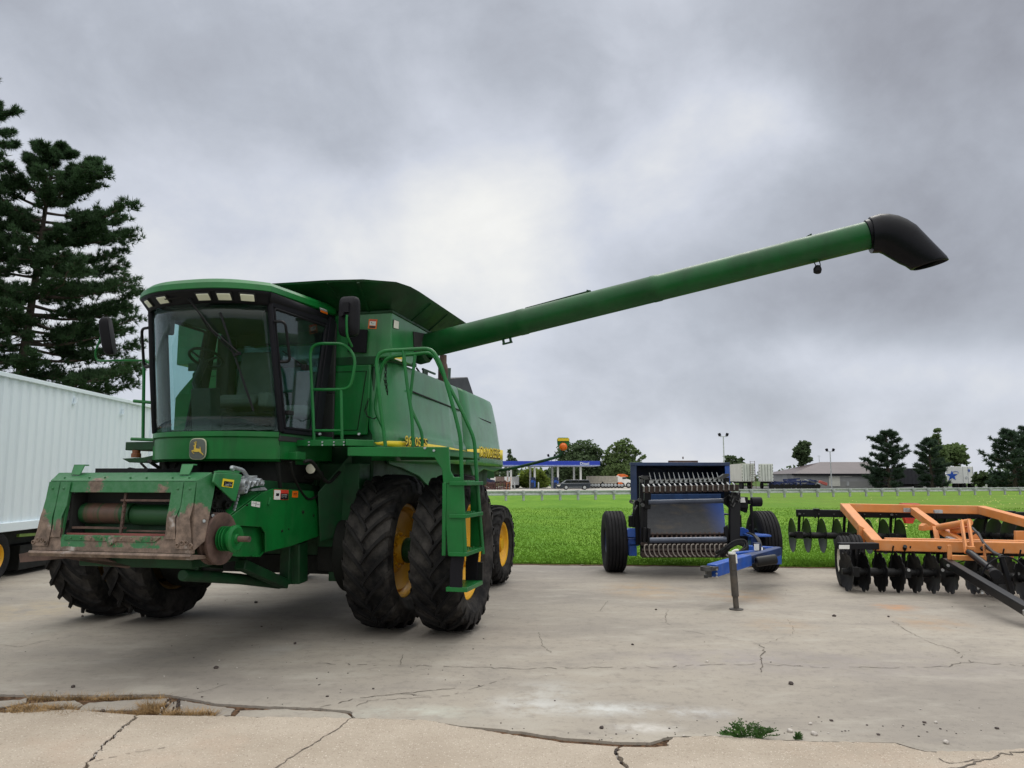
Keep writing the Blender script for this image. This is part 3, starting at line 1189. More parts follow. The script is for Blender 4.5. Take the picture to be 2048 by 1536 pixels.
# rear wall, floor and headliner
mb = MB()
mb.bx((.10, -.80, 2.10), (.14, .80, 2.78))
mb.bx((.10, -.80, 3.42), (.14, .80, 3.66))
mb.bx((.10, -.80, 2.78), (.14, -.62, 3.42))
mb.bx((.10, .62, 2.78), (.14, .80, 3.42))
mb.bx((.10, -.78, 2.14), (1.34, .78, 2.20))
mb.bx((.14, -.72, 3.56), (1.56, .72, 3.60))
mb.build('cab_lining', M['interior'], combine, .01)
mb = MB()
mb.add([(.12, -.62, 2.78), (.12, .62, 2.78), (.12, .62, 3.42), (.12, -.62, 3.42)], [(0, 1, 2, 3)])
mb.build('rear_window', M['glass'], combine, 0, 0, .005)
mb = MB()
mb.plate([(.065, -.60, 2.82), (.065, .60, 2.82), (.065, .60, 3.4), (.065, -.60, 3.4)], .004, FX)  # pale panel: daylight seen behind the rear window is put into its colour
mb.build('pale_view_panel', paint('pale_view_paint', (.42, .60, .58), .4), combine)
# roof
def roof_ring(z, inset, xback=.14, dxx=0):
    w = .80 - inset
    r_ = [(bow(1.66 - inset, .31, w, t * w, 2.6) + dxx, t * w, z) for t in ys]
    return r_ + [(xback + inset, w, z + .03), (xback + inset, -w, z + .03)]


def lens_roof(z0, ins):
    return [(x, y, z + (.05 * max(0, (1.4 - x)) / 1.3)) for x, y, z in roof_ring(z0, ins)]


mb = MB()
mb.loft([lens_roof(3.675, .03), lens_roof(3.695, .0), lens_roof(3.755, .008), lens_roof(3.80, .05), lens_roof(3.825, .13), lens_roof(3.84, .3)], True, True)
roof = mb.build('cab_roof', M['green'], combine, 0, 28)
mb = MB()
rows = []
for t_, z in ((0, 3.69), (.25, 3.665), (.85, 3.60), (1.0, 3.565)):
    w = .79 * (1 - t_) + (WT + .02) * t_
    rows.append([(bow(1.655 * (1 - t_) + 1.565 * t_, .305 * (1 - t_) + .26 * t_, w, t * w), t * w, z) for t in ys])
mb.grid(rows)
for s in (1, -1):
    mb.grid([[(1.66, s * .785, 3.69), (.16, s * .785, 3.735)], [(1.57, s * .735, 3.565), (.16, s * .80, 3.60)]])
mb.build('roof_visor', M['plastic'], roof, 0, 40, .02)


def visor_pt(t, a):
    z = 3.665 + (3.60 - 3.665) * a
    t_ = .25 + .6 * a
    w = .79 * (1 - t_) + (WT + .02) * t_
    return Vector((bow(1.655 * (1 - t_) + 1.565 * t_, .305 * (1 - t_) + .26 * t_, w, t * w), t * w, z))


for u, v in ((298, 601), (328, 597), (409, 590), (449, 588), (495, 590)):
    t = min((i / 100 for i in range(-97, 98)), key=lambda q_: abs(Vector(CF.M @ visor_pt(q_, .5) - Vector((0, 0, EYE))).normalized().dot(pix_dir(u, v)) - 1))
    c = visor_pt(t, .5)
    tx = (visor_pt(t + .03, .5) - visor_pt(t - .03, .5)).normalized()
    tz = (visor_pt(t, 0) - visor_pt(t, 1)).normalized()
    nn = tx.cross(tz).normalized()
    if nn.x < 0:
        nn = -nn
    Mx = Matrix((tx, tz, nn)).transposed()
    hw = .068 if abs(t) < .8 else .05
    mb = MB()
    mb.box(c + nn * .010, (hw * 2 + .03, .112, .03), Mx)
    lt = mb.build('work_light', M['black'], roof, .008)
    mb = MB()
    mb.box(c + nn * .024, (hw * 2, .085, .016), Mx)
    mb.build('lens', M['cream'], lt, .006)
stack_decal([(639, 614), (654, 620), (655, 629), (641, 624)], 1, .803, (0, 1, 0), M['alu'], [(.0, .55, 1, 1, Or), (.1, .1, .9, .25, W_)], 'roof_decal')
# wipers
mb = MB()


def ws(u, v, off=.03):
    """point just in front of the windscreen"""
    best = None
    for i in range(60):
        x = 1.3 + i * .01
        p = K(u, v, 0, x)
        t_ = (p.z - 2.245) / 1.33
        w = WB + (WT - WB) * t_
        s_ = bow(1.32 + .24 * t_, .33 - .07 * t_, w, p.y)
        d_ = abs(s_ + off - x)
        if best is None or d_ < best[0]:
            best = (d_, p)
    return best[1]


mb.tube([ws(372, 592, .05), ws(425, 660, .05), ws(478, 706, .05)], .009, 6)
mb.tube([ws(380, 596, .05), ws(415, 655), ws(470, 709)], .007, 6)
mb.bar(ws(466, 710), ws(482, 706), .02, .03)
mb.bar(ws(440, 625, .015), ws(507, 822, .015), .012, .022)
mb.tube([ws(330, 598, .09), ws(352, 596, .10), ws(372, 590, .08)], .010, 6)
mb.build('wiper', M['gloss_black'], combine)
# interior
mb = MB()
cw = K(412, 716, 0, 1.02)
ax_ = Vector((-.45, .02, .90)).normalized()
xa_ = ax_.cross(Vector((0, 1, 0))).normalized()
ya_ = ax_.cross(xa_)
mb.tube([cw + (xa_ * math.cos(2 * math.pi * i / 24) + ya_ * math.sin(2 * math.pi * i / 24)) * .19 for i in range(24)], .017, 8, closed=True)
for a in (.4, 2.5, 4.6):
    mb.bar(cw - ax_ * .05, cw + (xa_ * math.cos(a) + ya_ * math.sin(a)) * .18, .035, .018)
mb.tube([cw - ax_ * .03, cw - ax_ * .35, (1.30, -.18, 2.5)], .045, 10)
mb.build('steering_wheel', M['black'], combine)
mb = MB()
mb.box((1.26, -.18, 2.46), (.20, .24, .56), Matrix.Rotation(R(8), 3, 'Y'))
mb.bx((1.1, -.62, 2.2), (1.42, -.50, 2.24))
mb.bar((1.40, -.58, 2.22), (1.30, -.60, 2.36), .03, .06)
mb.build('pedal_console', M['interior'], combine, .02)


def seat(name, x, y, w, zc, back):
    m_ = MB()
    m_.box((x, y, zc), (.46, w, .14), Matrix.Rotation(R(-5), 3, 'Y'))
    m_.box((x - .22, y, zc + back / 2 + .03), (.14, w * .96, back), Matrix.Rotation(R(-10), 3, 'Y'))
    o_ = m_.build(name, M['grey_fabric'], combine, .045)
    m_ = MB()
    for i in range(4):
        m_.box((x - .02, y, zc - .14 - i * .075), (.40 - .02 * (i % 2), w * .86 - .03 * (i % 2), .06))
    m_.build('seat_base', M['black'], o_, .015)
    return o_


st = seat('operator_seat', .72, -.02, .50, 2.62, .62)
mb = MB()
mb.box((.86, -.02, 2.625), (.20, .50, .09))
mb.bx((.55, .28, 2.55), (1.0, .40, 2.72))
mb.bx((.60, -.42, 2.58), (.95, -.34, 2.66))
mb.build('armrest', M['grey_fabric'], st, .03)
seat('instructor_seat', .55, .56, .40, 2.50, .50)
mb = MB()
mb.bx((.40, .42, 2.2), (.80, .74, 2.42))
mb.bx((.14, -.74, 2.2), (.30, -.56, 3.5))
mb.bar((1.36, .60, 3.56), (1.30, .62, 3.2), .12, .1)
mb.bar((1.42, -.62, 3.56), (1.40, -.64, 3.34), .12, .14)
mb.build('cab_console', M['interior'], combine, .02)
# emblem: rounded shield with a leaping deer
mb = MB()
ec = K(398, 898, 0, 1.66)
ec = Vector((bow(1.32, .33, WB, ec.y) + .022, ec.y, ec.z))
sl = (bow(1.32, .33, WB, ec.y + .05) - bow(1.32, .33, WB, ec.y - .05)) / .1
ty = Vector((sl, 1, 0)).normalized()
en = Vector((1, -sl, 0)).normalized()
Em = Matrix(((ty.x, 0, en.x, ec.x), (ty.y, 0, en.y, ec.y), (0, 1, 0, ec.z), (0, 0, 0, 1)))


def sh(sc):
    o_ = []
    for i in range(48):
        a = 2 * math.pi * i / 48
        p_ = 3.6
        x = math.copysign(abs(math.cos(a)) ** (2 / p_), math.cos(a))
        y = math.copysign(abs(math.sin(a)) ** (2 / p_), math.sin(a))
        o_.append(Vector((x * .098 * sc * (1 + .0 * y), y * .112 * sc, 0)))
    return o_


for sc, dd, k in ((1.0, 0, 0), (.92, .010, 1)):
    mb.slot(k)
    mb.plate([Em @ (p + Vector((0, 0, dd))) for p in sh(sc)], .012, en)
mb.slot(0)
emb = mb.build('emblem', [paint('emblem_border', (.50, .50, .36), .4), paint('emblem_field', (.09, .10, .09), .5)], combine, 0, 30)
deer = [(425, 770), (470, 745), (560, 738), (565, 650), (580, 590), (512, 560), (520, 545), (590, 530), (612, 500), (650, 478), (690, 505), (662, 520), (655, 600), (672, 668), (760, 680), (860, 680), (900, 690), (885, 625), (870, 590), (905, 610), (930, 700), (945, 760), (975, 850), (1045, 895), (1095, 955), (1085, 985), (1030, 925), (930, 880), (840, 815), (720, 828), (600, 822), (520, 800), (470, 800), (560, 885), (590, 915), (560, 910), (460, 830)]
antl = [[(612, 500), (590, 440), (520, 415), (560, 425), (560, 370), (600, 430), (640, 485)], [(640, 490), (640, 420), (620, 350), (655, 400), (670, 340), (672, 420), (660, 490)]]
mb = MB()
for pl in [deer] + antl:
    pts = [Em @ Vector(((x - 715) * .000212, -(y - 690) * .000232, .0245)) for x, y in pl]
    mb.plate(pts, .004, en)
mb.build('leaping_deer', paint('emblem_gold', (.62, .42, .05), .4), emb, 0, 0)

# ---- walkway, platform, ladder, rails
PX = .95
mb = MB()
pf = [(697, 894), (899, 894), (902, 942), (909, 954), (924, 954), (925, 967), (888, 967), (885.5, 939), (870.5, 915), (697, 912)]
mb.plate([K(u, v, 0, PX) for u, v in pf], .03, FX)
yA, yB = K(697, 900, 0, PX).y, K(897, 900, 0, PX).y
mb.bx((-.3, yA, 2.02), (PX, yB, 2.055))
mb.bx((-.3, yA, 1.97), (-.26, yB, 2.055))
mb.bx((-.3, yB - .03, 1.98), (PX, yB, 2.055))
yC, yD = K(575, 885, 0, PX).y, K(692, 885, 0, PX).y
mb.bx((.10, yC, 2.125), (PX, yD, 2.165))
mb.bx((PX - .005, yC, 2.10), (PX + .03, yD, 2.17))
mb.bar((PX + .02, yD, 2.135), (PX - .15, yA + .22, 2.13), .09, .07)
mb.bx((.1, yC, 1.9), (.85, yC + .06, 2.12))
mb.plate([K(u, v, 0, 1.15) for u, v in ((517, 912), (594, 903), (594, 919), (570, 919))], .2, (-1, 0, 0))
mb.build('platform', M['green'], combine, .006)
mb = MB()
for u in (618, 645, 688, 668):
    for v in (884, 890):
        c = K(u, v, 0, PX + .035)
        mb.cyl(c - Vector((.01, 0, 0)), c + Vector((.008, 0, 0)), .010, n=6)
for u, v in ((850, 896), (868, 901), (640, 868), (718, 868)):
    c = K(u, v, 0, PX + .035)
    mb.cyl(c - Vector((.01, 0, 0)), c + Vector((.010, 0, 0)), .014, n=6)
mb.build('platform_bolt', M['alu'], combine)

LY0, LY1 = K(888, 990, 0, PX).y, K(932, 1000, 0, PX).y
ladder_b = MB()
ladder_b.plate([K(u, v, 0, PX) for u, v in ((888, 967), (924, 962), (929, 1113), (896.5, 1111))], .02, FX)
XR = PX - .62
q = [K(u, v, 0, PX) for u, v in ((888, 967), (924, 962), (929, 1113), (896.5, 1111))]
ladder_b.plate([(XR, max(p.y, 2.60), p.z) for p in q], .02, (-1, 0, 0))
ladder_b.bar((PX + .02, LY0 + .012, 1.70), (PX + .02, LY0 + .012, K(897, 1111, 0, PX).z), .03, .04, up=(0, 1, 0))
ladder = ladder_b.build('ladder', M['green'], combine, .005)
for v in (967, 1032, 1108):
    c = K(912, v, 0, PX)
    mb = MB()
    mb.bx((XR, LY0 + .07, c.z - .02), (PX + .045, LY1 + .02, c.z + .02))
    for i in range(5):
        for j in range(3):
            xx, yy = XR + .08 + i * .11, LY0 + .06 + j * .055
            mb.cyl((xx, yy, c.z + .018), (xx, yy, c.z + .032), .02, .014, 8)
    mb.build('step', M['green'], ladder, .004)
mb = MB()
fl = [K(u, v, 0, PX - .02) for u, v in ((904, 1103), (930, 1108), (926, 1140), (925, 1180), (900, 1180), (900, 1140))]
mb.plate(fl, .015, FX)
mb.plate([(XR + .02, p.y, p.z) for p in fl], .015, FX)
mb.build('step_flap', M['plastic'], ladder, .004)
c = K(912, 1179, 0, PX)
mb = MB()
mb.bx((XR, LY0 + .03, c.z - .025), (PX, LY1 + .02, c.z + .02))
mb.build('step', M['green'], ladder, .004)
mb = MB()
mb.bx((XR - .02, LY1 - .14, .60), (XR + .02, LY1 + .02, .82))
mb.build('mud_flap', M['black'], ladder)

RR = .019


def rail(name, uvs, x, r=RR, bend=.10, par=None):
    m_ = MB()
    m_.tube([K(u, v, 0, x) for u, v in uvs], r, 10, bend)
    return m_.build(name, M['green'], par or combine)


def c4(x, y):
    return 600 + x / 3.657, 540 + y / 3.657


rail('handrail', [c4(*p) for p in ((625, 1290), (610, 1150), (590, 1000), (556, 660), (590, 592), (965, 572), (1035, 700), (1120, 1000), (1175, 1225), (1185, 1560))] + [(931, 1110)], PX, .021)
rail('handrail', [c4(*p) for p in ((755, 585), (785, 850), (820, 1080), (828, 1290))], PX, .019)
rail('handrail', [c4(*p) for p in ((612, 1160), (545, 1020), (600, 690), (650, 635), (970, 600), (1060, 790), (1170, 1000), (1275, 1232), (1295, 1536))] + [(966, 1108)], XR, .021)
rail('handrail', [c4(*p) for p in ((842, 622), (800, 990), (895, 1190), (893, 1290))], XR, .019)
rail('walkway_rail', [(628, 880), (625, 800), (620, 700), (632, 687), (690, 687), (712, 715), (703, 770), (690, 779), (628, 779)], PX - .02, .017)
rail('walkway_rail', [(682, 779), (684, 880)], PX - .02, .017)
rail('walkway_rail', [(628, 861), (684, 861)], PX - .02, .015)

# ---- mirrors
mb = MB()
mc = K(698, 633, 0, 1.0)
rows = []
for dx_, sc in ((-.05, .93), (-.04, 1.0), (.02, 1.0), (.055, .86), (.07, .55)):
    ring = []
    for i in range(32):
        a = 2 * math.pi * i / 32
        p_ = 5
        y = math.copysign(abs(math.cos(a)) ** (2 / p_), math.cos(a)) * .116 * sc
        z = math.copysign(abs(math.sin(a)) ** (2 / p_), math.sin(a)) * .225 * (sc if sc < .9 else 1)
        ring.append(mc + Vector((dx_, y, z)))
    rows.append(ring)
mb.loft(rows)
mb.bx(mc + Vector((.06, -.035, .03)), mc + Vector((.095, .035, .14)))
mb.cyl(mc + Vector((.05, -.04, .01)), mc + Vector((.12, -.04, .01)), .03, n=12)
mir = mb.build('mirror', M['plastic'], combine, 0, 40)
mb = MB()
mb.tube([K(704, 693, 0, .95), K(694, 672, 0, 1.08), K(693, 640, 0, 1.10), K(694, 630, 0, 1.10)], .014, 8, .05)
mb.build('mirror_arm', M['green'], mir)
mb = MB()
mc2 = Vector((1.10, -1.66, 3.42))
Rm = Matrix.Rotation(R(-62), 3, 'Z') @ Matrix.Rotation(R(-6), 3, 'X') @ Matrix.Rotation(R(10), 3, 'Y')
rows = []
for dx_, sc in ((-.05, .93), (-.04, 1.0), (.02, 1.0), (.055, .86), (.07, .55)):
    rows.append([mc2 + Rm @ Vector((dx_, math.copysign(abs(math.cos(a)) ** .4, math.cos(a)) * .12 * sc, math.copysign(abs(math.sin(a)) ** .4, math.sin(a)) * .225 * sc)) for a in [2 * math.pi * i / 32 for i in range(32)]])
mb.loft(rows)
mir2 = mb.build('mirror', M['plastic'], combine, 0, 40)
mb = MB()
mb.tube([K(288, 721, 0, 1.0), K(240, 721, 0, 1.0), K(193, 722, 0, 1.02), K(190, 705, 0, 1.05), K(203, 672, 0, 1.08)], .013, 8, .06)
mb.build('mirror_arm', M['green'], mir2)
rail('walkway_rail', [(302, 727), (286, 719), (288, 730), (286, 880)], .98, .019, .03)
rail('walkway_rail', [(268, 802), (312, 806)], .98, .02, 0)
rail('walkway_rail', [(263, 878), (312, 880)], .98, .02, 0)
mb = MB()
a_, b_ = K(251, 884, 0, .98), K(312, 900, 0, .98)
mb.bx((.4, a_.y, b_.z), (.98, b_.y, a_.z))
a_ = K(243, 917, 0, 1.0)
b_ = K(312, 924, 0, 1.0)
mb.plate([K(u, v, 0, 1.0) for u, v in ((243, 917), (285, 915), (318, 908), (318, 916), (285, 926), (258, 925))], .25, (-1, 0, 0))
mb.build('side_step', M['green_dirty'], combine, .008)
mb = MB()
a_ = K(272, 915, 0, .95)
mb.lathe([(.001, 0), (.055, 0), (.055, .045), (.045, .05), (.045, .085), (.001, .085)], a_, (0, 0, 1), 20)
mb.build('marker_lamp', paint('dull_amber', (.22, .075, .03), .4, var=.3), combine)
mb = MB()
mb.tube([(.8, -.9, 1.72), (1.4, -.75, 1.80), (1.9, -.6, 1.83)], .03, 8)
mb.bx((1.7, -.75, 1.80), (2.2, -.15, 1.845))
mb.build('support_strut', M['black'], combine)
# work lamp under the walkway
mb = MB()
c = K(620, 937, 0, .70)
mb.lathe([(.001, .0), (.05, .0), (.062, .045), (.058, .055), (.001, .055)], (c.x - .05, c.y, c.z), (1, .2, -.05), 24)
lo = mb.build('work_light', M['black'], combine)
mb = MB()
mb.lathe([(.055, 0), (.03, .008), (.001, .01)], (c.x + .006, c.y + .011, c.z - .003), (1, .2, -.05), 24)
mb.build('lens', M['cream'], lo)

# ---- feeder house
mb = MB()
mb.prism([(2.50, 1.77), (1.9, 1.745), (.0, 1.66), (-.2, 1.08), (1.45, .98), (2.55, 1.05)], 'y', -.70, .70)
feeder = mb.build('feeder_house', M['green_dirty'], combine, .01)


def fx(z):
    return 2.82 - (z - 1.085) * .157


def hw(z):
    return .834 - (z - 1.085) * .10


mb = MB()


def fq(pts, th=.03):
    mb.plate([(fx(z), y, z) for y, z in pts], th, (-1, 0, 0))


fq([(-.78, 1.62), (.78, 1.62), (.772, 1.722), (-.772, 1.722)])
for s in (1, -1):
    fq([(s * .54, 1.24), (s * .82, 1.24), (s * .78, 1.62), (s * .54, 1.62)])
fq([(-.83, 1.10), (.83, 1.10), (.82, 1.24), (-.82, 1.24)])
# overlay wear plates, bent in the middle
for s in (1, -1):
    for (a0_, a1_, b0_, b1_, c0_, c1_) in ((.655, .772, .645, .775, .655, .825), (.535, .645, .545, .630, .54, .645)):
        top = [(fx(1.715) + .012, s * a0_, 1.715), (fx(1.715) + .012, s * a1_, 1.715)]
        m1_ = [(fx(1.50) + .012, s * a0_, 1.50), (fx(1.5) + .012, s * (a1_ + .005), 1.50)]
        mid_ = [(fx(1.40) + .034, s * b0_, 1.40), (fx(1.40) + .034, s * b1_, 1.40)]
        m2_ = [(fx(1.27) + .016, s * (b0_ + c0_) / 2, 1.27), (fx(1.27) + .016, s * (b1_ + c1_) / 2, 1.27)]
        bot = [(fx(1.14) + .014, s * c0_, 1.14), (fx(1.14) + .014, s * c1_, 1.14)]
        if a0_ < .6:
            bot = [(fx(1.22) + .014, s * c0_, 1.22), (fx(1.22) + .014, s * c1_, 1.22)]
            m2_ = [(fx(1.30) + .016, s * (b0_ + c0_) / 2, 1.30), (fx(1.30) + .016, s * (b1_ + c1_) / 2, 1.30)]
        mb.grid([top, m1_, mid_, m2_, bot])
        mb.grid([[(x - .02, y, z) for x, y, z in r_] for r_ in (top, m1_, mid_, m2_, bot)])
    for i in range(4):
        yy, zz = s * (.68 + i * .044), 1.17 + (.022 if i in (1, 2) else 0)
        mb.lathe([(.020, .0), (.020, .012), (.012, .012), (.012, 0)], (fx(zz) + .012, yy, zz), FX, 14)
    for yy in (.60, .72):
        mb.lathe([(.012, 0), (.010, .01), (.001, .012)], (fx(1.655) + .012, s * yy, 1.655), FX, 8)
# cross plate with V edge
mb.plate([(fx(1.235) + .004, y, z) for y, z in ((-.50, 1.235), (.50, 1.235), (.44, 1.19), (.05, 1.19), (.0, 1.155), (-.05, 1.19), (-.50, 1.195))], .012, FX)
mb.lathe([(.03, 0), (.028, .018), (.001, .02)], (fx(1.185) + .01, 0, 1.185), FX, 16)
for i in range(9):
    yy = -.42 + i * .105
    mb.lathe([(.009, 0), (.008, .008), (.001, .009)], (fx(1.215) + .016, yy, 1.215), FX, 8)
# bottom lip
mb.prism([(2.84, 1.10), (2.86, 1.08), (2.84, 1.05), (2.60, 1.04), (2.60, 1.07), (2.80, 1.09)], 'y', -.835, .835)
# sloping top and side flanges
rws = [[(2.722, y * .772, 1.725) for y in (-1, -.6, -.2, .2, .6, 1)], [(2.58, y * .81, 1.80) for y in (-1, -.6, -.2, .2, .6, 1)], [(2.30, y * .81, 1.80) for y in (-1, -.6, -.2, .2, .6, 1)]]
mb.grid(rws)
mb.grid([[(x, y, z - .02) for x, y, z in r_] for r_ in rws])
for s in (1, -1):
    mb.plate([(fx(1.72), s * .772, 1.722), (2.58, s * .82, 1.80), (2.52, s * .83, 1.74), (2.70, s * .865, 1.20), (fx(1.12), s * .832, 1.12)], .02, (0, -s, 0))
for i in range(7):
    mb.lathe([(.010, 0), (.009, .010), (.001, .011)], (2.675, -.66 + i * .22 + (.05 if i % 2 else 0), 1.752), (.45, 0, .9), 8)
face = mb.build('feeder_face', M['wear'], feeder, .003)
mb = MB()
for s in (1, -1):
    mb.bar((2.57, s * .58 - .06, 1.87), (2.57, s * .58 + .06, 1.87), .06, .012)
    mb.plate([(2.60, s * .58 - .06, 1.87), (2.60, s * .58 + .06, 1.87), (2.64, s * .58 + .05, 1.78), (2.64, s * .58 - .05, 1.78)], .012, (-1, 0, 0))
mb.build('top_lug', M['green_old'], feeder, .003)
# throat sheets coloured black for the shade inside, round the drum
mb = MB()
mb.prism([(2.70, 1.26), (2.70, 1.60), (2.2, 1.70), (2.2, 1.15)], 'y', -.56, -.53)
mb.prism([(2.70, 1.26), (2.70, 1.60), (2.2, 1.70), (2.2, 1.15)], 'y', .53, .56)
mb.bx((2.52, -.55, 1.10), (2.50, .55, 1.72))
mb.build('feeder_throat', M['shade_black'], feeder)
gd = G('drum_paint')
bands = gd.step(gd.noise(1.0, 3, .6, (2, 0, 0), (.2, 5.5, .2)), .52, .60)
drum_m = gd.bsdf(gd.mix(bands, (.008, .062, .017), gd.mix(gd.noise(9, 6, .7), (.05, .04, .03), (.15, .07, .05))), .5)  # drum green is darkened to hold the shade of the throat
mb = MB()
mb.cyl((2.57, -.50, 1.425), (2.57, .03, 1.425), .095, n=32)
mb.cyl((2.57, .05, 1.415), (2.57, .53, 1.415), .095, n=32)
mb.build('feeder_drum', drum_m, feeder)
mb = MB()
mb.bar((2.70, .0, 1.55), (2.70, .53, 1.55), .05, .018)
mb.bar((2.70, -.5, 1.30), (2.70, .04, 1.30), .05, .018)
mb.bar((2.68, .02, 1.62), (2.72, .02, 1.26), .025, .02)
for i in range(6):
    mb.cyl((2.72, .035, 1.30 + i * .05), (2.735, .035, 1.30 + i * .05), .011, n=8)
mb.bar((2.66, .05, 1.275), (2.66, .53, 1.275), .05, .014)
mb.build('drum_slat', M['rust'], feeder)
mb = MB()
mb.bar((2.735, -.54, 1.243), (2.735, .54, 1.25), .012, .02)
mb.build('sill_strip', paint('red_brown_strip', (.26, .08, .07), .6), feeder)
# bent steel hanging under the lip on the far side
mb = MB()
mb.plate([K(u, v, 0, 2.55) for u, v in ((38, 1108), (62, 1103), (200, 1112), (230, 1125), (140, 1116), (40, 1125))], .03, (-1, 0, 0))
mb.plate([K(u, v, 0, 2.5) for u, v in ((102, 1112), (210, 1120), (262, 1132), (255, 1137), (150, 1120))], .02, (-1, 0, 0))
mb.build('under_plate', M['rust'], feeder)

# left side of the feeder house: shields, drive and coupler
SD = (0, 1, 0)
mb = MB()
mb.plate([K(u, v, 1, .80) for u, v in ((459, 1032), (520, 986), (545, 977), (624, 982), (628, 1000), (636, 1019), (636, 1072), (580, 1092), (528, 1104), (527.5, 1066), (520, 1054), (460, 1051))], .02, SD)
fa, fb = K(459, 1032, 1, .81), K(520, 986, 1, .81)
mb.plate([fa, fb, K(498, 984, 1, .66), K(437, 1013, 1, .66), K(447, 1020, 1, .72)], .01)
shield = mb.build('side_shield_plate', M['green'], feeder, .008)
mb = MB()
for u, v, r_ in ((564, 1062, .014), (606, 1024, .02), (627, 1031, .014), (494, 1010, .01), (577, 1058, .008)):
    c = K(u, v, 1, .825)
    mb.lathe([(r_, 0), (r_ * .8, .008), (.001, .009)], c, SD, 12)
mb.build('shield_bolt', M['dark'], shield)
mb = MB()
mb.bar(K(537, 1009, 1, .83), K(541, 995, 1, .83), .012, .02)
mb.build('shield_clip', M['green_old'], shield)
mb = MB()
sc_ = [K(u, v, 1, .73) for u, v in ((474, 1053), (520, 1054), (527, 1066))] + [K(u, v, 1, .78) for u, v in ((528, 1103), (519, 1114))] + [K(470, 1113, 1, .74), K(450, 1108, 1, .70)]
mb.plate(sc_, .012, SD)
lip_ = [K(u, v, 1, .83) for u, v in ((527, 1066), (528, 1103), (519, 1113), (505, 1113))]
lip_i = [K(u, v, 1, .74) for u, v in ((522, 1066), (523, 1101), (514, 1110), (500, 1110))]
mb.grid([lip_, lip_i])
mb.build('pulley_guard', M['green'], feeder, .006)
mb = MB()
mb.plate([K(u, v, 1, .855) for u, v in ((427, 945), (476, 948), (481, 950), (468, 1003), (462, 1001), (423, 964))], .02, SD)
mb.plate([K(427, 945, 1, .855), K(476, 948, 1, .855), K(484, 944, 1, .62), K(436, 943, 1, .62)], .012)
tri = mb.build('top_side_plate', M['green_old'], feeder, .006)
stack_decal([(446, 957), (468, 960), (465, 976), (443, 973)], 1, .876, SD, Yl,
            [(.12, .28, .9, .9, B_), (.2, .34, .8, .4, W_), (.2, .48, .7, .54, W_), (.25, .62, .85, .7, W_), (.2, .78, .6, .84, W_)])
stack_decal([(548, 979), (577, 980), (576, 1000), (547, 999)], 1, .821, SD, Rd,
            [(.0, .05, .42, 1, W_), (.12, .35, .34, .65, B_), (.46, .36, .98, .96, B_), (.5, .45, .9, .52, W_), (.5, .6, .85, .66, W_), (.5, .75, .9, .81, W_)])
stack_decal([(585, 982), (596, 982), (595, 995), (584, 995)], 1, .821, SD, Or, [(.15, .3, .8, .4, B_), (.15, .55, .8, .62, B_)])
stack_decal([(503, 1002), (520, 1004), (519, 1015), (502, 1012)], 1, .821, SD, W_, [(.48, .1, .52, .9, B_), (.1, .3, .4, .4, M['alu']), (.6, .4, .9, .5, M['alu'])], 'paper_label')
stack_decal([(905, 908), (914, 908), (916, 926), (906, 925)], 1, 1.0, SD, Yl, [(.05, .25, .95, 1, M['interior'])])
stack_decal([(907, 928), (917, 928), (917, 940), (907, 940)], 1, 1.0, SD, W_, [(.2, .3, .8, .4, M['alu'])], 'paper_label')

mb = MB()
dc = K(434, 1077, 1, .82)
mb.lathe([(.001, -.06), (.22, -.06), (.235, -.05), (.235, -.02), (.215, -.01), (.215, .02), (.235, .03), (.235, .055), (.20, .06), (.12, .03), (.001, .03)], dc, SD, 40)
mb.build('drive_pulley', M['rust'], feeder)
mb = MB()
hc = Vector((dc.x - .0, dc.y, dc.z))
pr = [(.075, .05)]
for i in range(3):
    pr += [(.112, .056 + i * .028), (.112, .064 + i * .028), (.078, .068 + i * .028), (.078, .080 + i * .028)]
pr += [(.080, .145), (.080, .165), (.122, .168), (.126, .192), (.10, .206), (.045, .20), (.04, .22), (.001, .22)]
mb.lathe(pr, hc, SD, 36)
hub = mb.build('pulley_hub', M['green'], feeder, 0, 30)
mb = MB()
mb.cyl(hc + Vector((0, .21, 0)), hc + Vector((0, .33, 0)), .026, n=14)
mb.build('drive_shaft', M['rust'], hub)
# clutter between face and shield
mb = MB()
for (u, v, r_) in ((433, 992, .055), (441, 976, .03), (426, 1008, .05), (452, 1010, .04), (415, 1030, .05)):
    c = K(u, v, 1, .76)
    mb.lathe([(.001, .04), (r_ * .4, .045), (r_ * .5, .02), (r_, .02), (r_, -.06), (.001, -.06)], c, SD, 16)
mb.plate([K(u, v, 1, .73) for u, v in ((424, 962), (465, 1003), (452, 1015), (425, 1020), (410, 1005))], .015, SD)
mb.bar(K(430, 978, 1, .8), K(455, 985, 1, .8), .015, .015)
mb.bar(K(405, 1020, 1, .76), K(395, 1060, 1, .76), .05, .03)
for i in range(5):
    c = K(427 + i * 4.5, 1023 + i * 1.0, 1, .75)
    mb.tube([c + Vector((.0, .03 * math.cos(a), .035 * math.sin(a))) for a in [2 * math.pi * j / 12 for j in range(12)]], .008, 6, closed=True)
mb.build('drive_linkage', M['dark'], feeder)
mb = MB()
for i in range(6):
    mb.box(K(478 - i * 1.9, 985 + i * 7, 1, .80), (.02, .02, .028))
for u, v in ((408, 1042), (426, 1031)):
    mb.cyl(K(u, v, 1, .82), K(u, v, 1, .84), .014, n=8)
mb.build('drive_chain', M['alu'], feeder)
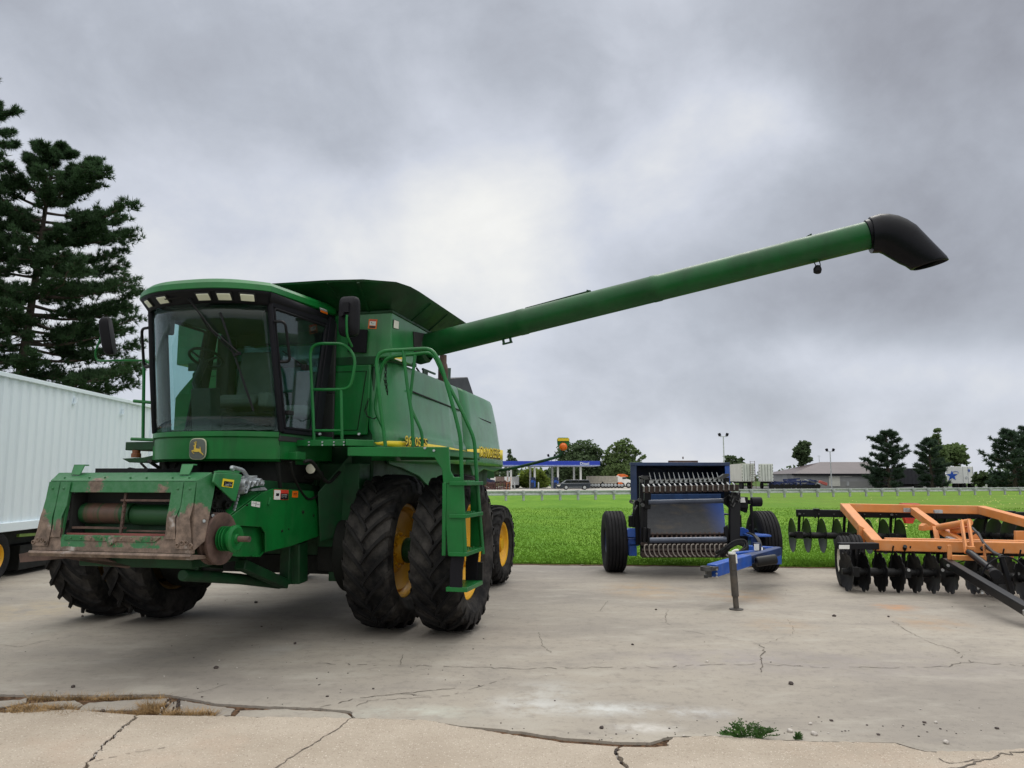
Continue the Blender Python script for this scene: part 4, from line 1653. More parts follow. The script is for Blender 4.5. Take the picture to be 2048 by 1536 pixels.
# grey hydraulic multi-coupler with its handle
mb = MB()
mb.tube([K(u, v, 1, .80) for u, v in ((466, 940), (462, 934), (478, 938), (487, 941), (497, 958))], .019, 10, .04)
mb.box(K(491, 964, 1, .76), (.20, .14, .10), Matrix.Rotation(R(8), 3, 'Y'))
for u, v, r_ in ((488, 970, .06), (486, 979, .045), (498, 968, .035), (508, 967, .03), (516, 963, .035)):
    c = K(u, v, 1, .83)
    mb.lathe([(.001, .0), (r_ * .45, .0), (r_ * .5, .03), (r_ * .8, .035), (r_, .0), (r_, -.05), (.001, -.05)], c, SD, 18)
mb.bar(K(505, 966, 1, .80), K(522, 966, 1, .80), .07, .05)
mb.plate([K(u, v, 1, .78) for u, v in ((497, 978), (524, 974), (530, 980), (498, 982))], .03, SD)
mb.plate([K(u, v, 1, .84) for u, v in ((512, 960), (520, 957), (526, 966), (524, 970))], .02, SD)
mb.build('multicoupler', M['alu'], feeder, .006)
# lift cylinders and lower frame
mb = MB()
mb.tube([K(u, v, 1, .45) for u, v in ((365, 1150), (480, 1158), (560, 1168))], .055, 12)
mb.bar(K(480, 1128, 1, .62), K(568, 1168, 1, .62), .12, .10)
mb.bar(K(572, 1168, 1, .62), K(575, 1085, 1, .62), .12, .10)
mb.bar(K(596, 1165, 1, .70), K(596, 1085, 1, .70), .14, .20)
mb.bar((2.3, -.5, 1.05), (.4, -.5, .72), .12, .10)
mb.bx((1.6, -.6, .93), (2.5, .6, 1.02))
mb.build('lift_frame', M['green_dirty'], combine, .01)
mb = MB()
mb.cyl(K(546, 1150, 1, .55), K(568, 1150, 1, .55), .015)
mb.build('cylinder_rod', M['alu'], combine)

# ---- folded-out warning lamp at the rear corner
mb = MB()
pr_ = [CF.at(u, v, D) for u, v, D in ((985, 938, 14.9), (1003, 941, 14.85), (1050, 931, 14.7), (1108, 916, 14.5), (1122, 910, 14.45), (1125, 898, 14.45))]
mb.tube(pr_, .028, 8, .12)
arm = mb.build('warning_arm', M['green_dirty'], combine)
mb = MB()
face_n = (CF.M.to_3x3().inverted() @ Vector((0, -1, 0)))
mb.plate([CF.at(u, v, 14.45) for u, v in ((1114, 878), (1117, 875), (1136, 875), (1139, 878), (1138, 890), (1131, 897), (1122, 897), (1115, 889))], .04, -face_n)
wl_ = mb.build('warning_panel', M['green'], arm, .01)
mb = MB()
mb.plate([CF.at(u, v, 14.44) for u, v in ((1115, 876.5), (1138, 876.5), (1138, 882), (1115, 882))], .008, face_n)
mb.build('panel_strip', M['decal_yellow'], wl_)
mb = MB()
c = CF.at(1126.5, 893.5, 14.43)
mb.lathe([(.066, 0), (.062, .03), (.04, .05), (.001, .055)], c, face_n, 24)
mb.lathe([(.075, 0), (.07, .02), (.06, .02)], c, face_n, 24)
mb.build('warning_lens', M['orange_lens'], wl_)
decal('side_reflector', [CF.at(u, v, 12.6) for u, v in ((941.5, 896), (946.5, 898), (947, 911), (942, 910))], M['red'], face_n, .02)

# ================================================================== GROUND, CONCRETE, LAWN
def jag(pts, amp, seg, closed=True):
    """subdivide an outline and roughen it"""
    out = []
    n = len(pts)
    for i in range(n if closed else n - 1):
        a, b = Vector(pts[i]), Vector(pts[(i + 1) % n])
        m = max(1, int((b - a).length / seg))
        for k in range(m):
            p = a.lerp(b, k / m)
            if k:
                p += Vector((random.gauss(0, amp), random.gauss(0, amp), 0))
            out.append(p)
    if not closed:
        out.append(Vector(pts[-1]))
    return out


g = G('soil_and_grass')
c = g.mix(g.step(g.noise(.05, 5, .6), .35, .65), (.050, .105, .018), (.085, .13, .03))
M['field'] = g.bsdf(c, .95, 0, .1)
mb = MB()
mb.add([(-3000, -200, -.10), (3000, -200, -.10), (3000, 5000, -.10), (-3000, 5000, -.10)], [(0, 1, 2, 3)])
mb.build('ground', M['field'], smooth=0)['kind'] = 'structure'

# soil and rubble showing in the broken joint
g = G('joint_soil')
n = g.noise(25, 8, .7)
c = g.mix(g.step(n, .35, .65), (.030, .020, .014), (.17, .10, .06))
M['soil'] = g.bsdf(c, 1.0, 0, .1, g.bump(n, .8, .02))
mb = MB()
P_ = [gnd(-80, 1370), gnd(2130, 1470), gnd(2130, 1560), gnd(-80, 1500)]
mb.add([(p.x, p.y, -.018) for p in P_], [(0, 1, 2, 3)])
sa_ = jag([Vector((-3.2, 15.80, 0)), gnd(1000, 1129.5), gnd(1540, 1135.5), gnd(2055, 1142), Vector((17, 13.98, 0))], .02, .12, False)
sb_ = [p + Vector((0, .16, 0)) for p in sa_]
mb.grid([[(p.x, p.y, .005) for p in sa_], [(p.x, p.y, .006) for p in sb_]])
mb.build('soil', M['soil'], smooth=0)['kind'] = 'structure'

# smooth concrete yard
g = G('yard_concrete')
big = g.noise(.35, 6, .6, (4, 2, 0), (.7, 1.3, 1))
med = g.noise(1.6, 7, .62, (1, 9, 0), (.8, 1.5, 1))
fine = g.noise(55, 4, .7)
vfine = g.noise(190, 2, .6)
c = g.mix(g.step(big, .30, .70), (.265, .238, .208), (.365, .325, .272))
c = g.mix(g.math('MULTIPLY', g.step(g.noise(9, 6, .65, (2, 2, 0)), .50, .66), .38), c, (.19, .168, .148))
c = g.mix(g.math('MULTIPLY', g.step(g.noise(22, 5, .7, (6, 1, 0)), .58, .66), .45), c, (.16, .143, .127))
c = g.mix(g.math('MULTIPLY', g.step(med, .50, .72), .55), c, (.41, .38, .33))
c = g.mix(g.math('MULTIPLY', g.step(med, .50, .28), .45), c, (.19, .170, .155))
c = g.mix(g.math('MULTIPLY', g.step(fine, .56, .72), .40), c, (.17, .15, .135))
c = g.mix(g.math('MULTIPLY', g.step(vfine, .60, .75), .40), c, (.47, .45, .42))
# rust and bleach stains, and soft darker patches
wob = g.noise(2.5, 6, .7, (3, 3, 0))


def ground_patch(c, u, v, rad, st, colr, amt):
    p = gnd(u, v)
    b = g.math('MULTIPLY', g.ball(tuple(p), rad, st), g.step(wob, .36, .62))
    return g.mix(g.math('MULTIPLY', b, amt), c, colr)


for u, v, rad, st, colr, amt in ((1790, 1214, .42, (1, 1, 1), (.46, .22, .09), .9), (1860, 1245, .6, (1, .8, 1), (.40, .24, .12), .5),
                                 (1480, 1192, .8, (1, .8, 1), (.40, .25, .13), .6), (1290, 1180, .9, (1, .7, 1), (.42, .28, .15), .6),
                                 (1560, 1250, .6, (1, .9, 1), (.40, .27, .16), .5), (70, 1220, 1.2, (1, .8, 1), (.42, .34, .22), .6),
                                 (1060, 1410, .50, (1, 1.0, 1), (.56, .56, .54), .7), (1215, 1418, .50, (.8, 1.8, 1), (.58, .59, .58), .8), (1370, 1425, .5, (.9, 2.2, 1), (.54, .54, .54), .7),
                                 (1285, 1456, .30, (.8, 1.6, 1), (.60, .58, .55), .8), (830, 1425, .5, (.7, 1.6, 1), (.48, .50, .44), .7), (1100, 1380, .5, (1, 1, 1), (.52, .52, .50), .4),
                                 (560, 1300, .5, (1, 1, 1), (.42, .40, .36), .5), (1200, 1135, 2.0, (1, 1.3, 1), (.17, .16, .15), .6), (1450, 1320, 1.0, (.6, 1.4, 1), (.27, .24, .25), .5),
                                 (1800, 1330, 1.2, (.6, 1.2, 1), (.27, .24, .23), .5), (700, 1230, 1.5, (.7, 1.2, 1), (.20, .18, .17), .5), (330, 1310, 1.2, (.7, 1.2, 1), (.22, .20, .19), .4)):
    c = ground_patch(c, u, v, rad, st, colr, amt)
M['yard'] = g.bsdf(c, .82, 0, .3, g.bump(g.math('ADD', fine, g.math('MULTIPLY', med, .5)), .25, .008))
# rough exposed-aggregate road concrete
g = G('road_concrete')
big = g.noise(1.2, 6, .6, (4, 2, 0))
peb = g.voro(70).outputs['Distance']
peb2 = g.voro(28).outputs['Distance']
vcol = g.new('ShaderNodeSeparateColor')
g.put(vcol.inputs[0], g.voro(70).outputs['Color'])
fine = g.noise(120, 4, .7)
c = g.mix(g.step(big, .3, .7), (.37, .312, .25), (.455, .392, .322))
c = g.mix(g.math('MULTIPLY', g.step(vcol.outputs[0], .70, .9), g.step(peb, .40, .25)), c, (.62, .55, .47))
c = g.mix(g.math('MULTIPLY', g.math('MULTIPLY', g.step(vcol.outputs[1], .76, .92), g.step(peb, .38, .22)), .8), c, (.20, .15, .12))
c = g.mix(g.math('MULTIPLY', g.step(fine, .56, .70), .6), c, (.22, .17, .135))
c = g.mix(g.math('MULTIPLY', g.step(g.noise(30, 5, .7, (1, 1, 0)), .58, .68), .45), c, (.24, .185, .145))
c = g.mix(g.math('MULTIPLY', g.step(g.noise(.9, 5, .6, (8, 1, 0)), .55, .7), .3), c, (.46, .34, .26))
M['road'] = g.bsdf(c, .9, 0, .2, g.bump(g.math('ADD', g.math('MULTIPLY', peb, -1.0), g.math('MULTIPLY', fine, .6)), .55, .012))
M['crack'] = paint('crack_dirt', (.115, .095, .078), .95, var=.5, vscale=20)


def slab(name, px_pts, mat, z0, z1, amp=.006, seg=.05, extra=None):
    m_ = MB()
    pts = jag([Vector((p.x, p.y, 0)) for p in px_pts], amp, seg)
    m_.prism([(p.x, p.y) for p in pts], 'z', z0, z1)
    return m_


edge = [(-90, 1386), (55, 1390), (130, 1394), (250, 1391), (330, 1389), (372, 1396), (430, 1407), (500, 1411), (560, 1413), (640, 1416), (700, 1422), (712, 1436), (850, 1440), (915, 1451), (1000, 1458), (1130, 1476), (1240, 1484), (1300, 1485), (1338, 1474), (1420, 1471), (1540, 1479), (1640, 1483), (1790, 1485), (1820, 1494), (1850, 1502), (2050, 1512), (2150, 1516)]
mb = MB()
near = jag([gnd(*p) for p in edge], .005, .04, False)
far = [Vector((60, 13.0, 0)), Vector((16, 14.0, 0))] + jag([gnd(2050, 1140), gnd(1540, 1134), gnd(1010, 1128)], .03, .25, False) + [Vector((-3.2, 15.9, 0)), Vector((-3.2, 22, 0)), Vector((-60, 22, 0)), Vector((-60, 6, 0))]
near = [Vector((near[0].x, near[0].y, 0))] + near + [Vector((60, near[-1].y, 0))]
poly = near + far
mb.prism([(p.x, p.y) for p in poly], 'z', -.06, 0.0)
for ch in ([(-60, 1401), (0, 1399), (40, 1397), (57, 1391), (52, 1402), (12, 1410), (-60, 1412)], [(62, 1404), (150, 1398), (166, 1407), (146, 1417), (62, 1421), (10, 1416)], [(152, 1420), (178, 1403), (300, 1395), (338, 1393), (325, 1409), (288, 1416)],
           [(318, 1426), (345, 1402), (364, 1399), (428, 1410), (470, 1416), (462, 1428), (430, 1431)], [(368, 1400), (372, 1398), (380, 1404), (360, 1420), (352, 1420)],
           [(480, 1419), (560, 1416), (640, 1420), (694, 1425), (706, 1436), (690, 1437), (560, 1433), (470, 1432)]):
    pts = jag([gnd(*p) for p in ch], .006, .04)
    mb.prism([(p.x, p.y) for p in pts], 'z', -.05, random.uniform(-.012, -.004))
# hairline cracks: thin dirt-filled ribbons
mb.slot(1)


def crack(pts, w, amp=.014, seg=.05, gaps=.0):
    P = jag([gnd(*p) for p in pts], amp, seg, False)
    for a, b in zip(P, P[1:]):
        if random.random() < gaps:
            continue
        d = (b - a)
        if d.length < 1e-4:
            continue
        n_ = Vector((-d.y, d.x, 0)).normalized()
        wa, wb = w * random.uniform(.4, 1.3) / 2, w * random.uniform(.4, 1.3) / 2
        mb.add([(a.x - n_.x * wa, a.y - n_.y * wa, .004), (b.x - n_.x * wb, b.y - n_.y * wb, .004), (b.x + n_.x * wb, b.y + n_.y * wb, .004), (a.x + n_.x * wa, a.y + n_.y * wa, .004)], [(0, 1, 2, 3)])


crack([(580, 1325), (700, 1330), (800, 1332), (1000, 1336), (1030, 1338), (1130, 1336), (1280, 1335), (1400, 1331), (1520, 1328), (1620, 1334), (1770, 1336), (1870, 1334), (1940, 1326), (2060, 1332)], .009, .02, .06, .30)
crack([(1522, 1345), (1525, 1330), (1520, 1314), (1531, 1304), (1520, 1290)], .011, .012, .05, .05)
crack([(1520, 1290), (1430, 1272), (1360, 1260), (1330, 1245), (1336, 1215)], .006, .012, .06, .25)
crack([(1520, 1290), (1580, 1272), (1590, 1262), (1575, 1240)], .005, .012, .06, .3)
crack([(1785, 1242), (1810, 1260), (1860, 1285), (1910, 1300), (1940, 1326)], .007, .012, .06, .2)
crack([(640, 1415), (720, 1396), (800, 1388), (910, 1377)], .009, .008, .05, .1)
crack([(790, 1388), (860, 1392), (780, 1386)], .006, .008, .05, .2)
crack([(700, 1420), (735, 1402), (900, 1392), (1010, 1358)], .007, .01, .05, .3)
crack([(0, 1290), (40, 1294), (118, 1277)], .008, .012, .05, .2)
crack([(330, 1389), (250, 1391), (120, 1392)], .012, .005, .04, 0)
crack([(1105, 1310), (1085, 1290), (1078, 1265)], .006, .01, .05, .3)
crack([(470, 1362), (420, 1380), (360, 1396)], .005, .006, .05, .3)
crack([(800, 1330), (806, 1310)], .006, .006, .05, .1)
crack([(1200, 1222), (1215, 1202)], .006, .004, .05, 0)
mb.build('concrete_yard', [M['yard'], M['crack']], smooth=0, recalc=True)['kind'] = 'structure'

redge = [(-90, 1430), (60, 1429), (140, 1423), (270, 1433), (400, 1436), (560, 1438), (700, 1440), (850, 1444), (930, 1459), (1000, 1470), (1130, 1490), (1236, 1497)]
redge2 = [(1240, 1497), (1290, 1499), (1335, 1497), (1347, 1479), (1420, 1476), (1540, 1484), (1640, 1488), (1790, 1490), (1818, 1500), (1850, 1508), (2000, 1506), (2070, 1497), (2150, 1490)]
mb = MB()


def rslab(px, low=3.0):
    pts = [gnd(*p) for p in px]
    pts = jag([Vector((p.x, p.y, 0)) for p in pts], .006, .035, False)
    pts = pts + [Vector((pts[-1].x, low, 0)), Vector((pts[0].x, low, 0))]
    mb.prism([(p.x, p.y) for p in pts], 'z', -.06, .014)


crA = [(272, 1434), (243, 1460), (208, 1490), (180, 1522), (150, 1560)]
crB = [(1236, 1498), (1228, 1512), (1244, 1535), (1250, 1560)]
crD = [(2150, 1492), (2060, 1502), (1960, 1528), (1860, 1552)]


def jl(px, amp=.008):
    return jag([gnd(*p) for p in px], amp, .03, False)


def road_poly(top, right=None, left=None):
    P = []
    if left:
        P += [p for p in reversed(left)]
    P += top
    if right:
        P += right
    P += [Vector((P[-1].x, 2.5, 0)), Vector((P[0].x, 2.5, 0))]
    mb.prism([(p.x, p.y) for p in P], 'z', -.06, .014)


A1 = jl(crA)
A2 = [p + Vector((.022 + random.uniform(-.012, .012), 0, 0)) for p in A1]
B1 = jl(crB)
B2 = [p + Vector((.028 + random.uniform(-.016, .016), 0, 0)) for p in B1]
road_poly([Vector((-12, gnd(-90, 1430).y, 0))] + jl(redge[:3]) + [A1[0]], right=A1[1:])
road_poly([A2[0]] + jl(redge[4:-1]) + [B1[0]], left=A2[1:], right=B1[1:])
road_poly([B2[0]] + jl(redge2[1:]) + [Vector((12, gnd(2150, 1490).y, 0))], left=B2[1:])
mb.slot(1)
for a in list(range(0)):
    pass


def crack2(pts, w, amp=.01, seg=.04, gaps=.0):
    P = jag([gnd(*p) for p in pts], amp, seg, False)
    for a, b in zip(P, P[1:]):
        if random.random() < gaps:
            continue
        d = (b - a)
        n_ = Vector((-d.y, d.x, 0)).normalized()
        wa, wb = w * random.uniform(.4, 1.3) / 2, w * random.uniform(.4, 1.3) / 2
        mb.add([(a.x - n_.x * wa, a.y - n_.y * wa, .018), (b.x - n_.x * wb, b.y - n_.y * wb, .018), (b.x + n_.x * wb, b.y + n_.y * wb, .018), (a.x + n_.x * wa, a.y + n_.y * wa, .018)], [(0, 1, 2, 3)])


crack2([(703, 1441), (672, 1465), (630, 1490), (590, 1515), (545, 1545)], .009, .008, .04, .05)
crack2(crD, .014, .012)
crack2([(1878, 1522), (1900, 1532), (1960, 1524)], .008)
crack2([(190, 1528), (260, 1512), (330, 1500)], .006, .008, .04, .3)
mb.build('concrete_road', [M['road'], M['crack']], smooth=0)['kind'] = 'structure'

# lawn
g = G('lawn_turf')
n = g.noise(.22, 6, .6, (3, 1, 0), (1, .6, 1))
n2 = g.noise(1.3, 6, .65, (8, 1, 0), (1, .35, 1))
n3 = g.noise(30, 3, .7)
c = g.mix(g.step(n, .35, .68), (.105, .225, .024), (.165, .295, .034))
c = g.mix(g.math('MULTIPLY', g.step(n2, .45, .70), .6), c, (.080, .19, .016))
sx, sy_, sz = g.sepz()
dry = g.math('MULTIPLY', g.step(sx, 9, 26), g.step(g.noise(.5, 6, .6, (2, 5, 0)), .30, .60))
c = g.mix(g.math('MULTIPLY', dry, .55), c, (.150, .185, .045))
c = g.mix(g.math('MULTIPLY', g.step(n3, .5, .7), .25), c, (.06, .14, .010))
n4 = g.noise(7, 6, .72, (4, 4, 0), (1, .5, 1))
c = g.mix(g.math('MULTIPLY', g.step(n4, .48, .66), .45), c, (.062, .155, .012))
c = g.mix(g.math('MULTIPLY', g.step(n4, .46, .34), .35), c, (.20, .33, .05))
M['lawn'] = g.bsdf(c, .95, 0, .1, g.bump(n3, .6, .04))
mb = MB()
le = [gnd(1000, 1127), gnd(1540, 1133), gnd(2055, 1139)]
front = jag([Vector((-3.1, 15.85, 0))] + [Vector((p.x, p.y + .06, 0)) for p in le] + [Vector((17, 14.1, 0)), Vector((60, 13.1, 0))], .03, .25, False)
mb.prism([(p.x, p.y) for p in front] + [(150, 13), (150, 106), (-60, 106), (-60, 22.05), (-3.1, 22.05)], 'z', -.09, .025)
mb.build('lawn', M['lawn'], smooth=0)['kind'] = 'structure'
# grass blades of the nearer lawn
M['blade'] = paint('grass_blade', (.130, .250, .028), .8, var=.25, vscale=.6, spec=.08)
_nt = M['blade'].node_tree
_pb = [n_ for n_ in _nt.nodes if n_.type == 'BSDF_PRINCIPLED'][0]
_tr = _nt.nodes.new('ShaderNodeBsdfTranslucent')
_nt.links.new(_pb.inputs['Base Color'].links[0].from_socket, _tr.inputs[0])
_ms = _nt.nodes.new('ShaderNodeMixShader')
_ms.inputs[0].default_value = .5
_out = [n_ for n_ in _nt.nodes if n_.type == 'OUTPUT_MATERIAL'][0]
_nt.links.new(_pb.outputs[0], _ms.inputs[1])
_nt.links.new(_tr.outputs[0], _ms.inputs[2])
_nt.links.new(_ms.outputs[0], _out.inputs[0])
nb = 100000
D_ = 15.2 + 30 * rng.random(nb) ** 3.2
X_ = -2.0 + rng.random(nb) * (D_ * .72 + 2.6)
keep = D_ > np.interp(X_, [front[0].x, le[0].x, le[1].x, le[2].x, 17], [15.85, le[0].y, le[1].y, le[2].y, 14.1]) + .02
D_, X_ = D_[keep], X_[keep]
nb = len(D_)
h = (.020 + .040 * rng.random(nb)) * np.where(D_ < 15.75, 1.7, 1.0)
w = .006 + .008 * rng.random(nb) + D_ * .0004
a = rng.random(nb) * math.pi * 2
lean = rng.normal(0, .5, (nb, 2)) * h[:, None]
V = np.zeros((nb, 3, 3))
V[:, 0] = np.stack([X_ - w * np.cos(a), D_ - w * np.sin(a), np.full(nb, .02)], 1)
V[:, 1] = np.stack([X_ + w * np.cos(a), D_ + w * np.sin(a), np.full(nb, .02)], 1)
V[:, 2] = np.stack([X_ + lean[:, 0], D_ + lean[:, 1], .02 + h], 1)


def np_mesh(name, V, mat, parent=None):
    """triangles or quads given as an (n, k, 3) array"""
    n_, k_ = V.shape[:2]
    me = bpy.data.meshes.new(name)
    me.vertices.add(n_ * k_)
    me.vertices.foreach_set('co', V.reshape(-1).astype('f'))
    me.loops.add(n_ * k_)
    me.loops.foreach_set('vertex_index', np.arange(n_ * k_, dtype='i'))
    me.polygons.add(n_)
    me.polygons.foreach_set('loop_start', np.arange(0, n_ * k_, k_, dtype='i'))
    me.materials.append(mat)
    me.update(calc_edges=True)
    o = bpy.data.objects.new(name, me)
    col.objects.link(o)
    if parent is not None:
        o.parent = parent
    return o


tag(np_mesh('grass', V, M['blade']), 'short bright green grass blades of the mown lawn', 'grass', kind='stuff')
# dandelion heads on the right of the lawn
mb = MB()
for i in range(80):
    u, v = random.uniform(1650, 2048), random.uniform(988, 1060)
    if random.random() < .5:
        u, v = random.uniform(1950, 2048), random.uniform(990, 1012)
    p = gnd(u, v, .08)
    s = .024 + .018 * random.random()
    mb.lathe([(.001, 0), (s, .01), (s * .6, .03), (.001, .035)], p, (0, 0, 1), 6)
tag(mb.build('dandelion', paint('dandelion_yellow', (.75, .68, .25), .8), smooth=0), 'scattered pale yellow dandelion heads in the lawn', 'flowers', kind='stuff')
# dry grass in the broken joint
nb = 5200
zones = [(-20, 290, 1424, 1431), (325, 432, 1424, 1433), (20, 150, 1411, 1420), (280, 330, 1408, 1424), (55, 330, 1393, 1397)]
Pp = []
for i in range(nb):
    z_ = zones[min(4, int(random.random() ** 1.3 * 5))]
    t = random.random()
    p = gnd(z_[0] + (z_[1] - z_[0]) * t, z_[2] + (z_[3] - z_[2]) * random.random())
    Pp.append((p.x, p.y))
Pp = np.array(Pp)
h = .015 + .055 * rng.random(nb) ** 1.6
a = rng.random(nb) * 6.28
ln = rng.normal(0, 1.1, (nb, 2)) * h[:, None]
w = .0026
V = np.zeros((nb, 3, 3))
V[:, 0] = np.stack([Pp[:, 0] - w * np.cos(a), Pp[:, 1] - w * np.sin(a), np.full(nb, -.017)], 1)
V[:, 1] = np.stack([Pp[:, 0] + w * np.cos(a), Pp[:, 1] + w * np.sin(a), np.full(nb, -.017)], 1)
V[:, 2] = np.stack([Pp[:, 0] + ln[:, 0], Pp[:, 1] + ln[:, 1], -.017 + h], 1)
tag(np_mesh('dead_grass', V, paint('dead_grass', (.30, .19, .08), .9, var=.5, vscale=8)), 'dry brown grass growing in the broken concrete joint', 'dead grass', kind='stuff')
# loose stones: the bigger ones one by one, crumbs as one scatter
M['stone'] = paint('dark_stone', (.06, .045, .04), .8, var=.5, vscale=30)
M['stone_w'] = paint('pale_stone', (.50, .46, .42), .8, var=.3, vscale=30)


def stone_mesh(name, seed, r, mat):
    rs = np.random.default_rng(seed)
    m_ = MB()
    rings = []
    for i in range(5):
        ph = -1.2 + 2.4 * i / 4
        rings.append([(r * math.cos(ph) * math.cos(t) * (1 + rs.normal(0, .16)), r * .8 * math.cos(ph) * math.sin(t) * (1 + rs.normal(0, .16)), r * .62 * math.sin(ph) * (1 + rs.normal(0, .1))) for t in [2 * math.pi * j / 9 for j in range(9)]])
    m_.loft(rings)
    return m_.mesh(name, mat, 50)


st_a = [stone_mesh('stone', i, .03, M['stone']) for i in range(3)]
st_b = [stone_mesh('stone', 9 + i, .025, M['stone_w']) for i in range(2)]
spots = [(1669, 1233, .85), (1582, 1369, .85), (512, 1206, .9), (590, 1288, .7), (432, 1337, .8), (146, 1375, .7), (1312, 1220, .6), (205, 1424, .7), (1203, 1457, .6), (1265, 1290, .55), (1777, 1234, .6), (165, 1233, .6)]
for i, (u, v, s) in enumerate(spots):
    o = bpy.data.objects.new('stone', st_a[i % 3])
    p = gnd(u, v)
    o.location = (p.x, p.y, .012 * s + (.014 if v > 1500 else 0))
    o.scale = (s, s, s)
    o.rotation_euler = (0, 0, i * 1.7)
    col.objects.link(o)
    tag(o, 'small dark stone lying loose on the bare concrete', 'stone', 'dark stones on the concrete')
for i, (u, v, s) in enumerate(((1580, 1464, .9), (1628, 1470, 1.0), (1621, 1449, .6), (1414, 1324, .6), (1892, 1487, .9), (1872, 1446, .6))):
    o = bpy.data.objects.new('stone', st_b[i % 2])
    p = gnd(u, v)
    o.location = (p.x, p.y, .010 * s)
    o.scale = (s, s, s)
    o.rotation_euler = (0, 0, i * 2.1)
    col.objects.link(o)
    tag(o, 'small pale stone lying loose on the bare concrete', 'stone', 'pale stones on the concrete')
mb = MB()
for i in range(300):
    r_ = random.random()
    if r_ < .35:
        u, v = random.uniform(300, 1000), random.uniform(1170, 1400)
    elif r_ < .7:
        u, v = random.uniform(0, 2048), random.uniform(1180, 1500)
    else:
        u, v = random.uniform(900, 2048), random.uniform(1445, 1490)
        if u > 1350:
            v = random.uniform(1440, 1474)
    p = gnd(u, v)
    s = random.uniform(.002, .008) * (1 + (random.random() < .1))
    mb.slot(0 if random.random() < .7 else 1)
    mb.loft([[(p.x + s * math.cos(t) * random.uniform(.7, 1.3), p.y + s * math.sin(t) * random.uniform(.7, 1.3), z) for t in (0, 1.3, 2.6, 3.9, 5.2)] for z in (.001, s * .7)])
for i in range(260):
    u, v = random.uniform(925, 1335), 0
    v = np.interp(u, [925, 1130, 1335], [1456, 1483, 1491]) + random.uniform(-4, 4)
    p = gnd(u, v)
    s = random.uniform(.004, .014)
    mb.slot(0 if random.random() < .8 else 1)
    mb.loft([[(p.x + s * math.cos(t) * random.uniform(.7, 1.3), p.y + s * math.sin(t) * random.uniform(.7, 1.3), z) for t in (0, 1.3, 2.6, 3.9, 5.2)] for z in (-.034, -.034 + s * .9)])
for i in range(160):
    k = random.random()
    (u0, v0), (u1, v1) = random.choice([((262, 1440), (225, 1475)), ((225, 1475), (180, 1525)), ((1232, 1500), (1230, 1515)), ((1230, 1515), (1246, 1545)), ((340, 1400), (320, 1425)), ((360, 1400), (352, 1424))])
    p = gnd(u0 + (u1 - u0) * k + random.gauss(0, 4), v0 + (v1 - v0) * k)
    s = random.uniform(.003, .009)
    mb.slot(0 if random.random() < .8 else 1)
    mb.loft([[(p.x + s * math.cos(t) * random.uniform(.7, 1.3), p.y + s * math.sin(t) * random.uniform(.7, 1.3), z) for t in (0, 1.3, 2.6, 3.9, 5.2)] for z in (-.034, .006 + s * .9)])
tag(mb.build('gravel', [M['stone'], M['stone_w']], smooth=0), 'fine crumbs and gravel scattered over the concrete', 'gravel', kind='stuff')
# weeds in the joint
M['weed'] = paint('weed_leaf', (.045, .120, .020), .6, var=.4, vscale=20)


def weed(name, label, u, v, half, hgt, n_st, seed):
    rs = random.Random(seed)
    p = gnd(u, v)
    m_ = MB()
    for i in range(n_st):
        t = rs.uniform(-1, 1)
        tip = Vector((t * half, rs.uniform(-.25, .25) * half * .6, hgt * (1 - abs(t) ** 1.5 * .75) * rs.uniform(.45, 1)))
        st_ = Vector((t * half * .25, 0, -.02))
        q = [st_, st_.lerp(tip, .5) + Vector((0, 0, hgt * .12)), tip]
        m_.tube(q, .0016, 4)
        for k in range(9):
            f = .25 + .75 * k / 8
            b = q[0].lerp(q[1], f * 2) if f < .5 else q[1].lerp(q[2], f * 2 - 1)
            for s in (-1, 1):
                d = Vector((rs.uniform(.3, 1) * s, rs.uniform(-.7, .7), rs.uniform(.1, .9))).normalized()
                e = d.cross(Vector((0, 1, .3))).normalized()
                l = rs.uniform(.014, .026)
                m_.add([b, b + d * l * .5 + e * l * .22, b + d * l, b + d * l * .5 - e * l * .22], [(0, 1, 2, 3)])
    o = m_.build(name, M['weed'], None, 0, 0)
    o.location = (p.x, p.y, 0)
    return tag(o, label, 'weed')


weed('weed', 'large leafy green weed sprouting from the joint at the concrete edge', 1499, 1477, .20, .145, 46, 3)
weed('weed', 'tiny green weed sprig beside the large leafy one', 1598, 1479, .03, .05, 8, 5)

# ================================================================== WHITE CONTAINER AND WAGON (left)
CT = Frame(-8.65, 13.0, 2.57)
yf, zt = CT.on(309, 817, 0, 0).y, CT.on(0, 742, 0, 0).z
zb = CT.on(0, 1065, 0, 0).z
g = G('container_paint')
x, y, z = g.sepz()
c = g.mix(g.step(g.noise(.8, 6, .6, (0, 0, 0), (1, 1, .25)), .35, .7), (.74, .83, .89), (.79, .875, .93))
c = g.mix(g.math('MULTIPLY', g.step(g.noise(9, 6, .7, (2, 2, 0), (1, 1, .15)), .62, .82), .30), c, (.44, .42, .38))
M['cont'] = g.bsdf(c, .5, 0, .4)
cont = thing('container', 'long white corrugated steel container on a low wagon behind the combine', 'container', CT.loc, CT.rz)
mb = MB()
y0, y1 = -6.0, yf
xs_, y = [], y0
prof = []
while y < y1 - .02:
    for dy_, dx_ in ((0, 0), (.07, 0), (.115, -.022), (.185, -.022), (.23, 0)):
        if y + dy_ < y1:
            prof.append((dx_, y + dy_))
    y += .278
mb.grid([[(dx_ - .03, y, zb + .14) for dx_, y in prof], [(dx_ - .03, y, zt - .07) for dx_, y in prof]])
mb.grid([[(-2.44 + .03 - dx_, y, zb + .14) for dx_, y in prof], [(-2.44 + .03 - dx_, y, zt - .07) for dx_, y in prof]])
mb.bx((-2.40, y0, zt - .05), (-.04, y1, zt - .03))
mb.bx((-2.40, y0, zb + .10), (-.04, y1, zb + .13))
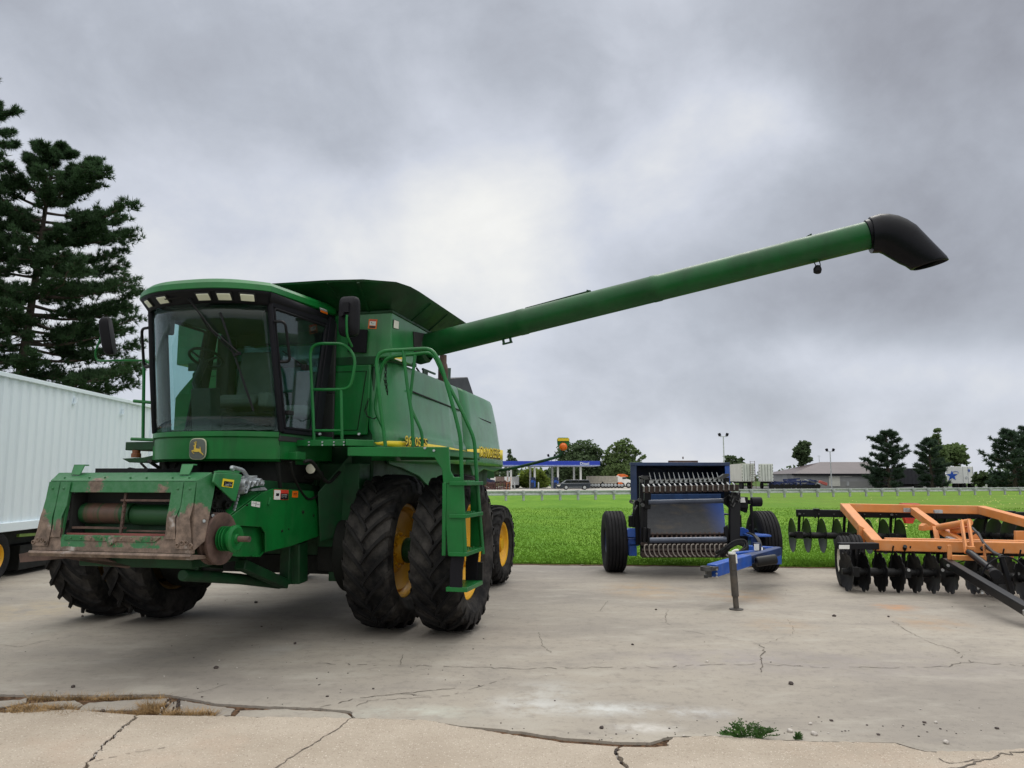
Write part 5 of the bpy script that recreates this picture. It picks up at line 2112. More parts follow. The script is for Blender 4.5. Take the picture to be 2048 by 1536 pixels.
mb.bx((-2.40, y1 - .05, zb + .1), (-.05, y1 - .02, zt - .05))
mb.bx((-2.40, y0 + .02, zb + .1), (-.05, y0 + .05, zt - .05))
mb.build('container_wall', M['cont'], cont, 0, 25)
mb = MB()
for xx in (0, -2.44):
    mb.bx((xx - .05, y0, zt - .075), (xx + .012, y1, zt))
    mb.bx((xx - .07, y0, zb), (xx + .012, y1, zb + .15))
    for yy in (y0, y1 - .1):
        mb.bx((xx - .06, yy, zb), (xx + .016, yy + .1, zt))
mb.bx((-2.44, y1 - .09, zt - .1), (0, y1, zt))
mb.build('container_frame', M['cont'], cont, .006)
mb = MB()
for px_, py_ in ((153, 800), (248, 822)):
    q = CT.on(px_, py_, 0, .02)
    mb.bx((-.02, q.y - .02, q.z - .06), (.035, q.y + .02, q.z + .05))
    mb.bx((-.02, q.y - .06, q.z - .10), (.03, q.y + .0, q.z - .06))
mb.build('vent_bracket', M['cont'], cont)
mb = MB()
mb.bx((-.16, y1 - .16, zt - .09), (.03, y1 + .01, zt + .012))
mb.build('corner_casting', paint('rusty_corner', (.45, .28, .18), .7, var=.4, vscale=12), cont, .008)
wag = thing('wagon', 'dark low wagon with yellow wheel under the white container', 'wagon', CT.loc, CT.rz)
mb = MB()
for xx in (-.45, -1.95):
    mb.bx((xx - .09, y0 + .2, zb - .28), (xx + .09, y1 - .2, zb - .006))
for yy in (-5, -2.5, 0, 2.2, 4.4):
    mb.bx((-2.3, yy - .08, zb - .12), (-.1, yy + .08, zb - .02))
wy = CT.on(8, 1118, 0, -.02).y
for yy in (wy - .22, wy - 1.5, 4.6):
    mb.bar((-2.3, yy, .42), (-.1, yy, .42), .12, .12)
mb.bx((-2.2, 1.2, .10), (-.2, 5.3, zb - .30))
mb.build('wagon_frame', M['dark'], wag)
mb = MB()
a_, b_ = CT.on(36, 1071, 0, -.1), CT.on(76, 1068, 0, -.1)
mb.bar(a_, b_, .05, .05)
mb.build('side_bar', paint('green_bar', (.16, .26, .04), .5), wag)
wt = MB()
wt.lathe([(.20, -.10), (.24, -.13), (.38, -.14), (.42, -.11), (.425, 0), (.42, .11), (.38, .14), (.24, .13), (.20, .10)], (0, 0, 0), (1, 0, 0), 40)
wt = wt.mesh('tyre', M['tyre_plain'], 40)
wr = MB()
wr.lathe([(.24, .12), (.225, .13), (.20, .10), (.19, .02), (.10, .0), (.09, .05), (.001, .06)], (0, 0, 0), (1, 0, 0), 36)
wr = wr.mesh('rim', M['yellow'], 40)
for xx, yy in ((-.16, wy - .22), (-.16, wy - 1.5), (-2.28, wy - .22), (-.16, 4.6), (-2.28, 4.6)):
    o = bpy.data.objects.new('wheel', wr)
    o.location = (xx, yy, .425)
    if xx < -1:
        o.rotation_euler.z = math.pi
    o.parent = wag
    col.objects.link(o)
    t = bpy.data.objects.new('tyre', wt)
    t.parent = o
    col.objects.link(t)

# ================================================================== BLUE ROCK PICKER
RF = Frame(3.45, 14.75, 0)
Q = RF.at
pick = thing('rock_picker', 'blue rock picker with black reel bars and rear hopper parked on the concrete edge', 'farm implement', RF.loc, RF.rz)


def plain_tyre(R_, W, rim, ribs=5):
    h = W / 2
    p = [(rim, -h * .7), (rim + .02, -h * .82), (rim + (R_ - rim) * .5, -h), (R_ - .06, -h * .97), (R_ - .015, -h * .84)]
    for i in range(ribs):
        a_, b_ = -h * .8 + 1.6 * h * i / ribs, -h * .8 + 1.6 * h * (i + 1) / ribs
        p += [(R_ - .018, a_ + .004), (R_, a_ + .012), (R_, b_ - .012), (R_ - .018, b_ - .004)]
    p += [(R_ - .015, h * .84), (R_ - .06, h * .97), (rim + (R_ - rim) * .5, h), (rim + .02, h * .82), (rim, h * .7)]
    m_ = MB()
    m_.lathe(p, (0, 0, 0), (1, 0, 0), 48)
    return m_.mesh('tyre', M['tyre_plain'], 35)


def plain_rim(r, W, mat):
    h = W / 2 * .7
    m_ = MB()
    m_.lathe([(r + .02, h), (r - .01, h + .01), (r - .03, h - .03), (r - .06, .04), (r * .4, .02), (r * .36, .07), (.001, .08)], (0, 0, 0), (1, 0, 0), 32)
    m_.lathe([(r + .02, h), (r, -h), (r - .03, -h), (r - .06, 0)], (0, 0, 0), (1, 0, 0), 32)
    return m_.mesh('rim', mat, 40)


pt, prm = plain_tyre(.565, .39, .24), plain_rim(.24, .39, M['blue_dark'])
for u, v, s in ((1228, 1086, -1), (1527, 1087, 1)):
    c = Q(u, v, 14.85)
    o = bpy.data.objects.new('wheel', prm)
    o.location = (c.x, c.y, .565)
    o.rotation_euler.z = 0 if s > 0 else math.pi
    o.parent = pick
    col.objects.link(o)
    t = bpy.data.objects.new('tyre', pt)
    t.parent = o
    col.objects.link(t)
# hopper
mb = MB()
D0, D1 = 15.4, 17.2
tl, tr, bl, br = Q(1262, 926, D0), Q(1456, 925, D0), Q(1262, 1000, D0), Q(1456, 1000, D0)
dy_ = D1 - D0
bkl = tl.x + .32
for xa_, xb_, th_ in ((tl.x, bkl, .03), (tr.x - .03, tr.x - .03, .03)):
    mb.prism([(xa_, tl.y), (xa_ + th_, tl.y), (xb_ + th_, tl.y + dy_), (xb_, tl.y + dy_)], 'z', bl.z, tl.z - .004)
mb.bx((bkl, tl.y + dy_, bl.z - .3), (tr.x, tl.y + dy_ + .03, tl.z - .03))
mb.prism([(tl.x, tl.y + .05), (tr.x, tl.y + .05), (tr.x, tl.y + dy_), (bkl, tl.y + dy_)], 'z', bl.z - .3, bl.z - .27)
mb.prism([(tl.x, tl.y + .1), (tr.x, tl.y + .1), (tr.x, tl.y + dy_), (bkl, tl.y + dy_)], 'z', tl.z - .06, tl.z - .02)
hop = mb.build('hopper', M['blue_dark'], pick, .006)
mb = MB()
mb.bx((tl.x - .02, tl.y - .06, tl.z - .055), (tr.x + .02, tl.y + .06, tl.z + .01))
mb.bx((tl.x - .02, tl.y - .05, bl.z), (tl.x + .10, tl.y - .015, tl.z - .05))
mb.build('hopper_frame', paint('navy_paint', (.018, .040, .105), .45, var=.25, dust=(.10, .11, .13), dust_amt=.3), hop, .006)
mb = MB()
mb.bx((tr.x - .075, tl.y - .05, bl.z), (tr.x + .02, tl.y - .015, tl.z - .05))
mb.build('hopper_post', M['blue'], hop, .006)
mb = MB()
a_, b_ = Q(1338, 923, 17), Q(1396, 923, 17)
mb.bx((a_.x, a_.y, a_.z - .05), (b_.x, a_.y + .1, a_.z + .02))
c = Q(1366, 918, 17)
mb.cyl(c, c + Vector((0, 0, .05)), .015, n=8)
mb.build('slow_plate', M['rust'], hop)
# apron: the sloping sheet the stones ride up
g = G('apron_steel')
x, y, z = g.sepz()
xr = g.step(x, .15, .75)
n = g.noise(9, 7, .7)
c = g.mix(g.step(n, .3, .7), (.006, .0075, .011), (.014, .0155, .020))
c = g.mix(g.math('MULTIPLY', g.step(g.noise(3, 5, .6), .5, .7), g.math('SUBTRACT', 1.0, xr)), c, (.030, .024, .018))
c = g.mix(xr, c, (.008, .04, .19))
c = g.mix(g.step(g.noise(60, 3, .6), .62, .7), c, (.030, .032, .037))
apron_m = g.bsdf(c, .6, 0, .25)
mb = MB()
mb.plate([Q(1298, 1000, 15.3), Q(1446, 1000, 15.3), Q(1452, 1070, 14.35), Q(1288, 1070, 14.35)], .02)
mb.build('apron', apron_m, pick)
mb = MB()
mb.plate([Q(1298, 989, 15.3), Q(1442, 988, 15.3), Q(1442, 1002, 15.32), Q(1298, 1003, 15.32)], .03)
mb.build('apron_board', paint('worn_blue', (.014, .05, .15), .5, var=.3), pick, .004)
# frame sides and posts
mb = MB()
for u0, v0, u1, v1, D, w in ((1282, 952, 1284, 1112, 14.1, .06), (1276, 1000, 1279, 1090, 14.4, .14), (1296, 952, 1294, 1018, 14.15, .12), (1289, 1010, 1288, 1098, 14.2, .10), (1270, 1000, 1266, 1055, 14.5, .05), (1289, 1055, 1288, 1095, 14.0, .05), (1298, 1056, 1297, 1092, 13.95, .05), (1452, 955, 1455, 1010, 14.15, .10)):
    mb.bar(Q(u0, v0, D), Q(u1, v1, D), w, .08, up=(0, 1, 0))
mb.bar(Q(1469, 985, 14.0), Q(1468, 1090, 13.9), .18, .14, up=(0, 1, 0))
mb.plate([Q(1440, 1003, 14.1), Q(1459, 988, 14.1), Q(1475, 990, 14.1), Q(1478, 1018, 14.1), Q(1460, 1018, 14.1), Q(1452, 1010, 14.1)], .05)
mb.plate([Q(1284, 1000, 14.15), Q(1302, 1003, 14.15), Q(1290, 1022, 14.15), Q(1280, 1020, 14.15)], .05)
mb.plate([Q(1258, 1032, 14.5), Q(1278, 1030, 14.5), Q(1278, 1056, 14.5), Q(1258, 1054, 14.5)], .1)
mb.plate([Q(1448, 1055, 13.9), Q(1456, 1050, 13.9), Q(1458, 1085, 13.9), Q(1452, 1088, 13.9)], .05)
mb.bx(Q(1478, 1030, 14.3), Q(1484, 1055, 14.3) + Vector((0, .2, 0)))
mb.bar(Q(1250, 1075, 14.8), Q(1515, 1075, 14.8), .10, .10)
mb.build('side_frame', M['gloss_black'], pick, .008)
mb = MB()
for s, pts in ((0, ((1278, 954), (1286, 951), (1294, 953), (1298, 958), (1290, 960))), (1, ((1438, 955), (1448, 948), (1458, 947), (1459, 952), (1448, 957)))):
    mb.plate([Q(u, v, 14.0) for u, v in pts], .10)
for u, v in ((1283, 962), (1285, 1010), (1262, 1003), (1279, 1000), (1455, 966), (1470, 1003), (1474, 1012), (1468, 995)):
    c = Q(u, v, 13.95)
    mb.cyl(c, c + Vector((0, -.03, 0)), .035, n=10)
mb.build('bearing_bracket', M['hitch_steel'], pick)
mb = MB()
for (u, v, dv) in ((1462, 990, 4), (1464, 1000, 5), (1466, 1010, 4), (1476, 985, 4), (1477, 1000, 4), (1270, 1015, 4), (1266, 1005, 3)):
    mb.tube([Q(u - 4, v, 13.9), Q(u, v + dv, 13.85), Q(u + 4, v - dv, 13.9)], .014, 6)
mb.build('reel_chain', M['hitch_steel'], pick)


def tine_bar(name, u0, u1, v0, v1, D, rb, mat, n_, fn, mat2=None):
    m_ = MB()
    a_, b_ = Q(u0, v0, D), Q(u1, v1, D)
    m_.cyl(a_, b_, rb, n=12)
    m_.slot(1)
    for i in range(n_):
        p = a_.lerp(b_, (i + .5) / n_)
        fn(m_, p, i)
    return m_.build(name, [mat, mat2 or M['steel']], pick)


def up_tine(m_, p, i):
    m_.tube([p + Vector((0, -.04, -.02)), p + Vector((-.012, -.04, .06)), p + Vector((-.03, -.02, .17 - .002 * i))], [.012, .010, .004], 7)
    m_.box(p + Vector((.02, -.045, .0)), (.115, .012, .055))
    m_.slot(0)
    m_.cyl(p + Vector((.045, -.05, .0)), p + Vector((.045, -.062, 0)), .016, n=8)
    m_.slot(1)


tine_bar('tine_bar', 1297, 1441, 964, 960, 14.15, .045, M['dark'], 15, up_tine)


def knuckle(m_, p, i):
    m_.slot(0)
    m_.box(p + Vector((.0, -.03, -.005)), (.075, .10, .115))
    m_.slot(1)
    m_.tube([p + Vector((-.048, -.09, -.04)), p + Vector((-.045, -.10, .05)), p + Vector((-.06, -.04, .085))], .013, 6)


tine_bar('knuckle_bar', 1286, 1476, 979, 975, 13.85, .055, M['rust_dark'], 18, knuckle)
mb = MB()
mb.cyl(Q(1297, 1004.5, 14.0), Q(1446, 1001.5, 14.0), .042, n=16)
mb.cyl(Q(1299, 1081, 13.9), Q(1452, 1079, 13.9), .050, n=16)
mb.build('reel_tube', paint('worn_blue_grey_tube', (.075, .09, .13), .3, metal=.2), pick)


def comb(m_, p, i):
    m_.slot(1)
    m_.bar(p + Vector((0, 0, .04)), p + Vector((0, -.03, -.06)), .03, .025)


tine_bar('grate_bar', 1300, 1453, 1070, 1069, 14.1, .020, M['rust_dark'], 16, comb, M['rust'])
mb = MB()
mb.cyl(Q(1301, 1069, 14.08), Q(1452, 1068, 14.08), .018, n=8)
mb.bar(Q(1282, 1109, 13.75), Q(1455, 1109, 13.75), .12, .08)
mb.plate([Q(1284, 1084, 14.15), Q(1456, 1083, 14.15), Q(1456, 1114, 13.95), Q(1284, 1114, 13.95)], .02)
mb.bar(Q(1282, 1088, 14.0), Q(1455, 1088, 14.0), .10, .05)
mb.build('grate_beam', M['rust_dark'], pick)


def hook(m_, p, i):
    m_.slot(1)
    m_.tube([p + Vector((.055, .0, .10)), p + Vector((.0, -.02, .10)), p + Vector((-.005, -.05, -.02)), p + Vector((.02, -.08, -.085)), p + Vector((.06, -.09, -.10))], .0125, 7, .05)


tine_bar('hook_bar', 1284, 1452, 1101, 1100, 13.75, .03, M['rust_dark'], 18, hook, paint('worn_tine', (.20, .175, .155), .6, metal=.3))
# fenders, axle boxes and right-hand wing
mb = MB()
mb.plate([Q(u, v, 14.4) for u, v in ((1252, 1060), (1260, 1057), (1277, 1058), (1277, 1075), (1251, 1074))], .25)
mb.plate([Q(u, v, 14.4) for u, v in ((1478, 1055), (1488, 1055), (1498, 1061), (1498, 1072), (1478, 1072))], .25)
mb.bx(Q(1257, 1088, 14.5), Q(1274, 1112, 14.5) + Vector((0, .2, 0)))
mb.bx(Q(1256, 1078, 14.5), Q(1278, 1092, 14.5) + Vector((0, .3, 0)))
mb.bx(Q(1500, 1070, 14.0), Q(1543, 1074, 14.0) + Vector((0, .6, 0)))
mb.bx(Q(1502, 1074, 14.5), Q(1540, 1092, 14.5) + Vector((0, .2, 0)))
mb.bx(Q(1548, 1103, 13.2), Q(1564, 1129, 13.2) + Vector((0, .1, 0)))
mb.bar(Q(1490, 1100, 13.3), Q(1556, 1104, 13.3), .16, .16)
mb.bar(Q(1540, 1105, 13.2), Q(1470, 1112, 12.6), .12, .12)
mb.build('blue_frame', M['blue'], pick, .008)
# hydraulic motor and its stand
mb = MB()
a_ = Q(1474, 992, 14.0)
mb.bx(Q(1474, 994, 14.0), Q(1497, 1016, 14.0) + Vector((0, .3, 0)))
mb.plate([Q(u, v, 14.1) for u, v in ((1478, 1014), (1497, 1014), (1494, 1026), (1480, 1020))], .15)
mb.bar(Q(1497, 1004, 14.05), Q(1503, 1004, 14.05), .08, .08)
mb.lathe([(.001, 0), (.08, 0), (.085, .02), (.085, .17), (.08, .19), (.001, .19)], Q(1502, 1003.5, 14.05), (1, 0, 0), 24)
mb.bar(Q(1502, 1010, 14.05), Q(1506, 1070, 14.1), .05, .05, up=(0, 1, 0))
mb.plate([Q(u, v, 14.1) for u, v in ((1500, 1050), (1504, 1050), (1512, 1072), (1499, 1072))], .05)
mot = mb.build('gear_motor', M['plastic'], pick, .01)
mb = MB()
mb.plate([Q(u, v, 13.99) for u, v in ((1480, 995), (1489, 995), (1491, 1005), (1481, 1005))], .006, (0, -1, 0))
mb.build('motor_label', M['white'], mot)
# drawbar
mb = MB()
h0 = Q(1420, 1142, 10.9)
mb.bar(Q(1424, 1141, 10.9), Q(1494, 1120, 11.9), .15, .17)
mb.build('drawbar', M['blue'], pick, .01)
mb = MB()
mb.bar(Q(1490, 1121, 11.85), Q(1556, 1102, 12.9), .13, .13)
mb.bar(Q(1478, 1116, 12.3), Q(1556, 1098, 13.4), .10, .08)
mb.build('drawbar_brace', paint('mid_blue_paint', (.006, .026, .11), .5, var=.4), pick, .01)
mb = MB()
mb.lathe([(.055, -.03), (.085, -.03), (.085, .03), (.055, .03)], Q(1413, 1137, 10.7), (0, 0, 1), 20, closed=True)
mb.bar(Q(1417, 1138, 10.72), Q(1430, 1136, 10.9), .11, .05)
mb.bx(Q(1413, 1140, 10.85), Q(1424, 1155, 10.85) + Vector((0, .1, 0)))
mb.cyl(Q(1412, 1156, 10.75), Q(1412, 1150, 10.75), .03, n=10)
mb.build('hitch', M['hitch_steel'], pick, .005)
mb = MB()
for v in (1139, 1147, 1153):
    c = Q(1433, v, 10.82)
    mb.cyl(c, c + Vector((0, -.02, 0)), .014, n=8)
mb.build('hitch_bolt', M['steel'], pick)
# plastic / painted jack
jb, jt = Q(1472.5, 1214, 10.6), Q(1464, 1108, 10.6)
jb.z = .0
mb = MB()
mb.lathe([(.0, 0), (.085, 0), (.095, .012), (.06, .02), (.001, .022)], (jb.x, jb.y, .0), (0, 0, 1), 20)
mb.cyl((jb.x, jb.y, .02), Vector(jb).lerp(jt, .4), .037, n=14)
mb.cyl(Vector(jb).lerp(jt, .24), jt, .048, .050, n=16)
mb.box(Vector(jb).lerp(jt, .78), (.06, .12, .09))
mb.build('jack', paint('jack_grey', (.05, .045, .040), .6, var=.3, vscale=10, dust=(.18, .14, .10), dust_amt=.5), pick)
mb = MB()
mb.lathe([(.05, 0), (.05, .025), (.001, .03)], jt, (0, 0, 1), 14)
mb.tube([jt + Vector((.0, -.02, .03)), jt + Vector((.03, -.03, .05)), jt + Vector((.08, -.03, .055))], .015, 8)
mb.bar(jt + Vector((.045, -.03, .0)), jt + Vector((.05, -.03, -.12)), .02, .02)
mb.build('jack_handle', M['white'], pick)
# hoses
mb = MB()
for k in range(9):
    r_ = random.uniform
    mb.tube([Q(1440 + r_(-12, 6), 1108 + r_(-6, 8), 13.1), Q(1455 + r_(-4, 4), 1092 + r_(-5, 8), 13.0), Q(1475 + r_(-5, 5), 1082 + r_(-4, 6), 13.0), Q(1496 + r_(-6, 4), 1084 + r_(-6, 12), 13.0), Q(1488 + r_(-6, 6), 1102 + r_(-5, 5), 12.9), Q(1462 + r_(-6, 6), 1112 + r_(-8, 5), 12.9)], .017, 7, .18)
for k in range(3):
    mb.tube([Q(1494 + 2 * k, 1066, 13.8), Q(1508 + 3 * k, 1070 + k, 13.5), Q(1518 + 2 * k, 1085, 13.3), Q(1522 + k, 1102, 13.2)], .015, 7, .2)
mb.build('hydraulic_hose', M['black'], pick)
mb = MB()
for k in range(8):
    c = Q(1485 + random.uniform(-12, 55), 1098 + random.uniform(-10, 18), 12.9)
    mb.box(c, (.12, .1, .06), Matrix.Rotation(random.uniform(0, 2), 3, 'Z'))
mb.tube([Q(1500, 1120, 12.4), Q(1522, 1108, 12.6), Q(1524, 1096, 12.7)], .011, 6)
mb.tube([Q(1500, 1118, 12.4), Q(1530, 1116, 12.6), Q(1545, 1110, 12.8)], .010, 6)
mb.build('valve_block', M['blue_dark'], pick, .006)
mb = MB()
for u0, v0, u1, v1, D in ((1508, 1088, 1518, 1101, 12.7), (1537, 1119, 1546, 1124, 12.3), (1478, 1128, 1486, 1137, 11.6)):
    mb.plate([Q(u0, v0, D), Q(u1, v0, D), Q(u1, v1, D), Q(u0, v1, D)], .006, (0, -1, 0))
mb.bar(Q(1500, 1121, 12.38), Q(1524, 1109, 12.55), .014, .014)
mb.bar(Q(1525, 1110, 12.5), Q(1524, 1095, 12.6), .014, .014)
mb.build('drawbar_label', M['white'], pick)
mb = MB()
mb.cyl(Q(1512, 1124, 11.9), Q(1553, 1118, 11.9), .075, n=18)
mb.bx(Q(1540, 1112, 12.0), Q(1555, 1128, 12.0) + Vector((0, .1, 0)))
mb.build('hydraulic_cylinder', M['black'], pick, .02)

# ================================================================== ORANGE DISC HARROW
HF = Frame(5.85, 12.3, -14.7)
N = HF.at
har = thing('disc_harrow', 'orange framed disc harrow with rows of black notched discs on the concrete', 'farm implement', HF.loc, HF.rz)
mb = MB()
fl = HF.on(1757, 1090, 1, 0.0)
fr_ = Vector((3.35, 0, fl.z))
rl = HF.on(1690, 1015, 1, 3.45)
rr = HF.on(1962, 1020, 1, 3.45)
mb.bar(fl + Vector((-.08, 0, 0)), fr_, .17, .17)
mb.bar(rl + Vector((-.08, 0, 0)), rr + Vector((.08, 0, 0)), .16, .16)
mb.bar(fl + Vector((0, .06, 0)), rl + Vector((0, -.06, 0)), .166, .156)
mb.bar(rr + Vector((0, -.06, 0)), fr_ + Vector((-.07, .06, 0)), .166, .156)
mb.bar((fl.x + .2, .55, fl.z + .03), (fr_.x - .2, .55, fl.z + .03), .12, .09)
frame = mb.build('harrow_frame', M['orange'], har, .012)
mb = MB()
# carrying arms, pivots and centre linkage
mb.plate([N(u, v, 13.2) for u, v in ((1718, 1050), (1729, 1056), (1731, 1085), (1722, 1088), (1718, 1075))], .08)
mb.bar(N(1828, 1022, 15.2), N(1868, 1052, 13.6), .12, .14)
mb.bar(N(1866, 1050, 13.6), N(1926, 1086, 12.6), .10, .12)
mb.plate([N(u, v, 13.4) for u, v in ((1846, 1052), (1852, 1047), (1862, 1054), (1866, 1060), (1846, 1062))], .15)
mb.bar(N(1870, 1054, 13.4), N(1875, 1082, 13.2), .08, .05)
for u in (1923, 1937):
    mb.bar(N(u, 1042, 12.1), N(u + 9, 1104, 11.55), .03, .07, up=(0, 1, 0))
mb.plate([N(u, v, 11.6) for u, v in ((1896, 1090), (1903, 1090), (1906, 1130), (1902, 1132), (1896, 1118))], .03)
mb.plate([N(u, v, 11.45) for u, v in ((1967, 1088), (1972, 1088), (1973, 1124), (1970, 1124))], .03)
mb.bar(N(1902, 1115, 11.62), N(1972, 1117, 11.48), .08, .07)
mb.bar(N(1935, 1096, 11.5), N(1948, 1096, 11.5), .08, .05)
mb.plate([N(u, v, 12.6) for u, v in ((1942, 1056), (1960, 1075), (1968, 1092), (1945, 1090))], .05)
mb.plate([N(u, v, 13.0) for u, v in ((2032, 1062), (2050, 1062), (2050, 1084), (2032, 1082))], .06)
mb.plate([N(u, v, 12.2) for u, v in ((2018, 1104), (2028, 1104), (2028, 1116), (2018, 1114))], .06)
mb.build('harrow_linkage', M['orange'], har, .006)
mb = MB()
mb.cyl(N(1877, 1055, 13.2), N(1940, 1044, 12.5), .055, n=18)
mb.cyl(N(1905, 1062, 13.0), N(1940, 1058, 12.6), .05, n=14)
mb.build('lift_cylinder', M['orange'], har)
mb = MB()
mb.bx(N(1806, 1007, 15.55), N(1838, 1010, 15.55) + Vector((0, .25, 0)))
mb.plate([N(u, v, 15.2) for u, v in ((1809, 1036), (1831, 1036), (1826, 1047), (1813, 1047))], .1)
mb.build('red_plate', M['red'], har)
mb = MB()
mb.bar(N(1832, 1020, 15.0), N(1852, 1034, 14.2), .05, .03)
mb.bar(N(1896, 1075, 12.9), N(1910, 1082, 12.6), .08, .04)
mb.box(N(1820, 1020, 15.3), (.25, .1, .08))
mb.box(N(1876, 1023, 15.0), (.14, .1, .06))
mb.build('grease_fitting', M['alu'], har)
# gang beams
mb = MB()
gb0, gb1 = N(1592, 1026, 16.4), N(2070, 1033, 15.1)
gb1.z = gb0.z
mb.bar(gb0, gb1, .14, .15)
f0, f1 = N(1678, 1092, 12.15), N(1755, 1092, 12.15)
mb.bar(f0, f1, .13, .10)
fz = f0.z
mb.bar(f1 + Vector((0, .25, -.08)), N(2060, 1108, 12.0), .10, .08)
mb.build('gang_beam', M['gloss_black'], har, .008)
mb = MB()
for u in (1636, 1731, 1794, 1878, 1942, 2025):
    t = (u - 1592) / (2070 - 1592)
    c = gb0.lerp(gb1, t)
    mb.tube([c + Vector((-.025, -.08, -.10)), c + Vector((-.025, -.08, .085)), c + Vector((-.025, .08, .085)), c + Vector((-.025, .08, -.1))], .012, 6)
    mb.tube([c + Vector((.035, -.08, -.10)), c + Vector((.035, -.08, .085)), c + Vector((.035, .08, .085)), c + Vector((.035, .08, -.1))], .012, 6)
    mb.box(c + Vector((0, 0, .085)), (.12, .2, .02))
mb.build('u_bolt', M['black'], har)
mb = MB()
mb.plate([N(u, v, 12.0) for u, v in ((1678, 1090), (1699, 1090), (1699, 1098), (1678, 1098))], .006, (0, -1, 0))
mb.build('beam_label', M['white'], har)


def disc_mesh(r, notched, th=.006):
    m_ = MB()
    n_ = 60
    prof = [0.0, .35, .7, 1.0]

    def ring(f, off):
        o_ = []
        for i in range(n_):
            a = 2 * math.pi * i / n_
            q_ = r * f
            if notched and f > .95 and (i % 6) in (0, 1):
                q_ = r * .90
            o_.append((off + .06 * (1 - f * f), q_ * math.cos(a), q_ * math.sin(a)))
        return o_
    m_.loft([ring(.03, 0), ring(.4, 0), ring(.75, 0), ring(1, 0), ring(1, th), ring(.75, th), ring(.4, th), ring(.03, th)], True, True)
    return m_.mesh('disc_blade', M['gloss_black'] if not notched else M['black'], 30)


dn, ds = disc_mesh(.305, True), disc_mesh(.345, False)


def gang(p0, p1, n_, me, sgn, hang_z):
    d = (p1 - p0).normalized()
    rz = math.atan2(d.y, d.x)
    m_ = MB()
    m_.cyl(p0 - d * .06, p1 + d * .06, .05, n=12)
    for i in range(n_ - 1):
        a_, b_ = p0.lerp(p1, i / (n_ - 1)), p0.lerp(p1, (i + 1) / (n_ - 1))
        m_.cyl(a_ + d * .03, b_ - d * .03, .065, n=12)
    for i in range(0, n_, 3):
        c_ = p0.lerp(p1, (i + .5) / (n_ - 1)) if i < n_ - 1 else p0.lerp(p1, (i - .5) / (n_ - 1))
        m_.tube([c_, c_ + Vector((.0, .16, .02)), c_ + Vector((.02, .12, hang_z - c_.z - .1)), c_ + Vector((.02, .0, hang_z - c_.z))], .03, 8, .12)
        m_.box(c_, (.12, .14, .14))
    for i in range(n_ - 1):
        c_ = p0.lerp(p1, (i + .6) / (n_ - 1))
        m_.tube([c_ + Vector((.02, .1, .0)), c_ + Vector((.06, .1, .25)), c_ + Vector((.08, .04, hang_z - c_.z))], .012, 6, .1)
    g_ = m_.build('gang_shaft', M['black'], har)
    for i in range(n_):
        o = bpy.data.objects.new('disc_blade', me)
        o.location = p0.lerp(p1, i / (n_ - 1))
        o.rotation_euler = (random.uniform(0, 6), 0, rz + R(7) * sgn + (math.pi if sgn < 0 else 0))
        o.parent = g_
        col.objects.link(o)
    return g_


ga_, gb_ = gnd(1694, 1183), gnd(1900, 1188)
a_, b_ = HF.I @ ga_, HF.I @ gb_
a_.z = b_.z = .305
gang(a_, b_, 7, dn, 1, fz)
ga_, gb_ = gnd(1953, 1189), gnd(2125, 1208)
a_, b_ = HF.I @ ga_, HF.I @ gb_
a_.z = b_.z = .305
gang(a_, b_, 6, dn, -1, fz)
a_, b_ = N(1584, 1070, 16.1), N(1800, 1074, 15.6)
b_.z = a_.z
gang(a_, b_, 8, ds, 1, gb0.z)
a_, b_ = N(1880, 1066, 15.9), N(2080, 1070, 14.5)
b_.z = a_.z
gang(a_, b_, 8, ds, -1, gb0.z)
# transport wheels
ht, hr = plain_tyre(.405, .20, .20, 3), plain_rim(.20, .20, paint('pale_rim', (.55, .52, .45), .5, var=.2))
for k, (u, v, D) in enumerate(((1688, 1118, 12.85), (1712, 1112, 13.1))):
    c = N(u, v, D)
    o = bpy.data.objects.new('wheel', hr)
    o.location = (c.x, c.y, .405)
    o.rotation_euler.z = math.pi
    o.parent = har
    col.objects.link(o)
    t = bpy.data.objects.new('tyre', ht)
    t.parent = o
    col.objects.link(t)
# tongue, jack, hoses
mb = MB()
mb.bar(N(1893, 1124, 11.7), N(2062, 1225, 9.25), .11, .12)
mb.bar(N(2080, 1120, 11.9), N(2066, 1222, 9.25), .11, .12)
mb.cyl(N(1938, 1104, 11.5), N(1984, 1140, 10.8), .05, n=16)
mb.cyl(N(1975, 1138, 11.2), N(1992, 1150, 10.6), .075, n=14)
mb.bx(N(1985, 1148, 11.3), N(2010, 1168, 11.3) + Vector((0, .2, 0)))
mb.plate([N(u, v, 10.8) for u, v in ((2000, 1112), (2008, 1110), (2032, 1188), (2022, 1192))], .06)
mb.bar(N(1900, 1130, 12.0), N(1960, 1112, 12.0), .02, .02)
mb.build('tongue', M['gloss_black'], har, .01)
mb = MB()
mb.lathe([(.03, 0), (.06, 0), (.06, .05), (.03, .05)], N(2058, 1230, 9.1), (0, 0, 1), 14, closed=True)
mb.build('hitch_clevis', M['steel'], har)
mb = MB()
mb.tube([N(1942, 1070, 12.3), N(1955, 1062, 12.0), N(1966, 1085, 11.6), N(1990, 1108, 11.0), N(2006, 1112, 10.8)], .020, 8, .15)
mb.tube([N(1945, 1056, 12.3), N(1960, 1072, 11.9), N(1972, 1096, 11.5), N(2004, 1113, 10.8)], .020, 8, .15)
mb.build('hydraulic_hose', M['black'], har)
mb = MB()
mb.tube([N(1961, 1180, 10.9), N(1959, 1160, 10.85), N(1972, 1130, 10.8), N(1998, 1113, 10.75), N(2024, 1114, 10.75), N(2050, 1134, 10.75), N(2062, 1170, 10.75)], .012, 8, .25)
mb.build('loose_hose', M['plastic'], har)
mb = MB()
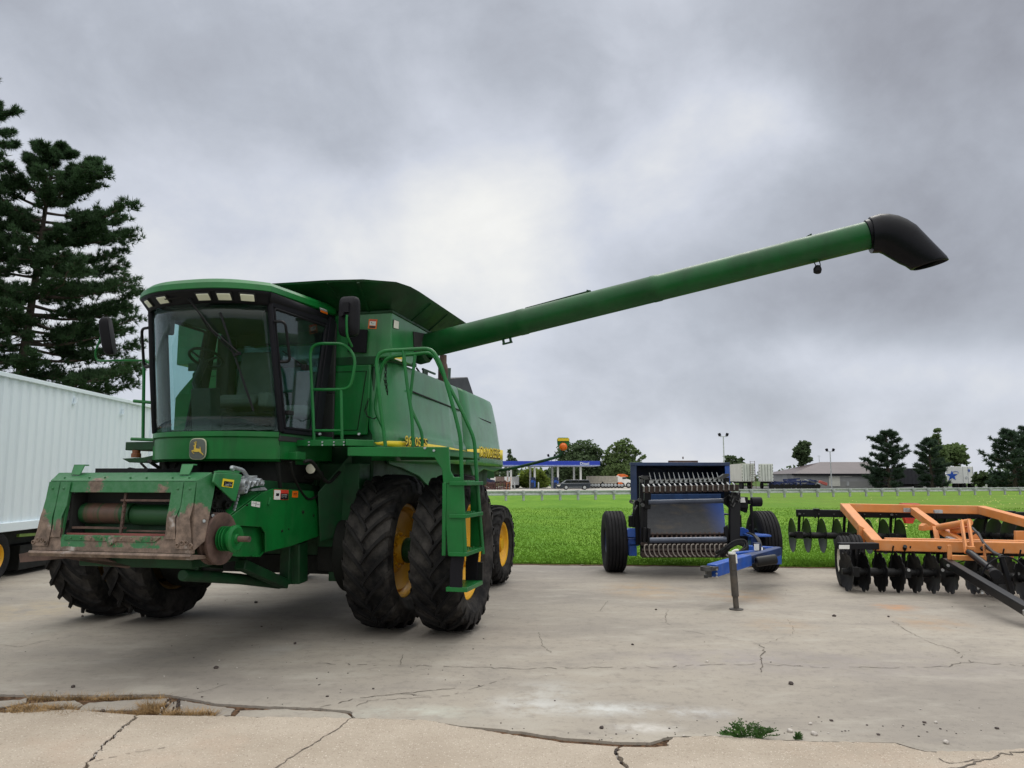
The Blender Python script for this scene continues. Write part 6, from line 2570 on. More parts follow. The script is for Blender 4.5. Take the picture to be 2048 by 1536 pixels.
for k in range(5):
    c = N(1958 + random.uniform(-4, 10), 1178 + random.uniform(-3, 8), 10.95)
    mb.box(c, (.03, .03, .04), Matrix.Rotation(random.uniform(0, 2), 3, 'X'))
for u, v in ((1896, 1131), (1885, 1140), (2036, 1147), (1817, 1140), (2034, 1178)):
    c = N(u, v, 11.45)
    mb.cyl(c, c + Vector((0, -.02, 0)), .022, n=8)
mb.build('hose_coupling', M['steel'], har)

# ================================================================== TREES
def leaf_mat(name, base, var=.4):
    g_ = G(name)
    oi = g_.new('ShaderNodeNewGeometry')
    n_ = g_.noise(1.1, 4, .6)
    rr_ = g_.math('ADD', g_.math('MULTIPLY', oi.outputs['Random Per Island'], .6), g_.math('MULTIPLY', n_, .4))
    c_ = g_.mix(rr_, tuple(x * (1 - var) for x in base), tuple(x * (1 + var) for x in base))
    g_.bsdf(c_, .7, 0, .25)
    pb = g_.out.inputs[0].links[0].from_node
    tr_ = g_.new('ShaderNodeBsdfTranslucent')
    g_.put(tr_.inputs[0], g_.mix(.5, c_, tuple(min(1, x * 1.6) for x in base)))
    ms = g_.new('ShaderNodeMixShader')
    ms.inputs[0].default_value = .38
    g_.put(ms.inputs[1], pb.outputs[0])
    g_.put(ms.inputs[2], tr_.outputs[0])
    g_.put(g_.out.inputs[0], ms.outputs[0])
    return g_.mat


M['pine'] = leaf_mat('pine_needles', (.042, .082, .036), .7)
M['pine_far'] = leaf_mat('far_pine_needles', (.050, .080, .052), .6)
M['leaf'] = leaf_mat('tree_leaves', (.12, .175, .065), .5)
M['leaf_dark'] = leaf_mat('dark_tree_leaves', (.082, .122, .058), .5)
M['leaf_yel'] = leaf_mat('willow_leaves', (.19, .25, .045), .4)
M['bush'] = leaf_mat('bush_leaves', (.050, .075, .028), .5)
M['bark'] = paint('bark', (.075, .055, .045), .9, var=.4, vscale=6)


def needles(cen, dirs, per, ln, wd, spread, rs):
    n_ = len(cen)
    d = np.repeat(dirs, per, 0) + rs.normal(0, spread, (n_ * per, 3))
    d /= np.linalg.norm(d, axis=1, keepdims=True)
    c_ = np.repeat(cen, per, 0)
    l_ = ln * (.65 + .6 * rs.random((n_ * per, 1)))
    s_ = np.cross(d, rs.normal(0, 1, (n_ * per, 3)))
    s_ /= np.linalg.norm(s_, axis=1, keepdims=True) + 1e-9
    V_ = np.zeros((n_ * per, 3, 3))
    V_[:, 0] = c_ - s_ * wd
    V_[:, 1] = c_ + s_ * wd
    V_[:, 2] = c_ + d * l_
    return V_


def pine(name, label, x, y, hgt, zlow, prof, n_limb, sub, bun, per, ln, wd, seed, mat, group=None, thick=.16, az0=None, extra=(), lean=0.0, cat='pine tree'):
    """trunk, drooping-then-rising limbs and needle bunches in flat pads; prof: (z, reach) pairs"""
    rs = np.random.default_rng(seed)
    t_ = thing(name, label, cat, (x, y, 0), 0, group)
    wood = MB()
    trunk = [Vector((lean * (z / hgt) ** 2 + .12 * math.sin(z * .5 + seed), .1 * math.cos(z * .4), z)) for z in np.linspace(0, hgt * .97, 12)]
    wood.tube(trunk, [thick * (1 - .9 * i / 11) + .015 for i in range(12)], 8)
    zs, rs_ = zip(*prof)

    def axis(z):
        return Vector((lean * (z / hgt) ** 2 + .12 * math.sin(z * .5 + seed), .1 * math.cos(z * .4), z))
    cen, dirs = [], []
    limbs = []
    for i in range(n_limb):
        z = zlow + (hgt - zlow - .15) * (i + rs.random()) / n_limb
        az = i * 2.399 + rs.normal(0, .3)
        limbs.append((z, az, np.interp(z, zs, rs_) * rs.uniform(.62, 1.04)))
    limbs += list(extra)
    for z, az, L in limbs:
        f = (z - zlow) / (hgt - zlow)
        d = Vector((math.cos(az), math.sin(az), 0))
        b = axis(z - .25 * L * (1 - f) * 0)
        rise = rs.uniform(-.05, .16) + .35 * f ** 2
        pts = []
        for k in range(7):
            t = k / 6
            pts.append(b + d * (L * t) + Vector((rs.normal(0, .03) * L * t, rs.normal(0, .03) * L * t, L * (rise * t - .16 * math.sin(t * 2.6) * (1 - f) + .10 * t * t))))
        wood.tube(pts, [max(.008, thick * .34 * (L / 4) ** .5 * (1 - .85 * k / 6)) for k in range(7)], 5)
        side = Vector((-d.y, d.x, 0))
        for j in range(sub):
            t = .22 + .78 * (j + rs.random()) / sub
            k = min(5, int(t * 6))
            q = pts[k].lerp(pts[k + 1], t * 6 - k)
            sl = L * rs.uniform(.12, .30) * (1.25 - .6 * t)
            sd = (d * rs.uniform(.35, 1.0) + side * rs.uniform(-1.1, 1.1) + Vector((0, 0, rs.uniform(-.05, .35)))).normalized()
            e = q + sd * sl
            if rs.random() < .5:
                wood.tube([q, e], [.012 * (ln / .18), .005], 4)
            for m in range(bun):
                s = rs.uniform(.25, 1.08)
                c_ = q + sd * (sl * s) + Vector((rs.normal(0, .05), rs.normal(0, .05), rs.normal(.02, .035))) * (L * .5)
                cen.append(c_[:])
                dd = sd * .55 + Vector((0, 0, .55)) + Vector(rs.normal(0, .25, 3))
                dirs.append(dd[:])
    top = axis(hgt * .97)
    for m in range(10):
        cen.append((top + Vector(rs.normal(0, .06 * ln / .18, 3)))[:])
        dirs.append((0, 0, 1))
    wood.build('trunk', M['bark'], t_, 0, 40, whole=True)
    np_mesh('crown', needles(np.array(cen), np.array(dirs), per, ln, wd, .62, rs), mat, t_)
    return t_


def leafy(name, label, x, y, blobs, n_, size, mat, seed, group=None, trunk=True, cat='tree', tr=.25, gap=.5):
    """tapered trunk with limbs reaching into leaf clumps; blobs: (dx, dy, z, rx, rz)"""
    rs = np.random.default_rng(seed)
    t_ = thing(name, label, cat, (x, y, 0), 0, group)
    cs = []
    wsum = sum(b[3] ** 2 * b[4] for b in blobs)
    wood = MB()
    if trunk:
        top = max(b[2] for b in blobs)
        wood.tube([(0, 0, 0), (.1, 0, top * .35), (0, .1, top * .75)], [tr, tr * .7, tr * .25], 7)
        for b in blobs:
            wood.tube([(.05, 0, min(b[2] * .5, top * .4)), (b[0] * .5, b[1] * .5, b[2] * .75), (b[0], b[1], b[2])], [tr * .4, tr * .28, tr * .1], 5)
    for b in blobs:
        k = int(n_ * b[3] ** 2 * b[4] / wsum)
        # clumps inside the blob, then leaves round each clump
        nc = max(8, k // 14)
        u = rs.normal(0, 1, (nc, 3))
        u /= np.linalg.norm(u, axis=1, keepdims=True)
        rad = (gap + (1 - gap) * rs.random((nc, 1)) ** .6)
        cc = u * rad * rs.uniform(.8, 1.12, (nc, 1)) * np.array([b[3], b[3], b[4]]) + np.array(b[:3])
        if trunk:
            for q in cc[::max(1, nc // 6)]:
                wood.tube([(b[0], b[1], b[2] - b[4] * .3), tuple(q)], [tr * .12, tr * .03], 4)
        per = max(1, k // nc)
        p = np.repeat(cc, per, 0) + rs.normal(0, .13 * (b[3] + b[4]) / 2, (nc * per, 3)) * np.array([1, 1, .7])
        cs.append(p)
    P = np.concatenate(cs)
    P[:, 2] = np.maximum(P[:, 2], .15)
    m_ = len(P)
    a_ = rs.normal(0, 1, (m_, 3))
    a_[:, 2] *= .6
    a_ /= np.linalg.norm(a_, axis=1, keepdims=True)
    b_ = np.cross(a_, rs.normal(0, 1, (m_, 3)))
    b_ /= np.linalg.norm(b_, axis=1, keepdims=True)
    s_ = size * (.6 + .8 * rs.random((m_, 1)))
    V_ = np.stack([P - a_ * s_ * .5, P + b_ * s_ * .32, P + a_ * s_ * .6, P - b_ * s_ * .32], 1)
    if trunk:
        wood.build('trunk', M['bark'], t_, 0, 40, whole=True)
    np_mesh('crown', V_, mat, t_)
    return t_


E_ = math.pi
prA = [(3.6, 3.2), (4.9, 3.7), (6.0, 3.5), (7.4, 3.4), (8.2, 3.3), (9.3, 2.5), (10.4, 2.9), (11.4, 2.2), (12.4, 1.3), (13.4, .4)]
pine('pine_tree', 'tall dark pine with spreading limbs behind the white container, nearest the combine', -16.9, 26.0, 13.5, 3.4, prA, 88, 22, 9, 18, .19, .015, 4, M['pine'], 'pines behind the container', .22,
     extra=[(4.9, -.25, 4.0), (5.4, .15, 3.9), (6.3, -.1, 3.6), (8.0, -.15, 3.6), (7.3, .1, 3.6), (10.3, -.1, 3.1), (9.8, .2, 2.8), (11.5, -.1, 2.2), (12.2, .2, 1.5), (8.7, .1, 2.6)], lean=.9)
prB = [(4, 3.6), (7, 3.6), (10, 2.8), (12.5, 2.0), (14.5, 1.3), (16.0, .4)]
pine('pine_tree', 'taller pine whose narrow top rises beyond its broad neighbour behind the container', -18.75, 25.0, 15.6, 3.4, prB, 64, 18, 8, 15, .20, .017, 9, M['pine'], 'pines behind the container', .24,
     extra=[(14.9, 0, .95), (14.2, .2, 1.0), (13.4, -.1, 1.05), (15.2, .3, .7)])

# ================================================================== FAR SIDE: fuel station, yard, building
LOT = paint('pale_lot_concrete', (.40, .375, .33), .85, var=.12, vscale=.2)
mb = MB()
mb.add([(-40, 106, -.02), (30, 106, -.02), (30, 165, -.02), (-40, 165, -.02)], [(0, 1, 2, 3)])
mb.build('pavement', LOT, smooth=0)['kind'] = 'structure'
mb = MB()
mb.add([(30, 118, -.02), (150, 118, -.02), (150, 165, -.02), (30, 165, -.02)], [(0, 1, 2, 3)])
mb.build('road', paint('grey_asphalt', (.10, .10, .095), .9, var=.2, vscale=.3), smooth=0)['kind'] = 'structure'

# guardrail along the road ditch
gr = thing('guardrail', 'long low galvanised steel guardrail across the far side of the lawn', 'guardrail', tuple(gnd(1500, 996)[:2]) + (0,))
ga, gbb = gnd(930, 1003.2), gnd(2110, 988.6)
loc = gr.location


def gl(t):
    return Vector((ga.x + (gbb.x - ga.x) * t - loc.x, ga.y + (gbb.y - ga.y) * t - loc.y, 0))


mb = MB()
gd_ = (gl(1) - gl(0)).normalized()
gn = Vector((gd_.y, -gd_.x, 0))
w_prof = [(.01, .80), (.0, .785), (.012, .70), (.07, .665), (.085, .64), (.085, .60), (.07, .575), (.012, .54), (.0, .455), (.01, .44)]
mb.grid([[gl(t) - gn * (o - .0) + Vector((0, 0, z - .02)) for t in np.linspace(0, 1, 60)] for o, z in w_prof])
mb.build('rail_beam', M['galv'], gr, 0, 30, .01)
post_me = None
u = 936.0
while u < 2100:
    # posts at roughly even spacing along the rail
    d0 = pix_dir(u, 995)
    s = min((i / 600 for i in range(601)), key=lambda t: abs(math.atan2((gl(t) + loc).x, (gl(t) + loc).y) - math.atan2(d0.x, d0.y)))
    if post_me is None:
        pm = MB()
        pm.bx((-.075, .0, -.1), (.075, .012, .80))
        pm.bx((-.075, .14, -.1), (.075, .152, .80))
        pm.bx((-.006, .0, -.1), (.006, .15, .80))
        pm.bx((-.06, -.15, .46), (.06, 0, .76))
        post_me = pm.mesh('post', M['galv'], 0)
    o = bpy.data.objects.new('post', post_me)
    o.location = gl(s) + gn * .17
    o.rotation_euler.z = math.atan2(gd_.y, gd_.x)
    o.parent = gr
    col.objects.link(o)
    u += 37.2 - 7.5 * (u - 936) / 1100

# fuel station canopy
cv = gnd(1103, 977)
fs = thing('fuel_canopy', 'flat blue fuel station canopy on paired white columns', 'canopy', (cv.x, 128, 0))
F_ = Frame(cv.x, 128, 0)
tlp, brp = F_.at(1003, 922, 128), F_.at(1200, 931.5, 128)
mb = MB()
mb.bx((tlp.x, 0, brp.z), (brp.x, 9, tlp.z))
BL = paint('canopy_blue', (.012, .040, .42), .4, var=.1)
mb.build('fascia', BL, fs, .02)
mb = MB()
mb.bx((tlp.x - .02, -.03, brp.z - .02), (brp.x + .02, 9.02, brp.z + .12))
mb.bx((tlp.x + .2, .2, brp.z - .06), (brp.x - .2, 8.8, brp.z - .02))
mb.build('trim', paint('canopy_trim', (.30, .36, .62), .4), fs)
for u0, u1 in ((1015, 1022), (1062, 1070), (1108, 1117), (1153, 1163)):
    for uu, yy in ((u0, 5.2), (u1, 1.6)):
        a_ = F_.at(uu, 950, 128)
        mb = MB()
        mb.bx((a_.x - .16, yy - .16, 0), (a_.x + .16, yy + .16, brp.z))
        mb.build('column', M['white'], fs)
mb = MB()
q = F_.at(1160, 929.5, 127.9)
text_mb(mb, 'Diesel', .62, Matrix(((1, 0, 0, q.x), (0, 0, -1, -.06), (0, 1, 0, q.z), (0, 0, 0, 1))), .01, .012, .98)
mb.build('sign_lettering', paint('sign_white', (.62, .68, .85), .5), fs, 0, 0)
for k, (uu, lb) in enumerate(((1066, 'dark blue fuel pump under the canopy beside the yellow-green willow'), (1112, 'dark blue fuel pump under the canopy behind the front of the car'))):
    p_ = at(uu, 960, 129.5)
    pu = thing('fuel_pump', lb, 'fuel pump', (p_.x, 129.5, 0), 0, 'fuel pumps')
    mb = MB()
    mb.bx((-.45, -.3, 0), (.45, .3, 1.5))
    mb.bx((-.40, -.28, 1.5), (.40, .28, 1.85))
    mb.build('cabinet', M['blue_dark'], pu, .03)
    mb = MB()
    mb.bx((-.35, -.33, 1.0), (.1, -.30, 1.4))
    mb.bx((.18, -.34, .3), (.40, -.30, 1.3))
    mb.build('panel', M['blue'], pu)
for k, (uu, D, lb) in enumerate(((1029, 119, 'slim grey bollard standing in front of the white box trailer'), (1077, 124, 'slim grey bollard standing right of the willow-side pump'))):
    p_ = at(uu, 970, D)
    mb = MB()
    mb.lathe([(.10, 0), (.10, 1.0), (.07, 1.08), (.001, 1.1)], (0, 0, 0), (0, 0, 1), 12)
    o = mb.build('bollard', M['galv'])
    o.location = (p_.x, D, 0)
    tag(o, lb, 'bollard', 'bollards at the fuel station')


def lamp_post(u, vtop, D, label, n_heads=2):
    p_ = at(u, vtop, D)
    t_ = thing('lamp_post', label, 'lamp post', (p_.x, D, 0), 0, 'yard floodlight poles')
    mb_ = MB()
    mb_.cyl((0, 0, 0), (0, 0, p_.z), .11, .07, 10)
    mb_.bar((-.5, 0, p_.z - .02), (.5, 0, p_.z - .02), .08, .08)
    mb_.build('pole', M['galv'], t_)
    for s in (-1, 1):
        mb_ = MB()
        mb_.box((s * .55, -.05, p_.z + .27), (.36, .30, .44), Matrix.Rotation(s * .35, 3, 'Y'))
        mb_.cyl((s * .45, 0, p_.z), (s * .5, 0, p_.z + .15), .05, n=6)
        mb_.build('floodlight', M['seal'], t_, .05)


lamp_post(1446.5, 873, 112, 'tall double floodlight pole behind the blue hopper')
lamp_post(1660, 903, 128, 'double floodlight pole in front of the brown-roofed building')
lamp_post(1103, 914, 133, 'double floodlight pole behind the fuel canopy')

# dark estate car
SF = Frame(at(1146, 979, 117).x, 117, 0)
car = thing('parked_car', 'dark navy boxy estate car parked side-on before the fuel station', 'car', SF.loc)
sc_ = 5.13 / 68


def cp(u, v):
    return ((u - 1146) * sc_, (979.3 - v) * sc_)


NAVY = paint('navy_car_paint', (.010, .013, .030), .22, coat=.6, var=.1)
body = [cp(*p) for p in ((1112.2, 975.5), (1112.3, 970), (1114, 968), (1124, 966), (1180, 965.5), (1180, 971), (1179, 976), (1175.5, 976.8), (1171, 976.8), (1127, 977), (1115, 977))]
mb = MB()
mb.prism(body, 'y', -.95, .95)
mb.build('body', NAVY, car, .08)
mb = MB()
roof_ = [cp(*p) for p in ((1122.5, 966.5), (1130.5, 960.6), (1134, 959.5), (1177, 959.6), (1179.6, 966))]
mb.prism(roof_, 'y', -.82, .82)
mb.build('cabin', NAVY, car, .06)
mb = MB()
for poly_ in (((1128, 965.2), (1132.5, 961.3), (1140.5, 961.0), (1140.5, 965.2)), ((1141.8, 965.2), (1141.8, 961), (1156, 961), (1156, 965.2)), ((1157.2, 965.2), (1157.2, 961), (1176, 961.2), (1177.5, 965.2))):
    mb.prism([cp(*p) for p in poly_], 'y', -.845, -.83)
mb.prism([cp(*p) for p in ((1123.6, 966.2), (1130.2, 961), (1131, 961.2), (1125, 966.2))], 'y', -.7, .7)
mb.build('window', M['glass_dark'], car)
mb = MB()
mb.prism([cp(*p) for p in ((1123.3, 966), (1130.2, 960.9), (1131.6, 960.9), (1126, 966))], 'y', -.83, -.60)
mb.build('windscreen', M['alu'], car)
mb = MB()
mb.prism([cp(*p) for p in ((1113.6, 970), (1121, 969), (1118.5, 972.2), (1114.5, 972))], 'y', -.965, -.94)
mb.build('headlight', M['white'], car)
mb = MB()
mb.prism([cp(*p) for p in ((1126, 974.2), (1170, 973.6), (1170, 974.1), (1126, 974.7))], 'y', -.96, -.945)
mb.prism([cp(*p) for p in ((1126, 966.7), (1178, 965.8), (1178, 966.1), (1126, 967.0))], 'y', -.96, -.945)
mb.build('trim', M['galv'], car)
for uu in (1120.5 + 11, 1168):
    for sy2 in (-1, 1):
        cx = (uu - 1146) * sc_
        mb = MB()
        mb.lathe([(.21, -.11), (.33, -.12), (.36, -.09), (.36, .09), (.33, .12), (.21, .11)], (cx, sy2 * .86, .36), (0, 1, 0), 28)
        w_ = mb.build('wheel', M['black'], car)
        mb = MB()
        mb.lathe([(.24, .115), (.2, .10), (.08, .115), (.001, .12)], (cx, sy2 * .86, .36), (0, sy2, 0), 20)
        mb.build('rim', M['galv'], w_)

# gravel lorry with two tipping trailers
TF = Frame(at(1215, 974, 137).x, 137, 0)
sc_ = 137 / 1540


def tp(u, v):
    return ((u - 1215) * sc_, (974.5 - v) * sc_)


lor = thing('tipper_lorry', 'white and orange lorry with two beige tipping trailers by the pavement', 'lorry', TF.loc)
BEI = paint('beige_trailer', (.42, .39, .33), .6, var=.1)
for a_, b_ in ((1174.5, 1203), (1204.5, 1233)):
    mb = MB()
    mb.prism([tp(*p) for p in ((a_, 951.5), (b_, 951.5), (b_, 962), (b_ - 2, 965.5), (a_ + 2, 965.5), (a_, 962))], 'y', -1.2, 1.2)
    n_ = 9
    for i in range(n_ + 1):
        x_ = tp(a_ + (b_ - a_) * i / n_, 0)[0]
        z0, z1 = tp(0, 962)[1], tp(0, 951.5)[1]
        mb.bx((x_ - .06, -1.27, z0), (x_ + .06, -1.2, z1))
    mb.bx((tp(a_, 0)[0], -1.28, tp(0, 952.5)[1]), (tp(b_, 0)[0], -1.2, tp(0, 951.2)[1]))
    mb.build('tipping_body', BEI, lor, .02)
mb = MB()
mb.bx((tp(1176, 0)[0], -1.0, .7), (tp(1240, 0)[0], 1.0, 1.0))
mb.build('chassis', M['dark'], lor)
mb = MB()
mb.prism([tp(*p) for p in ((1232, 952), (1236, 950), (1238, 948), (1244, 948), (1249, 952), (1251, 956.5), (1261, 959.5), (1262, 970), (1234, 970))], 'y', -1.15, 1.15)
mb.build('cab', M['white'], lor, .06)
ORG = paint('lorry_orange', (.70, .14, .02), .4)
mb = MB()
mb.prism([tp(*p) for p in ((1235, 950.3), (1238, 947), (1247, 947), (1254, 950.2), (1255, 952), (1240, 953))], 'y', -1.17, 1.17)
mb.prism([tp(*p) for p in ((1234, 963), (1242, 963), (1244, 967), (1234, 967))], 'y', -1.19, -1.14)
mb.build('roof_fairing', ORG, lor, .05)
mb = MB()
mb.prism([tp(*p) for p in ((1243, 953.4), (1249.4, 953.2), (1250.6, 956.6), (1243, 957))], 'y', -1.18, -1.14)
mb.build('window', M['glass_dark'], lor)
mb = MB()
mb.prism([tp(*p) for p in ((1258, 962), (1262.3, 962), (1262.3, 968), (1258, 968))], 'y', -1.0, 1.0)
mb.build('grille', M['alu'], lor)
for uu in (1178, 1184, 1190, 1196, 1204, 1210, 1216, 1222, 1229, 1236, 1242, 1255):
    cx = tp(uu, 0)[0]
    mb = MB()
    mb.lathe([(.001, -.17), (.26, -.15), (.30, -.16), (.48, -.16), (.5, -.1), (.5, .16), (.001, .16)], (cx, -1.0, .5), (0, 1, 0), 20)
    w_ = mb.build('wheel', M['black'], lor)
    mb = MB()
    mb.lathe([(.27, 0), (.2, .03), (.001, .05)], (cx, -1.16, .5), (0, -1, 0), 14)
    mb.build('rim', M['galv'], w_)

# log stack, boxes and hoarding behind the combine's tail
p_ = at(998, 979, 118)
lp = thing('log_pile', 'long stack of cut reddish brown logs beside the station pavement', 'log pile', (p_.x, 118, 0))
mb = MB()
rl_ = random.Random(4)
x0_, x1_ = at(940, 970, 118).x - p_.x, at(1020, 970, 118).x - p_.x
x_ = x0_
while x_ < x1_:
    r_ = rl_.uniform(.09, .16)
    hh = rl_.uniform(1.05, 1.30)
    z_ = r_
    while z_ < hh:
        mb.slot(0)
        mb.cyl((x_, rl_.uniform(-.1, .06), z_), (x_, 1.2, z_), r_ * rl_.uniform(.85, 1.05), n=8)
        z_ += r_ * 1.75
    x_ += r_ * 1.8
mb.build('log', paint('cut_log', (.085, .040, .035), .85, var=.6, vscale=2.5), lp)
mb = MB()
for xx in (x1_ - .1, x1_ - .6):
    mb.bar((xx, -.2, 0), (xx + .25, -.2, 1.9), .07, .07)
mb.bar((x1_ - .6, -.2, .9), (x1_ + .1, -.2, 1.1), .06, .06)
mb.build('stake', paint('orange_stake', (.45, .16, .06), .7), lp)


def box_trailer(name, label, cat, rects, D, depth, mats, group=None, wheels=()):
    """boxes given by photo rectangles at distance D, each given a real depth"""
    cx = at(sum(r_[0] + r_[2] for r_ in rects) / (2 * len(rects)), 970, D).x
    t_ = thing(name, label, cat, (cx, D, 0), 0, group)
    f_ = Frame(cx, D, 0)
    for i, (u0, v0, u1, v1) in enumerate(rects):
        a_, b_ = f_.at(u0, v0, D), f_.at(u1, v1, D)
        m_ = MB()
        m_.bx((a_.x, -.02 * i, b_.z), (b_.x, depth, a_.z))
        m_.build('box', mats[i % len(mats)], t_, .03)
    m_ = MB()
    a_, b_ = f_.at(rects[0][0], 960, D), f_.at(rects[-1][2], 960, D)
    zb_ = f_.at(0, rects[0][3], D).z
    m_.bx((a_.x + .3, .3, zb_ - .35), (b_.x - .2, depth - .3, zb_ - .02))
    for uu in wheels:
        x_ = f_.at(uu, 970, D).x
        for yy in (.25, depth - .4):
            m_.lathe([(.001, 0), (.28, 0), (.46, .0), (.5, .06), (.5, .26), (.46, .3), (.001, .3)], (x_, yy - .2, .5), (0, 1, 0), 18)
    m_.build('chassis', M['dark'], t_)
    return t_, f_


box_trailer('box_trailer', 'small white box trailer beside the willow under the canopy', 'trailer', [(1024, 953.5, 1038, 970)], 136, 8, [M['white']], 'parked white trailers', (1028, 1035))
box_trailer('box_trailer', 'low white and brown box trailer behind the log stack', 'trailer', [(981, 954, 991, 963), (991, 953.5, 1009, 963), (1009, 953.5, 1021, 963)], 140, 3, [M['white'], paint('brown_box', (.20, .14, .12), .7), M['white']], 'parked white trailers', (985, 1015))
p_ = at(973, 972, 121)
bt = thing('tractor', 'small blue tractor half hidden behind the combine rear tyre', 'tractor', (p_.x, 121, 0))
mb = MB()
mb.prism([(-1.6, .7), (1.2, .7), (1.3, 1.4), (.2, 1.6), (.1, 2.5), (-1.3, 2.5), (-1.5, 1.5)], 'y', 0, 1.3)
mb.build('body', M['blue_dark'], bt, .05)
mb = MB()
mb.prism([(-1.2, 1.6), (0, 1.65), (-.05, 2.35), (-1.15, 2.35)], 'y', -.03, -.005)
mb.build('window', M['glass_dark'], bt)
mb = MB()
for cx, r_ in ((-1.1, .75), (.9, .45)):
    mb.lathe([(.001, -.1), (r_ * .5, -.1), (r_, -.12), (r_, .2), (.001, .2)], (cx, 0, r_), (0, 1, 0), 20)
mb.build('wheel', M['black'], bt)


def semi(label, su0, su1, ru0, ru1, v0, v1, D, side_m, rear_m, swap=False):
    """a long box trailer seen from a rear corner: side face between su0..su1, rear doors between ru0..ru1"""
    w_ = (ru1 - ru0) / 1540 * D
    cx = at(ru0, 970, D).x
    f_ = Frame(cx, D, 0)
    t_ = thing('semi_trailer', label, 'trailer', (cx, D, 0), 0, 'parked semi trailers')
    a_, b_ = f_.at(ru0, v0, D), f_.at(ru1, v1, D)
    # the side runs back along the line of sight to its far end
    Lk = 12.5
    far = f_.at(su0, 970, D + Lk)
    off = Vector((far.x, Lk, 0)) if su0 is not None else Vector((0, Lk, 0))
    m_ = MB()
    q_ = [Vector((a_.x, 0, b_.z)), Vector((b_.x, 0, b_.z)), Vector((b_.x, 0, a_.z)), Vector((a_.x, 0, a_.z))]
    m_.add(q_ + [p + off for p in q_], [(0, 1, 2, 3), (4, 7, 6, 5), (0, 4, 5, 1), (1, 5, 6, 2), (2, 6, 7, 3), (3, 7, 4, 0)])
    m_.build('box', side_m, t_)
    m_ = MB()
    xm = (a_.x + b_.x) / 2
    m_.bx((a_.x + .08, -.04, b_.z + .06), (xm - .02, -.005, a_.z - .1))
    m_.bx((xm + .02, -.04, b_.z + .06), (b_.x - .08, -.005, a_.z - .1))
    m_.build('rear_door', rear_m, t_, .01)
    m_ = MB()
    for f in (.18, .40, .60, .82):
        x_ = a_.x + (b_.x - a_.x) * f
        m_.cyl((x_, -.06, b_.z + .05), (x_, -.06, a_.z - .12), .025, n=6)
    for z_ in np.linspace(b_.z + .2, a_.z - .2, 6):
        m_.bx((a_.x, -.07, z_ - .05), (a_.x + .1, -.03, z_ + .05))
        m_.bx((b_.x - .1, -.07, z_ - .05), (b_.x, -.03, z_ + .05))
    m_.build('door_rod', M['seal'], t_)
    m_ = MB()
    m_.bx((a_.x + .1, .05, b_.z - .12), (b_.x - .1, .2, b_.z - .01))
    m_.bx((a_.x + .25, .02, .45), (b_.x - .25, .12, .58))
    for x_ in (a_.x + .5, b_.x - .5):
        m_.bx((x_ - .04, .02, .45), (x_ + .04, .1, b_.z - .1))
    for yy in (1.6, 2.9):
        for x_ in (a_.x + .2, b_.x - .5):
            o_ = off * (yy / Lk)
            m_.lathe([(.001, 0), (.5, 0), (.52, .05), (.52, .28), (.001, .3)], (x_ + o_.x, o_.y, .52), (1, 0, 0), 18)
    m_.plate([Vector((a_.x + .3, .1, b_.z - .3)) + off * .02, Vector((b_.x - .3, .1, b_.z - .3)) + off * .02, Vector((b_.x - .3, 0, b_.z - .3)) + off * .95, Vector((a_.x + .3, 0, b_.z - .3)) + off * .95], .25, (0, 0, 1))
    m_.build('undercarriage', M['dark'], t_)
    return t_, f_, a_, b_


CRM = paint('cream_trailer', (.66, .65, .58), .5, var=.08, vscale=.8)
PW = paint('pale_trailer_door', (.62, .64, .60), .5, var=.08, vscale=1.5)
semi('cream semi trailer showing its long side and ribbed rear doors behind the hopper', 1452, 0, 1483, 1510, 927, 963, 122, CRM, PW)
semi('narrow white semi trailer seen end-on right of the cream one', 1516, 0, 1518, 1547, 927.5, 963, 124, M['white'], PW)
p_ = at(1507, 970, 121)
ld = thing('ladder_rack', 'tall narrow access ladder stood against the cream trailer doors', 'ladder', (p_.x, 120.8, 0))
mb = MB()
zt_ = at(1507, 922, 121).z
for s in (-.35, .35):
    mb.bar((s, 0, 0), (s, .35, zt_), .06, .06)
for i in range(13):
    z_ = .3 + i * (zt_ - .4) / 12
    mb.bar((-.35, .35 * z_ / zt_, z_), (.35, .35 * z_ / zt_, z_), .04, .04)
mb.build('ladder', M['rust'], ld)

